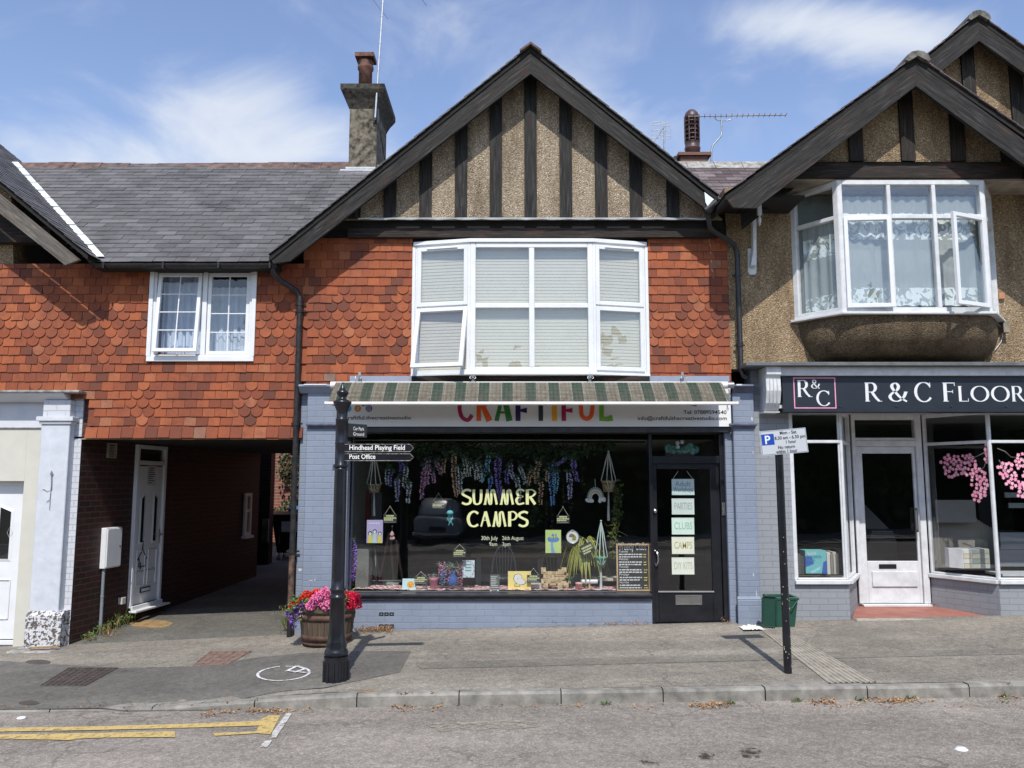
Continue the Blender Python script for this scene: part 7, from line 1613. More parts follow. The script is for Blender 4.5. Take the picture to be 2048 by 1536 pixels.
def strand(px0, py0, px1, py1, col, w, lab, Y=.36, nm='wisteria_strand', grp='silk wisteria strands hanging in the shop window'):
    a, b = at(px0, py0, Y), at(px1, py1, Y); L = (b-a).length; n = int(L*300*w/9)+25; t_ = thing(nm, lab, 'hanging flower', a, grp); mb = MB()
    for i in range(n):
        t = rg.random(); c = a.lerp(b, t)+V((math.sin(t*5+px0)*.008, 0, 0)); r = w*pm2*.5*(1-.62*t**1.6)*min(1, .45+t*5); an_ = rg.random()*2*PI
        d = V((math.cos(an_), math.sin(an_), rg.uniform(-.5, .3))); mb.leaf(c+d*r*rg.uniform(.3, .8)+V((0, 0, rg.uniform(-.01, .01))), d, .015, .022, up=(0, -1, .8), rnd=rg.random())
    mb.build('blossom', PM[col], t_)
    mb = MB(); mb.tube([a+Z1*.05, a, b], .002, 4)
    for i in range(7): mb.leaf(a+Z1*rg.uniform(-.01, .05), (rg.uniform(-1, 1), -.3, rg.uniform(-.8, .6)), .022, .085, rnd=rg.random())
    mb.build('stem', PM['green'], t_)
pm2 = 1/FPX*10.95
ST = [(775, 938, 774, 970, 'white', 7), (781, 945, 780, 974, 'purple', 7), (803, 920, 802, 943, 'violet', 10), (796, 955, 793, 1003, 'lilac', 10), (811, 930, 809, 975, 'white', 9), (817, 962, 817, 1005, 'white', 10), (850, 932, 843, 998, 'pink', 12), (857, 922, 853, 970, 'pink', 12), (865, 938, 867, 967, 'pink', 8), (872, 922, 881, 949, 'pink', 8), (888, 918, 887, 946, 'tan', 8), (907, 908, 912, 994, 'peach', 12), (918, 935, 923, 988, 'white', 10), (929, 918, 931, 954, 'cream', 8), (938, 922, 939, 952, 'white', 8), (948, 930, 954, 959, 'cream', 8), (955, 924, 964, 964, 'white', 9), (976, 912, 976, 946, 'teal', 9), (980, 953, 980, 979, 'blue', 9), (967, 936, 966, 962, 'teal', 7), (995, 914, 1000, 1001, 'purple', 15), (1014, 940, 1014, 970, 'purple', 8), (1020, 928, 1027, 959, 'lilac', 9), (1041, 932, 1050, 968, 'white', 9), (1035, 956, 1038, 1003, 'white', 9), (1065, 940, 1054, 971, 'tan', 8), (1076, 922, 1072, 966, 'peach', 12), (1081, 962, 1082, 1009, 'peach', 9), (1095, 942, 1095, 963, 'tan', 8), (1103, 930, 1104, 1011, 'blue', 12), (1112, 942, 1113, 984, 'teal', 8), (1131, 914, 1114, 931, 'purple', 9), (1137, 946, 1141, 998, 'lilac', 11), (1146, 918, 1154, 963, 'purple', 11)]
ORD = ['first', 'second', 'third', 'fourth', 'fifth', 'sixth', 'seventh', 'eighth', 'ninth']
cnt = {}
for s_ in sorted(ST):
    c = s_[4]; cnt[c] = cnt.get(c, 0)+1; L = s_[3]-s_[1]
    strand(*s_, f"{'long' if L > 45 else 'short'} {c} wisteria strand, {ORD[cnt[c]-1]} {c} one from the left")
strand(703, 1078, 706, 1160, 'violet', 20, 'bushy violet silk flower trail low at the left edge of the window', .3)
# greenery along the rail, and ivy drops
gar = thing('ivy_garland', 'dark silk ivy garland draped along the top of the shop window', 'garland', at(1000, 890, .5))
mb = MB()
for i in range(2600):
    px = rg.uniform(745, 1230); py = 893+rg.gauss(0, 7)+6*math.sin(px*.04)+(10*rg.random() if 900 < px < 1180 else 0); p = at(px, py, rg.uniform(.42, .6)); mb.leaf(p, (rg.uniform(-1, 1), rg.uniform(-1, .2), rg.uniform(-1, .5)), .03, .05, rnd=rg.random())
mb.build('leaves', PM['ivy'], gar)
mb = MB(); mb.tube([at(700, 884, .55), at(1290, 884, .55)], .014, 6)
for px in (745, 873, 1130, 1200, 1254): mb.tube([at(px, 884, .55), at(px, 862, .55)], .012, 6)
mb.build('rail', M['soffit'], gar)
for i, (px, y0, y1, n) in enumerate(((1092, 960, 1060, 26), (1103, 1010, 1058, 12), (1127, 950, 1020, 22), (1140, 1000, 1030, 12), (1165, 930, 985, 18), (1068, 985, 1052, 200))):
    mb = MB(); p0 = at(px, y0-60, .5)
    for k in range(n): py = rg.uniform(y0-50, y1); p = at(px+rg.gauss(0, 1.5 if n < 100 else 8), py, .5+rg.uniform(-.03, .03)); mb.leaf(p, (rg.uniform(-1, 1), -.6, rg.uniform(-1, .3)), .034, .042, rnd=rg.random())
    mb.tube([at(px, y0-60, .52), at(px, y1, .52)], .002, 4); tag(mb.build('ivy_trail', PM['ivy']), ['slim ivy trail above the blue mushroom canvas', 'short ivy trail behind the long blue wisteria', 'thin ivy trail left of the yellow plant, upper', 'sparse ivy trail below the lilac wisteria', 'faint ivy trail left of the rainbow hanging', 'thick leafy ivy trail behind the letters of summer'][i], 'ivy trail', 'ivy trails hanging in the window')
# shelf / cloth
sh = MB(); sa, sb = pL[2]+.002, dX0-.05; sh.box(sa, sb, .19, .75, zsl-.05, zsl+.004); tag(sh.build('display_shelf', rmt[3]), 'deep display shelf along the inside of the shop window', 'shelf')
t = NT('red_gingham'); u = t.coord('pos'); ck = t.new('ShaderNodeTexChecker'); t.link(u, ck.inputs['Vector']); ck.inputs['Scale'].default_value = 18; ck.inputs['Color1'].default_value = (.75, .72, .70, 1); ck.inputs['Color2'].default_value = (.42, .03, .06, 1); t.done(ck.outputs[0], .9)
mb = MB(); n = 70; vs = []
for j in range(4):
    for i in range(n+1):
        x = sa+.03+(sb-sa-.1)*i/n; vs.append((x, .2+.13*j, zsl+.012+.02*abs(math.sin(i*.9+j))*rg.random()+(.012 if i < 12 else 0)))
mb.add(vs, [(j*(n+1)+i, j*(n+1)+i+1, (j+1)*(n+1)+i+1, (j+1)*(n+1)+i) for j in range(3) for i in range(n)]); tag(mb.build('gingham_cloth', t.m), 'crumpled red and white gingham cloth along the window shelf', 'cloth')
# macrame hangers
rope = plain('cotton_rope', (.56, .54, .47), .9, bump=.5, bscale=120); straw = plain('straw_basket', (.36, .28, .16), .85, var=.3, scale=30, bump=.6)
def hanger(px, yt, yk, yb, w, Y, lab, pm_, ropem, tail, plant=None):
    t_ = thing('hanging_planter', lab, 'planter', at(px, yt, Y), 'macrame plant hangers in the shop window'); a = at(px, yt, Y); k = at(px, yk, Y); b = at(px, yb, Y); r = w/2*pm2; H_ = k.z-b.z
    mb = MB(); mb.lathe([(r*.72, 0), (r*.95, H_*.8), (r, H_*.8), (r*1.02, H_), (r*.9, H_), (r*.85, H_*.75)], b, 20); mb.build('pot', pm_, t_)
    mb = MB()
    for q_ in (-1, -.35, .4, 1): rr2 = r*1.04; e = k+V((q_*rr2, -math.sqrt(max(0, 1-q_*q_))*rr2, -.0)); mb.tube([a, a.lerp(e, .35)+V((q_*.004, 0, 0)), a.lerp(e, .7), e], [.006, .009, .007, .006], 6); mb.tube([e, b+V((q_*.3*r, -r*1.02, H_*.35)), b-Z1*.01], .005, 5)
    mb.tube([b-Z1*.005, at(px, tail, Y)], [.008, .02], 8); mb.ball(a, .014, 8); mb.build('rope', ropem, t_)
    if plant:
        mb = MB()
        for i in range(plant): mb.leaf(k+V((rg.uniform(-r, r), rg.uniform(-r, r), rg.uniform(-.06, .04))), (rg.uniform(-1, 1), rg.uniform(-1, 1), rg.uniform(-.6, .6)), .02, .09, rnd=rg.random())
        mb.build('plant', PM['green'], t_)
hanger(748, 905, 968, 985, 27, .4, 'straw basket on macrame rope hanging under the post office arm', straw, rope, 1032, 30)
hanger(1217, 903, 961, 984, 28, .4, 'straw basket on macrame rope hanging right of the rainbow', straw, rope, 1041, 12)
tag_ = hanger(1202, 1042, 1113, 1134, 24, .3, 'green pot in pale mint macrame hanging beside the chalkboard', plain('mint_green_pot', (.08, .34, .19), .6), plain('mint_rope', (.50, .60, .56), .9), 1179)
mb = MB()
for i in range(420): t = rg.random(); p = at(1229+5*math.sin(t*5)+rg.gauss(0, 5*(1-.4*t)), 965+t*150, .42+rg.uniform(-.04, .04)); mb.leaf(p, (rg.uniform(-1, 1), rg.uniform(-1, .2), rg.uniform(-1, .2)), .026, .045, rnd=rg.random())
for q_ in ([(1229, 970), (1233, 1040), (1225, 1100), (1232, 1140)], [(1232, 1060), (1245, 1066), (1255, 1072)], [(1226, 1050), (1214, 1052), (1210, 1046)]): mb.tube([at(a, b, .4) for a, b in q_], .003, 4)
tag(mb.build('trailing_pothos', mk_leaf('olive_leaf', (.05, .065, .015), (.14, .16, .05))), 'olive trailing plant spilling from the right straw basket', 'plant')
# rainbow, hoop, jellyfish, charm
rb = thing('rainbow_hanging', 'rope rainbow with fluffy white cloud ends hanging on the glass', 'ornament', at(1191, 985, .3)); c = at(1191, 998, .3)
mb = MB()
for i, (r, m_) in enumerate(((.115, 0), (.098, 1), (.081, 2), (.064, 1))): mb.tube([c+V((r*math.cos(a)*.85, 0, r*1.15*math.sin(a)+.005)) for a in lin(0, PI, 16)], .009, 6, mi=m_)
for i in range(15): a = PI*i/14; mb.ball(c+V((.125*.85*math.cos(a), 0, .125*1.15*math.sin(a)+.005)), .007, 6, mi=1)
mb.tube([c+Z1*.13, at(1190, 958, .3)], .006, 6, mi=0); mb.build('arch', [plain('grey_green_rope', (.24, .29, .27), .9), plain('pale_rope', (.62, .60, .50), .9), plain('mustard_rope', (.50, .43, .24), .9)], rb)
for s_ in (-1, 1):
    mb = MB()
    for k in range(7): mb.ball(c+V((s_*.078+rg.uniform(-.035, .035), rg.uniform(-.01, .01), -.015+rg.uniform(-.015, .02))), .026, 8)
    mb.build('cloud', M['pvc'], rb)
hp_ = thing('embroidery_hoop', 'round white embroidery hoop with a brown and green bird motif', 'hoop', at(1145, 1074, .3)); c = at(1145, 1074, .3); r = 12*pm2
mb = MB(); mb.prism([c+V((r*math.cos(a), 0, r*math.sin(a))) for a in lin(0, 2*PI, 32)[:-1]], (0, .006, 0)); mb.build('cloth', M['pvc'], hp_)
mb = MB(); mb.tube([c+V((r*math.cos(a), 0, r*math.sin(a))) for a in lin(0, 2*PI, 32)], .005, 6, cap=False); mb.box(c.x-.015, c.x+.015, .29, .31, c.z+r, c.z+r+.012); mb.build('ring', M['alu'], hp_)
mb = MB(); mb.prism([c+V((x*r, -.002, z*r)) for x, z in ((-.1, -.55), (.55, -.5), (.6, 0), (.35, .3), (.05, .1), (-.05, -.3))], (0, .0015, 0)); mb.prism([c+V((x*r, -.004, z*r)) for x, z in ((-.6, .1), (-.4, .5), (0, .55), (.35, .3), (.1, .0), (-.3, .0))], (0, .0015, 0), mi=1); mb.build('motif', [plain('olive_thread', (.28, .32, .07), .9), plain('brown_thread', (.30, .17, .10), .9)], hp_)
jf = thing('jellyfish_ornament', 'turquoise crochet jellyfish dangling right of the small top sign', 'ornament', at(900, 1020, .3)); tq = plain('turquoise_yarn', (.14, .52, .52), .9, bump=.5)
mb = MB(); c = at(900, 1027, .3); mb.lathe([(.001, .045), (.03, .038), (.045, .015), (.045, -.005), (.02, -.01)], c, 14); mb.build('bell', tq, jf)
mb = MB()
for k in range(6): mb.tube([c+V((-.028+.011*k, 0, -.005))]+[c+V((-.028+.011*k+.012*math.sin(j*1.8+k), 0, -.03*j)) for j in range(1, 4+k % 3)], .005, 5)
mb.tube([c+Z1*.04, c+Z1*.1], .002, 4); mb.build('tentacles', tq, jf)
cc_ = thing('crochet_charm', 'small pastel crochet figure hanging beside the lilac poster', 'ornament', at(784, 1070, .3)); c = at(784, 1070, .3)
mb = MB(); mb.lathe([(.001, .055), (.02, .03), (.03, .012), (.028, -.01), (.012, -.02)], c, 12, mi=0); mb.ball(c+V((0, -.016, .004)), .018, 8, mi=1); mb.prism([c+V((x, -.01, z)) for x, z in ((-.015, -.015), (.03, -.02), (.04, -.045), (.0, -.062), (-.03, -.05))], (0, .012, 0), mi=1); mb.prism([c+V((x, -.02, z)) for x, z in ((-.02, -.04), (.02, -.045), (.022, -.062), (-.015, -.06))], (0, .008, 0), mi=2); mb.tube([c+Z1*.055, c+Z1*.11], .002, 4, mi=3); mb.ball(c+Z1*.115, .012, 8, mi=3)
mb.build('figure', [plain('mauve_yarn', (.50, .30, .40), .9), plain('peach_yarn', (.75, .45, .25), .9), plain('blue_yarn', (.16, .20, .45), .9), M['alu']], cc_)
# flat pictures
def board(name, px0, py0, px1, py1, Y, mat, label, cat, group=None, lean=.0, th=.012):
    p0, p1 = at(px0, py1, Y), at(px1, py0, Y); t_ = thing(name, label, cat, V(((p0.x+p1.x)/2, Y, p0.z)), group)
    mb = MB(); mb.prism([(p0.x, Y, p0.z), (p1.x, Y, p0.z), (p1.x, Y+lean, p1.z), (p0.x, Y+lean, p1.z)], (0, th, 0)); mb.build('panel', mat, t_)
    return t_, (lambda u, v, d=.002: V((p0.x+(p1.x-p0.x)*u, Y+lean*v-d, p0.z+(p1.z-p0.z)*v)))
def poly(mb, F, pts, d, mi=0): mb.add([F(u, v, d) for u, v in pts], [tuple(range(len(pts)))], mi=mi)
ov = lambda cx, cy, rx, ry, a=0, b=360, n=16: [(cx+rx*math.cos(R_(a+(b-a)*i/n)), cy+ry*math.sin(R_(a+(b-a)*i/n))) for i in range(n)]
C_ = lambda n, c: plain(n, c, .7, var=.04)
inkw, inkd, inky = C_('white_ink', (.72, .72, .70)), C_('dark_ink', (.03, .035, .04)), C_('yellow_ink', (.70, .62, .12))
t_, F = board('lilac_poster', 733, 1040, 766, 1086, .25, C_('lilac_card', (.48, .42, .68)), 'lilac poster with a group of cartoon girls stuck on the window', 'poster')
mb = MB()
for u, v, s_ in ((.22, .42, 1.1), (.5, .5, 1.1), (.82, .42, .9)):
    poly(mb, F, ov(u, v, .12*s_, .09*s_), .002, 1); poly(mb, F, ov(u, v-.02, .08*s_, .065*s_), .003, 0); poly(mb, F, [(u-.14, .0), (u+.14, .0), (u+.1, v-.09), (u-.1, v-.09)], .0035, 2 if u < .4 or u > .7 else 3)
for i in range(5): poly(mb, F, [(.15+.14*i, .82), (.24+.14*i, .82), (.24+.14*i, .88), (.15+.14*i, .88)], .003, 0)
mb.build('drawing', [inkw, inkd, inky, C_('pale_mint_ink', (.50, .66, .62))], t_)
t_, F = board('mushroom_canvas', 1091, 1060, 1122, 1106, .25, C_('yellow_green_canvas', (.52, .66, .25)), 'yellow-green canvas with a blue mushroom-like creature', 'painting')
mb = MB(); poly(mb, F, [(.36, .0), (.62, .0), (.5, .25), (.48, .5), (.33, .5), (.36, .25)], .002); poly(mb, F, ov(.5, .6, .38, .13), .003, 1); poly(mb, F, [(.25, .68), (.75, .68), (.68, .86), (.58, .74), (.48, .86), (.36, .74)], .0035, 1); poly(mb, F, ov(.4, .69, .09, .06), .0045, 2); poly(mb, F, ov(.62, .69, .09, .06), .0045, 2); poly(mb, F, ov(.42, .68, .03, .03), .005, 3); poly(mb, F, ov(.64, .68, .03, .03), .005, 3)
mb.build('drawing', [C_('mid_blue_paint', (.18, .38, .62)), C_('strong_blue_paint', (.12, .26, .58)), inky, inkd], t_)
t_, F = board('sunny_card', 804, 1158, 832, 1181, .24, C_('pale_blue_card', (.52, .72, .74)), 'pale blue card with a smiling orange sun face', 'card', lean=.04)
mb = MB(); poly(mb, F, ov(.6, .5, .26, .3), .002); poly(mb, F, ov(.5, .52, .03, .04), .003, 1); poly(mb, F, ov(.7, .52, .03, .04), .003, 1); poly(mb, F, ov(.6, .42, .1, .08, 180, 360, 8), .003, 1); mb.build('drawing', [C_('orange_ink', (.80, .38, .04)), inkd], t_)
t_, F = board('dog_canvas', 1016, 1143, 1062, 1181, .26, C_('yellow_canvas', (.82, .66, .22)), 'bright yellow canvas with a white outlined dog drawing', 'painting', lean=.03)
mb = MB(); P_ = [(.25, .6), (.3, .8), (.45, .86), (.58, .78), (.6, .62), (.78, .45), (.7, .34), (.55, .3), (.42, .35), (.3, .48)]; poly(mb, F, [(.5+(u-.5)*1.1, .56+(v-.56)*1.08) for u, v in P_], .002, 1); poly(mb, F, P_, .003, 0); poly(mb, F, [(.28, .2), (.52, .2), (.52, .36), (.28, .36)], .002, 1); poly(mb, F, [(.3, .215), (.5, .215), (.5, .345), (.3, .345)], .003, 2)
poly(mb, F, [(.4, .62), (.46, .62), (.43, .58)], .004, 1); mb.build('drawing', [inkw, inkd, C_('box_ink', (.70, .55, .2))], t_)
t_, F = board('floral_card', 924, 1121, 949, 1155, .3, C_('pale_aqua_card', (.52, .66, .72)), 'aqua card with leafy border behind the blue vase', 'card', lean=.03)
mb = MB()
for i in range(34): a = rg.random()*2*PI; poly(mb, F, ov(.5+.46*math.cos(a)*1.0, .5+.46*math.sin(a), .05, .035), .002+.0001*i, rg.choice((0, 1, 2)))
for v in (.72, .55, .38): poly(mb, F, [(.25, v), (.75, v), (.75, v+.06), (.25, v+.06)], .003, 1)
mb.build('drawing', [inkw, C_('grey_green_ink', (.16, .28, .24)), C_('rose_ink', (.62, .25, .32))], t_)
def scribble(mb, F, u0, u1, v, h, mi, d=.003):
    u = u0
    while u < u1-.02: w = rg.uniform(.03, .12); e = min(u+w, u1); poly(mb, F, [(u, v), (e, v+rg.uniform(-.1, .1)*h), (e, v+h), (u, v+h*.9)], d, mi); u = e+.02
for i, (px, ya, y0, y1, w) in enumerate(((780, 1013, 1029, 1046, 27), (877, 987, 1002, 1017, 26), (1126, 1014, 1031, 1047, 26), (919, 1089, 1099, 1114, 26), (842, 1144, 1153, 1168, 26), (1067, 1137, 1150, 1165, 26))):
    lb = ['small hanging slate sign above the crochet charm', 'small hanging slate sign left of the turquoise jellyfish', 'small hanging slate sign above the blue mushroom canvas', 'small hanging slate sign above the blue vase', 'small hanging slate sign beside the sunny card', 'small hanging slate sign right of the yellow dog canvas'][i]
    t_, F = board('slate_sign', px-w/2, y0, px+w/2, y1, .22, inkd, lb, 'sign', 'small slate workshop signs in the window', th=.005)
    mb = MB(); scribble(mb, F, .2, .8, .74, .2, 0); scribble(mb, F, .05, .95, .5, .17, 0); scribble(mb, F, .05, .75, .28, .17, 0); scribble(mb, F, .05, .9, .08, .07, 1); mb.build('lettering', [lime, C_('grey_ink', (.35, .35, .33))], t_)
    mb = MB(); ap_ = at(px, ya, .22); mb.tube([F(.1, 1), ap_, F(.9, 1)], .0025, 5); mb.ball(ap_, .007, 6); mb.build('cord', rope, t_)
t_, F = board('slate_sign', 1166, 1086, 1192, 1108, .22, inkd, 'small slate sign hanging tilted over the striped plant', 'sign', 'small slate workshop signs in the window', th=.005); t_.rotation_euler = (0, R_(-24), 0)
mb = MB(); scribble(mb, F, .1, .9, .62, .18, 0); scribble(mb, F, .1, .9, .38, .16, 0); scribble(mb, F, .1, .7, .16, .14, 0); mb.build('lettering', [lime], t_); mb = MB(); mb.tube([F(.1, 1), F(.35, 1.9), F(.9, 1)], .0025, 5); mb.build('cord', rope, t_)
# chalkboards
t_, F = board('chalkboard', 1235, 1088, 1297, 1181, .2, plain('chalkboard_black', (.02, .024, .028), .6), 'tall wooden-framed chalkboard listing weekly clubs', 'chalkboard', lean=.03)
p0, p1 = F(0, 0), F(1, 1); w, h = p1.x-p0.x, p1.z-p0.z
mb = MB(); mb.frame((p0.x-.01, .18, p0.z-.005), X1, Y1, w+.02, h+.01, .018, 0, .02)
for u in (.2, .85): mb.ball(F(u, 1.02), .008, 6)
mb.build('frame', plain('pale_pine', (.62, .42, .24), .6, var=.2), t_)
mb = MB(); add_text(mb, 'Weekly Clubs', F(.06, .87, .003), X1, Z1, -Y1, .125, fitw=w*.88, bold=.02, depth=.004); mb.build('heading', inkw, t_)
mb = MB(); v = .815
for blk in (('Tuesday', 2), ('Wednesday', 2), ('Thursday', 2), ('Friday', 2), ('Saturday', 2)):
    add_text(mb, blk[0], F(.06, v, .003), X1, Z1, -Y1, .042, depth=.004, fitw=w*.3); v -= .055
    for k in range(blk[1]): scribble(mb, F, .07, rg.uniform(.72, .82), v, .026, 0, .004); scribble(mb, F, .84, .95, v, .02, 1, .004); v -= .052
    v -= .006
mb.build('list_lettering', [inkw, inky], t_)
t_, F = board('small_chalkboard', 980, 1150, 999, 1179, .24, plain('grey_green_slate', (.09, .115, .105), .7), 'small grey-green slate notice standing on two white feet', 'notice', lean=.03)
mb = MB()
for i in range(7): scribble(mb, F, .1, rg.uniform(.6, .9), .84-.12*i, .045, 0)
mb.build('lettering', inkw, t_); mb = MB()
for u in (.1, .85): p = F(u, 0); mb.box(p.x-.012, p.x+.012, .2, .3, zsl+.005, p.z)
mb.build('foot', M['pvc'], t_)
# paper signs on the door
dsg = [('Adult', 'Workshops', 958, 990), ('PARTIES', None, 997, 1029), ('CLUBS', None, 1035.5, 1069), ('CAMPS', None, 1074, 1108), ('DIY KITS', None, 1115, 1149)]
pc_ = [C_('pale_mint_card', (.42, .52, .50)), C_('pale_mint_card_b', (.46, .54, .50)), C_('pale_mint_card_c', (.50, .62, .54)), C_('cream_card', (.60, .62, .50)), C_('cream_card_b', (.60, .63, .54))]
tc_ = [C_('slate_pencil', (.10, .20, .24)), C_('grey_pencil', (.28, .30, .27)), C_('green_pencil', (.24, .42, .32)), C_('ochre_pencil', (.40, .36, .18)), C_('pale_pencil', (.40, .42, .34))]
for i, (s1_, s2_, a, b) in enumerate(dsg):
    t_, F = board('door_card', 1344, a, 1388, b, .094, pc_[i], f"pale hand-lettered card reading {s1_}{' '+s2_ if s2_ else ''} on the shop door", 'card sign', 'hand-lettered cards on the shop door', th=.004)
    w = (F(1, 0)-F(0, 0)).x; mb = MB()
    if s2_: add_text(mb, s1_, F(.14, .55, .001), X1, Z1, -Y1, .09, fitw=w*.7, depth=.001); add_text(mb, s2_, F(.07, .2, .001), X1, Z1, -Y1, .09, fitw=w*.88, depth=.001)
    else: add_text(mb, s1_, F(.1, .32, .001), X1, Z1, -Y1, .125, fitw=w*.8, depth=.001, bold=.006)
    mb.build('lettering', tc_[i], t_)
    mb = MB()
    for k in range(28):
        u = (k % 14)/13; 
        for q_ in ((u, .03 if k < 14 else .97),): c = F(*q_, .001); mb.ball(c, .0035, 5)
    if i == 0: ap_ = at(1369, 938, .094); mb.tube([F(.06, 1), F(.3, 1.5)], .002, 4); mb.tube([F(.94, 1), F(.68, 1.5)], .002, 4)
    mb.build('stitching', rope, t_)
tg = thing('mint_garland', 'mint green fabric ruffle with three white baubles in the fanlight', 'decoration', at(1365, 905, .25)); mint = plain('mint_tissue', (.22, .50, .40), .8, var=.2, scale=20)
mb = MB()
for px, py, r in ((1337, 897, 8), (1346, 899, 8), (1380, 894, 8), (1390, 899, 8), (1370, 899, 8), (1360, 901, 6), (1385, 902, 7)):
    c = at(px, py, .3); R3 = r*pm2
    for k in range(16): a = k*PI/8; mb.add([c, c+V((R3*math.cos(a), rg.uniform(-.02, .02), R3*math.sin(a))), c+V((R3*math.cos(a+.5), rg.uniform(-.04, .01), R3*math.sin(a+.5)))], [(0, 1, 2)])
mb.build('ruffle', mint, tg)
for px, py in ((1355, 886), (1364, 884), (1356, 894)): mb = MB(); mb.ball(at(px, py, .22), 4.3*pm2, 12); mb.build('bauble', M['pvc'], tg)
# pots, vase, plant, roll
def pot(name, px, py0, py1, w0, w1, Y, mat, label, rim=True, cat='pot'):
    b = at(px, py1, Y); H_ = at(px, py0, Y).z-b.z; r0, r1 = w0/2*pm2, w1/2*pm2; t_ = thing(name, label, cat, b); mb = MB()
    mb.lathe([(r0, 0), (r1*.92, H_*.72), (r1, H_*.73), (r1, H_), (r1*.88, H_), (r1*.8, H_*.7)] if rim else [(r0*.7, 0), (r0*1.05, H_*.35), (r0, H_*.6), (r1*.8, H_*.8), (r1, H_), (r1*.8, H_), (r1*.6, H_*.8)], b, 20); mb.build('body', mat, t_); return t_, b, H_
t_, b, H_ = pot('pink_pot', 867, 1155, 1177, 12, 18, .35, plain('pink_glaze', (.55, .20, .27), .5), 'pink flowerpot with trailing silvery plant left of vase'); mb = MB()
for i in range(150): mb.leaf(b+V((rg.gauss(0, .05), rg.gauss(0, .03), H_+rg.uniform(-.03, .05))), (rg.uniform(-1, 1), -.5, rg.uniform(-.5, .5)), .014, .02, rnd=rg.random())
for i in range(50): mb.leaf(b+V((-.07-rg.random()*.06, -.02, H_*rg.uniform(.0, .9))), (rg.uniform(-1, 1), -.5, rg.uniform(-1, .5)), .012, .016, rnd=rg.random())
mb.build('plant', mk_leaf('silvery_leaf', (.12, .17, .13), (.35, .42, .36)), t_)
t_, b, H_ = pot('blue_vase', 905, 1141, 1177, 20, 12, .35, plain('blue_glaze', (.045, .12, .36), .15), 'glossy blue vase of pink and lilac silk wisteria', False, 'vase')
for q_, c in (((884, 1126, 881, 1158), 'pink'), ((888, 1140, 884, 1168), 'blue'), ((896, 1130, 893, 1166), 'pink'), ((921, 1127, 920, 1170), 'pink')):
    mb = MB(); a, e = at(q_[0], q_[1], .3), at(q_[2], q_[3], .3)
    for i in range(170): t = rg.random(); an_ = rg.random()*6.28; d = V((math.cos(an_), math.sin(an_), rg.uniform(-.4, .3))); mb.leaf(a.lerp(e, t)+d*.026*(1-.4*t), d, .018, .024, up=Z1, rnd=rg.random())
    mb.build('blossom', PM[c], t_)
mb = MB()
for i in range(60): mb.leaf(b+V((rg.gauss(0, .07), rg.uniform(-.03, .03), H_+rg.uniform(0, .09))), (rg.uniform(-1, 1), -.3, rg.uniform(-.4, 1)), .03, .08, rnd=rg.random())
mb.build('foliage', mk_leaf('sage_leaf', (.08, .14, .10), (.22, .30, .22)), t_)
pot('green_cup', 1139, 1153, 1177, 12, 15, .38, plain('dark_green_plastic', (.02, .11, .08), .5), 'dark green cup behind the wooden block dog', True, 'cup'); pot('pink_jar', 1158, 1165, 1178, 10, 14, .3, plain('pale_pink_glaze', (.70, .42, .40), .5), 'small pale pink jar right of the green cup', True, 'jar')
rs = thing('paper_roll', 'white roll standing crosswise on a pale wooden T stand', 'roll', at(1180, 1180, .32)); mb = MB(); mb.tube([at(1162, 1163, .32), at(1195, 1163, .32)], .028, 12); mb.build('roll', M['pvc'], rs); mb = MB(); mb.tube([at(1179, 1166, .32), at(1179, 1178, .32)], .014, 8); c = at(1179, 1179, .32); mb.box(c.x-.06, c.x+.06, .28, .36, c.z-.01, c.z+.004); mb.build('stand', plain('raw_pine', (.60, .42, .24), .6), rs)
t_ = thing('woodblock_dog', 'dog-shaped figure glued from small cork-coloured wooden blocks', 'figure', at(1112, 1180, .32)); mb = MB(); G = ["  ....        ", "##        ##  ", "##      ####  ", "###########   ", " ########## # ", " ############ ", " ##########   ", "##########    ", "# ########## #", "### ### ##### ", " ##     ## ## ", " ##     ##  # "]
for j, row in enumerate(G):
    for i, ch in enumerate(row):
        if ch == '#': p = at(1085+i*4.1+rg.uniform(-.5, .5), 1134+j*3.8, .3); s_ = .0165; mb.box(p.x-s_, p.x+s_, .3-rg.uniform(0, .02), .335, p.z-s_*.95, p.z+s_*.95, rnd=rg.random())
tt = NT('cork_block'); mb.build('blocks', tt.done(tt.ramp(tt.attr(), [(0, (.45, .32, .17)), (1, (.66, .52, .32))]), .85), t_)
dr_ = thing('striped_dracaena', 'yellow and green striped dracaena drooping beside the block dog', 'plant', at(1168, 1178, .5)); mb = MB(); c = at(1168, 1095, .45)
for i in range(46):
    a = rg.uniform(0, 2*PI); L = rg.uniform(.28, .52); up_ = rg.uniform(.02, .16); d = V((math.cos(a), math.sin(a)*.7, 0)); P = [c+d*L*t*.75+Z1*(up_*math.sin(t*2.4)*1.6-(L*1.05)*t**2.1) for t in lin(0, 1, 7)]; w = .022; sd2 = V((-d.y, d.x, .3)).normalized()
    vs = []; 
    for k, p in enumerate(P): ww = w*math.sin(PI*(.12+.88*k/7)*.98)+.001; vs += [p-sd2*ww, p-sd2*ww*.4, p+sd2*ww*.4, p+sd2*ww]
    for k in range(7): o_ = 4*k; mb.add([vs[o_+j] for j in range(8)], [(0, 1, 5, 4)], mi=1, rnd=.4); mb.add([vs[o_+j] for j in range(8)], [(1, 2, 6, 5)], mi=0, rnd=.4); mb.add([vs[o_+j] for j in range(8)], [(2, 3, 7, 6)], mi=1, rnd=.4)
mb.build('leaves', [plain('deep_green_leaf', (.05, .12, .03), .5), plain('yellow_leaf_edge', (.48, .46, .09), .5)], dr_)
mb = MB(); mb.tube([at(1168, 1178, .5), c], .02, 8); mb.build('stem', M['ochre'], dr_)
mb = MB()
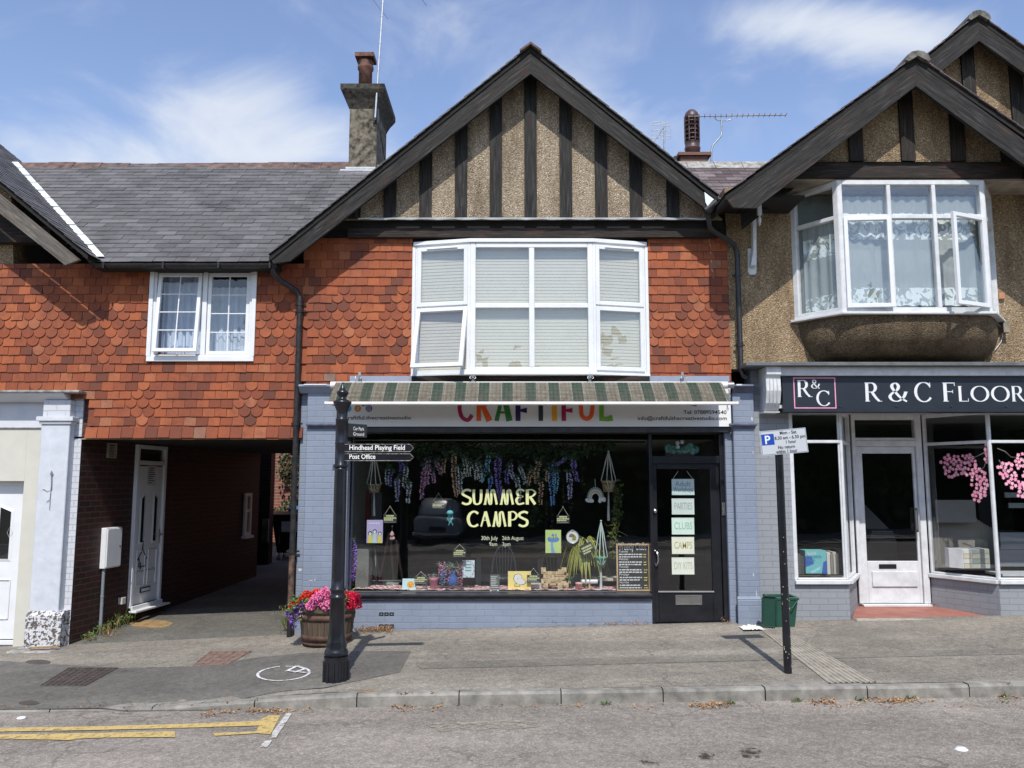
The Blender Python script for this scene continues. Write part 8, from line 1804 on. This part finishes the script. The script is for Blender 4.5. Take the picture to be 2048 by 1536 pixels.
for q_ in (((896, 1178), (910, 1171)), ((905, 1173), (928, 1177))): a, b = at(*q_[0], .26), at(*q_[1], .26); mb.tube([a, b], .012, 6)
tag(mb.build('terracotta_shards', M['ridge']), 'broken terracotta pieces in front of the blue vase', 'terracotta')
tr_ = thing('wooden_tray', 'pale wooden tray of craft bits left of the chalkboard', 'tray', at(1212, 1160, .6)); mb = MB(); p0, p1 = at(1185, 1160, .6), at(1240, 1153, .6); mb.box(p0.x, p1.x, .5, .8, p0.z, p0.z+.03); mb.build('tray_body', M['cream'], tr_)
tag(MB().box(*(lambda a, b: (a.x, b.x, .32, .45, zsl+.02, a.z))(at(1060, 1168, .3), at(1085, 1168, .3))).build('craft_box', M['cream'], None, bevel=.004), 'low pale craft box between the dog canvas and block dog', 'box')
# furniture further in
def chair(px0, px1, yt, yb, Y, mat, lab):
    t_ = thing('spindle_chair', lab, 'chair', at((px0+px1)/2, yb+30, Y)); a, b = at(px0, yb, Y), at(px1, yb, Y); tp = at((px0+px1)/2, yt, Y).z; w = b.x-a.x; cx = (a.x+b.x)/2; H_ = tp-a.z
    mb = MB(); mb.tube([V((cx-w/2*math.cos(s)*1.0, Y-.02*0, a.z+H_*math.sin(s))) for s in lin(0, PI, 16)], .014, 6); mb.build('hoop_back', mat, t_)
    for k in range(1, 7): u = -1+2*k/7; mb = MB(); mb.tube([V((cx+w*.36*u, Y-.03, a.z-.02)), V((cx+w*.48*u, Y, a.z+H_*math.sqrt(max(0, 1-(u*.96)**2))))], .007, 5); mb.build('spindle', mat, t_)
    mb = MB(); mb.box(a.x, b.x, Y-.4, Y+.02, a.z-.05, a.z-.015); mb.build('seat', mat, t_, bevel=.01)
    for xx in (a.x+.05, b.x-.05):
        for yy in (Y-.36, Y-.03): mb = MB(); mb.tube([(xx, yy, a.z-.04), (xx, yy, .12)], .018, 6); mb.build('leg', mat, t_)
gcm = plain('sage_grey_chair_paint', (.22, .25, .22), .5); chair(984, 1032, 1089, 1146, 1.3, gcm, 'grey hoop-back chair behind the camp dates'); chair(1083, 1139, 1088, 1146, 1.3, plain('olive_chair_wood', (.24, .20, .09), .5), 'olive wooden hoop-back chair behind the mushroom canvas')
sc2 = thing('side_chair', 'sage green chair seen from the side at the left of the window', 'chair', at(760, 1170, .9)); mb = MB(); p0, p1 = at(742, 1168, .9), at(801, 1160, .9); mb.box(p0.x, p1.x, .7, 1.1, p0.z-.0, p0.z+.04); mb.build('seat', gcm, sc2, bevel=.012)
for yy in (.74, 1.06): mb = MB(); mb.tube([V((p0.x+.04, yy, p0.z)), at(737, 1098, yy)], .016, 6); mb.tube([V((p0.x+.1, yy, p0.z)), at(750, 1098, yy)], .01, 6); mb.build('back_post', gcm, sc2)
for xx in (p0.x+.04, p1.x-.06):
    for yy in (.75, 1.05): mb = MB(); mb.tube([(xx, yy, p0.z), (xx, yy, .12)], .018, 6); mb.build('leg', gcm, sc2)
tb = thing('work_table', 'long grey table with wooden top behind the window display', 'table', at(1100, 1180, 2)); a, b = at(942, 1107, 1.9), at(1262, 1107, 1.9)
mb = MB(); mb.box(a.x, b.x, 1.8, 2.6, a.z-.05, a.z); mb.build('table_top', plain('oak_top', (.28, .18, .10), .6), tb)
for xx in (a.x+.08, (a.x+b.x)/2-.2, (a.x+b.x)/2+.1, b.x-.1): mb = MB(); mb.box(xx, xx+.07, 1.85, 1.92, .12, a.z-.051); mb.build('leg', gcm, tb)
mb = MB(); mb.box(a.x+.05, b.x-.05, 2.3, 2.33, .3, .42); mb.build('rail', gcm, tb)
es = thing('easel', 'brown wooden easel standing in the dark behind the charm', 'easel', at(778, 1160, 1.2)); 
for q_ in (((778, 1065), (757, 1168)), ((780, 1065), (787, 1168)), ((792, 1080), (806, 1168))): mb = MB(); mb.tube([at(*q_[0], 1.2), at(*q_[1], 1.2)], .02, 6); mb.build('leg', plain('easel_wood', (.20, .11, .07), .6), es)
tag(MB().box(*(lambda a, b: (a.x, b.x, .32, .5, zsl+.01, a.z))(at(712, 1100, .32), at(738, 1100, .32))).build('panelled_cabinet', rmt[3]), 'grey panelled cabinet at the left end inside window', 'cabinet')
hg = thing('hanging_coats', 'dim red and grey garments hanging at the left inside the shop', 'clothing', at(725, 985, 1.4)); mb = MB()
for k, (px, c) in enumerate(((714, 0), (722, 1), (733, 0), (742, 1))): a, b = at(px, 985, 1.3), at(px+12, 1075, 1.3); mb.ob(a-Z1*0, V((.9, .4, 0)), V((-.4, .9, 0)), Z1, 0, .16, 0, .06, b.z-a.z, 0, mi=c)
mb.build('garment', [plain('maroon_cloth', (.16, .03, .03), .9), plain('slate_cloth', (.08, .09, .10), .9)], hg)
# flooring shop display
sp_ = thing('teal_sample_box', 'teal and blue sample box lettered in the left flooring window', 'sample box', at(1630, 1150, .2)); p0, p1 = at(1612, 1147, .2), at(1652, 1101, .2)
mb = MB(); mb.box(p0.x, p1.x, .2, .42, p0.z, p1.z); mb.build('box', C_('teal_card', (.16, .48, .48)), sp_); mb = MB(); Fz = lambda u, v, d=.002: V((p0.x+(p1.x-p0.x)*u, .2-d, p0.z+(p1.z-p0.z)*v))
poly(mb, Fz, [(0, .28), (.4, .42), (.3, .75), (0, .75)], .001); poly(mb, Fz, [(.75, 0), (1, 0), (1, .55), (.85, .5)], .001); poly(mb, Fz, [(.2, .08), (.7, .3), (.68, .18), (.3, .0)], .0012, 1); mb.build('pattern', [C_('cobalt_card', (.03, .10, .42)), C_('light_blue_card', (.35, .60, .72))], sp_)
mb = MB(); add_text(mb, 'Spacia.', Fz(.06, .82, .002), X1, Z1, -Y1, .055, fitw=.13, bold=.012); mb.build('lettering', inkw, sp_); mb = MB(); add_text(mb, 'Beautifully', Fz(.06, .68, .002), X1, Z1, -Y1, .05, fitw=.19); add_text(mb, 'simple.', Fz(.06, .54, .002), X1, Z1, -Y1, .05, fitw=.11); mb.build('slogan', C_('deep_teal_ink', (.03, .22, .42)), sp_)
for i, (px, w_, c, py) in enumerate(((1596, 5, (.09, .09, .09), 1108), (1602, 6, (.05, .06, .07), 1112), (1655, 6, (.62, .60, .54), 1105), (1661, 6, (.26, .23, .19), 1108), (1667, 5, (.50, .46, .38), 1104), (1672, 5, (.22, .21, .2), 1107))):
    a, b = at(px, 1149, .22), at(px+w_, py, .22); tag(MB().box(a.x, b.x, .22, .44, a.z, b.z).build('sample_book', C_('sample_spine', c), None, bevel=.003), ['black sample book at the far left of the flooring display', 'dark sample book just left of the teal box', 'white sample book touching the teal box on its right', 'brown sample book, second right of the teal box', 'beige sample book, third right of the teal box', 'dark grey sample book nearest the splayed pane'][i], 'sample book', 'flooring sample books in the left window')
tb2 = thing('tile_sample_box', 'white box of small beige tile samples in the right window', 'sample box', at(1945, 1138, .35)); p0, p1 = at(1927, 1137, .35), at(1978, 1098, .35); mb = MB(); mb.box(p0.x, p1.x, .35, .6, p0.z, p1.z); mb.prism([(p0.x, .349, p0.z), (p0.x, .349, p1.z), (p0.x-.1, .5, p1.z), (p0.x-.1, .5, p0.z)], (0, .1, 0)); mb.build('box', M['whitewood'], tb2)
for i in range(3):
    for j in range(4): w, h = (p1.x-p0.x)/3, (p1.z-p0.z)/4; mb = MB(); mb.box(p0.x+w*i+.006, p0.x+w*(i+1)-.004, .342, .3495, p0.z+h*j+.004, p0.z+h*(j+1)-.004); mb.build('tile', C_('tile_tone', [(.42, .39, .30), (.50, .47, .36), (.46, .46, .40), (.36, .37, .34)][(i+j*2) % 4]), tb2)
rk = thing('sample_rack', 'rack of leaning carpet and flooring sample boards in the right window', 'rack', at(1920, 1140, 1)); 
for k in range(11): a, b = at(1868+k*6.5, 1135, .9+k*.1), at(1892+k*6, 1035+k*3.4, .9+k*.1); mb = MB(); mb.prism([(a.x, .9+k*.1, a.z), (b.x+.35, .9+k*.1, a.z), (b.x+.45, 1.0+k*.1, b.z), (a.x, 1.0+k*.1, b.z)], (0, .015, 0)); mb.build('sample_board', C_('board_tone', (.22+.02*(k % 3), .20+.015*(k % 3), .17)), rk)
a, b = at(1873, 1045, .85), at(1950, 1000, .85); mb = MB(); mb.box(a.x, b.x, .85, .87, a.z, b.z); mb.build('header_panel', C_('header_tone', (.20, .20, .19)), rk)
mb = MB(); mb.box(*(lambda a, b: (a.x, b.x, .3, .75, a.z, b.z))(at(1862, 1137, .3), at(2040, 1103, .3))) if False else None
fr_ = MB(); a, b = at(1996, 1140, .5), at(2120, 1100, .5); fr_.box(a.x, b.x, .4, .8, zri, zri+.03); tag(fr_.build('display_plinth', M['whitewood']), 'white display plinth along the far right pane', 'plinth')
for i, (x, y, w, h) in enumerate(((2002, 1065, 50, 34), (2000, 1100, 50, 33), (2010, 985, 60, 10), (2018, 1006, 60, 10))): tag(MB().box(*(lambda a, b: (a.x, b.x, 1.2, 1.22, a.z, b.z))(at(x, y+h, 1.2), at(x+w, y, 1.2))).build('wall_sample', C_('pale_sample', (.24, .26, .28))), ['upper large grey wall sample in the far right pane', 'lower large grey wall sample in the far right pane', 'upper slim grey plank sample in the far right pane', 'lower slim grey plank sample in the far right pane'][i], 'sample', 'wall samples in the flooring shop')
sb2 = thing('brochure_stand', 'dark stand of pale sample books seen through the white door', 'stand', at(1760, 1120, 2)); mb = MB(); a, b = at(1737, 1122, 2.0), at(1793, 1085, 2.0); mb.box(a.x, b.x, 2, 2.5, .2, b.z); mb.build('cabinet', C_('cabinet_grey', (.06, .065, .07)), sb2)
for k in range(6): mb = MB(); mb.box(a.x+.0+.01*k, b.x-.02-.01*k, 1.95, 2.4, b.z+.03*k, b.z+.03*k+.024); mb.build('sample_book', C_('paper_tone', (.26, .24, .22)), sb2)
mb = MB(); mb.prism([(a.x, 2.0, b.z+.2), (b.x-.1, 2.0, b.z+.2), (b.x-.3, 2.5, b.z+.62), (a.x, 2.5, b.z+.62)], (0, .02, 0)); mb.build('open_book', C_('paper_tone_b', (.28, .26, .24)), sb2)
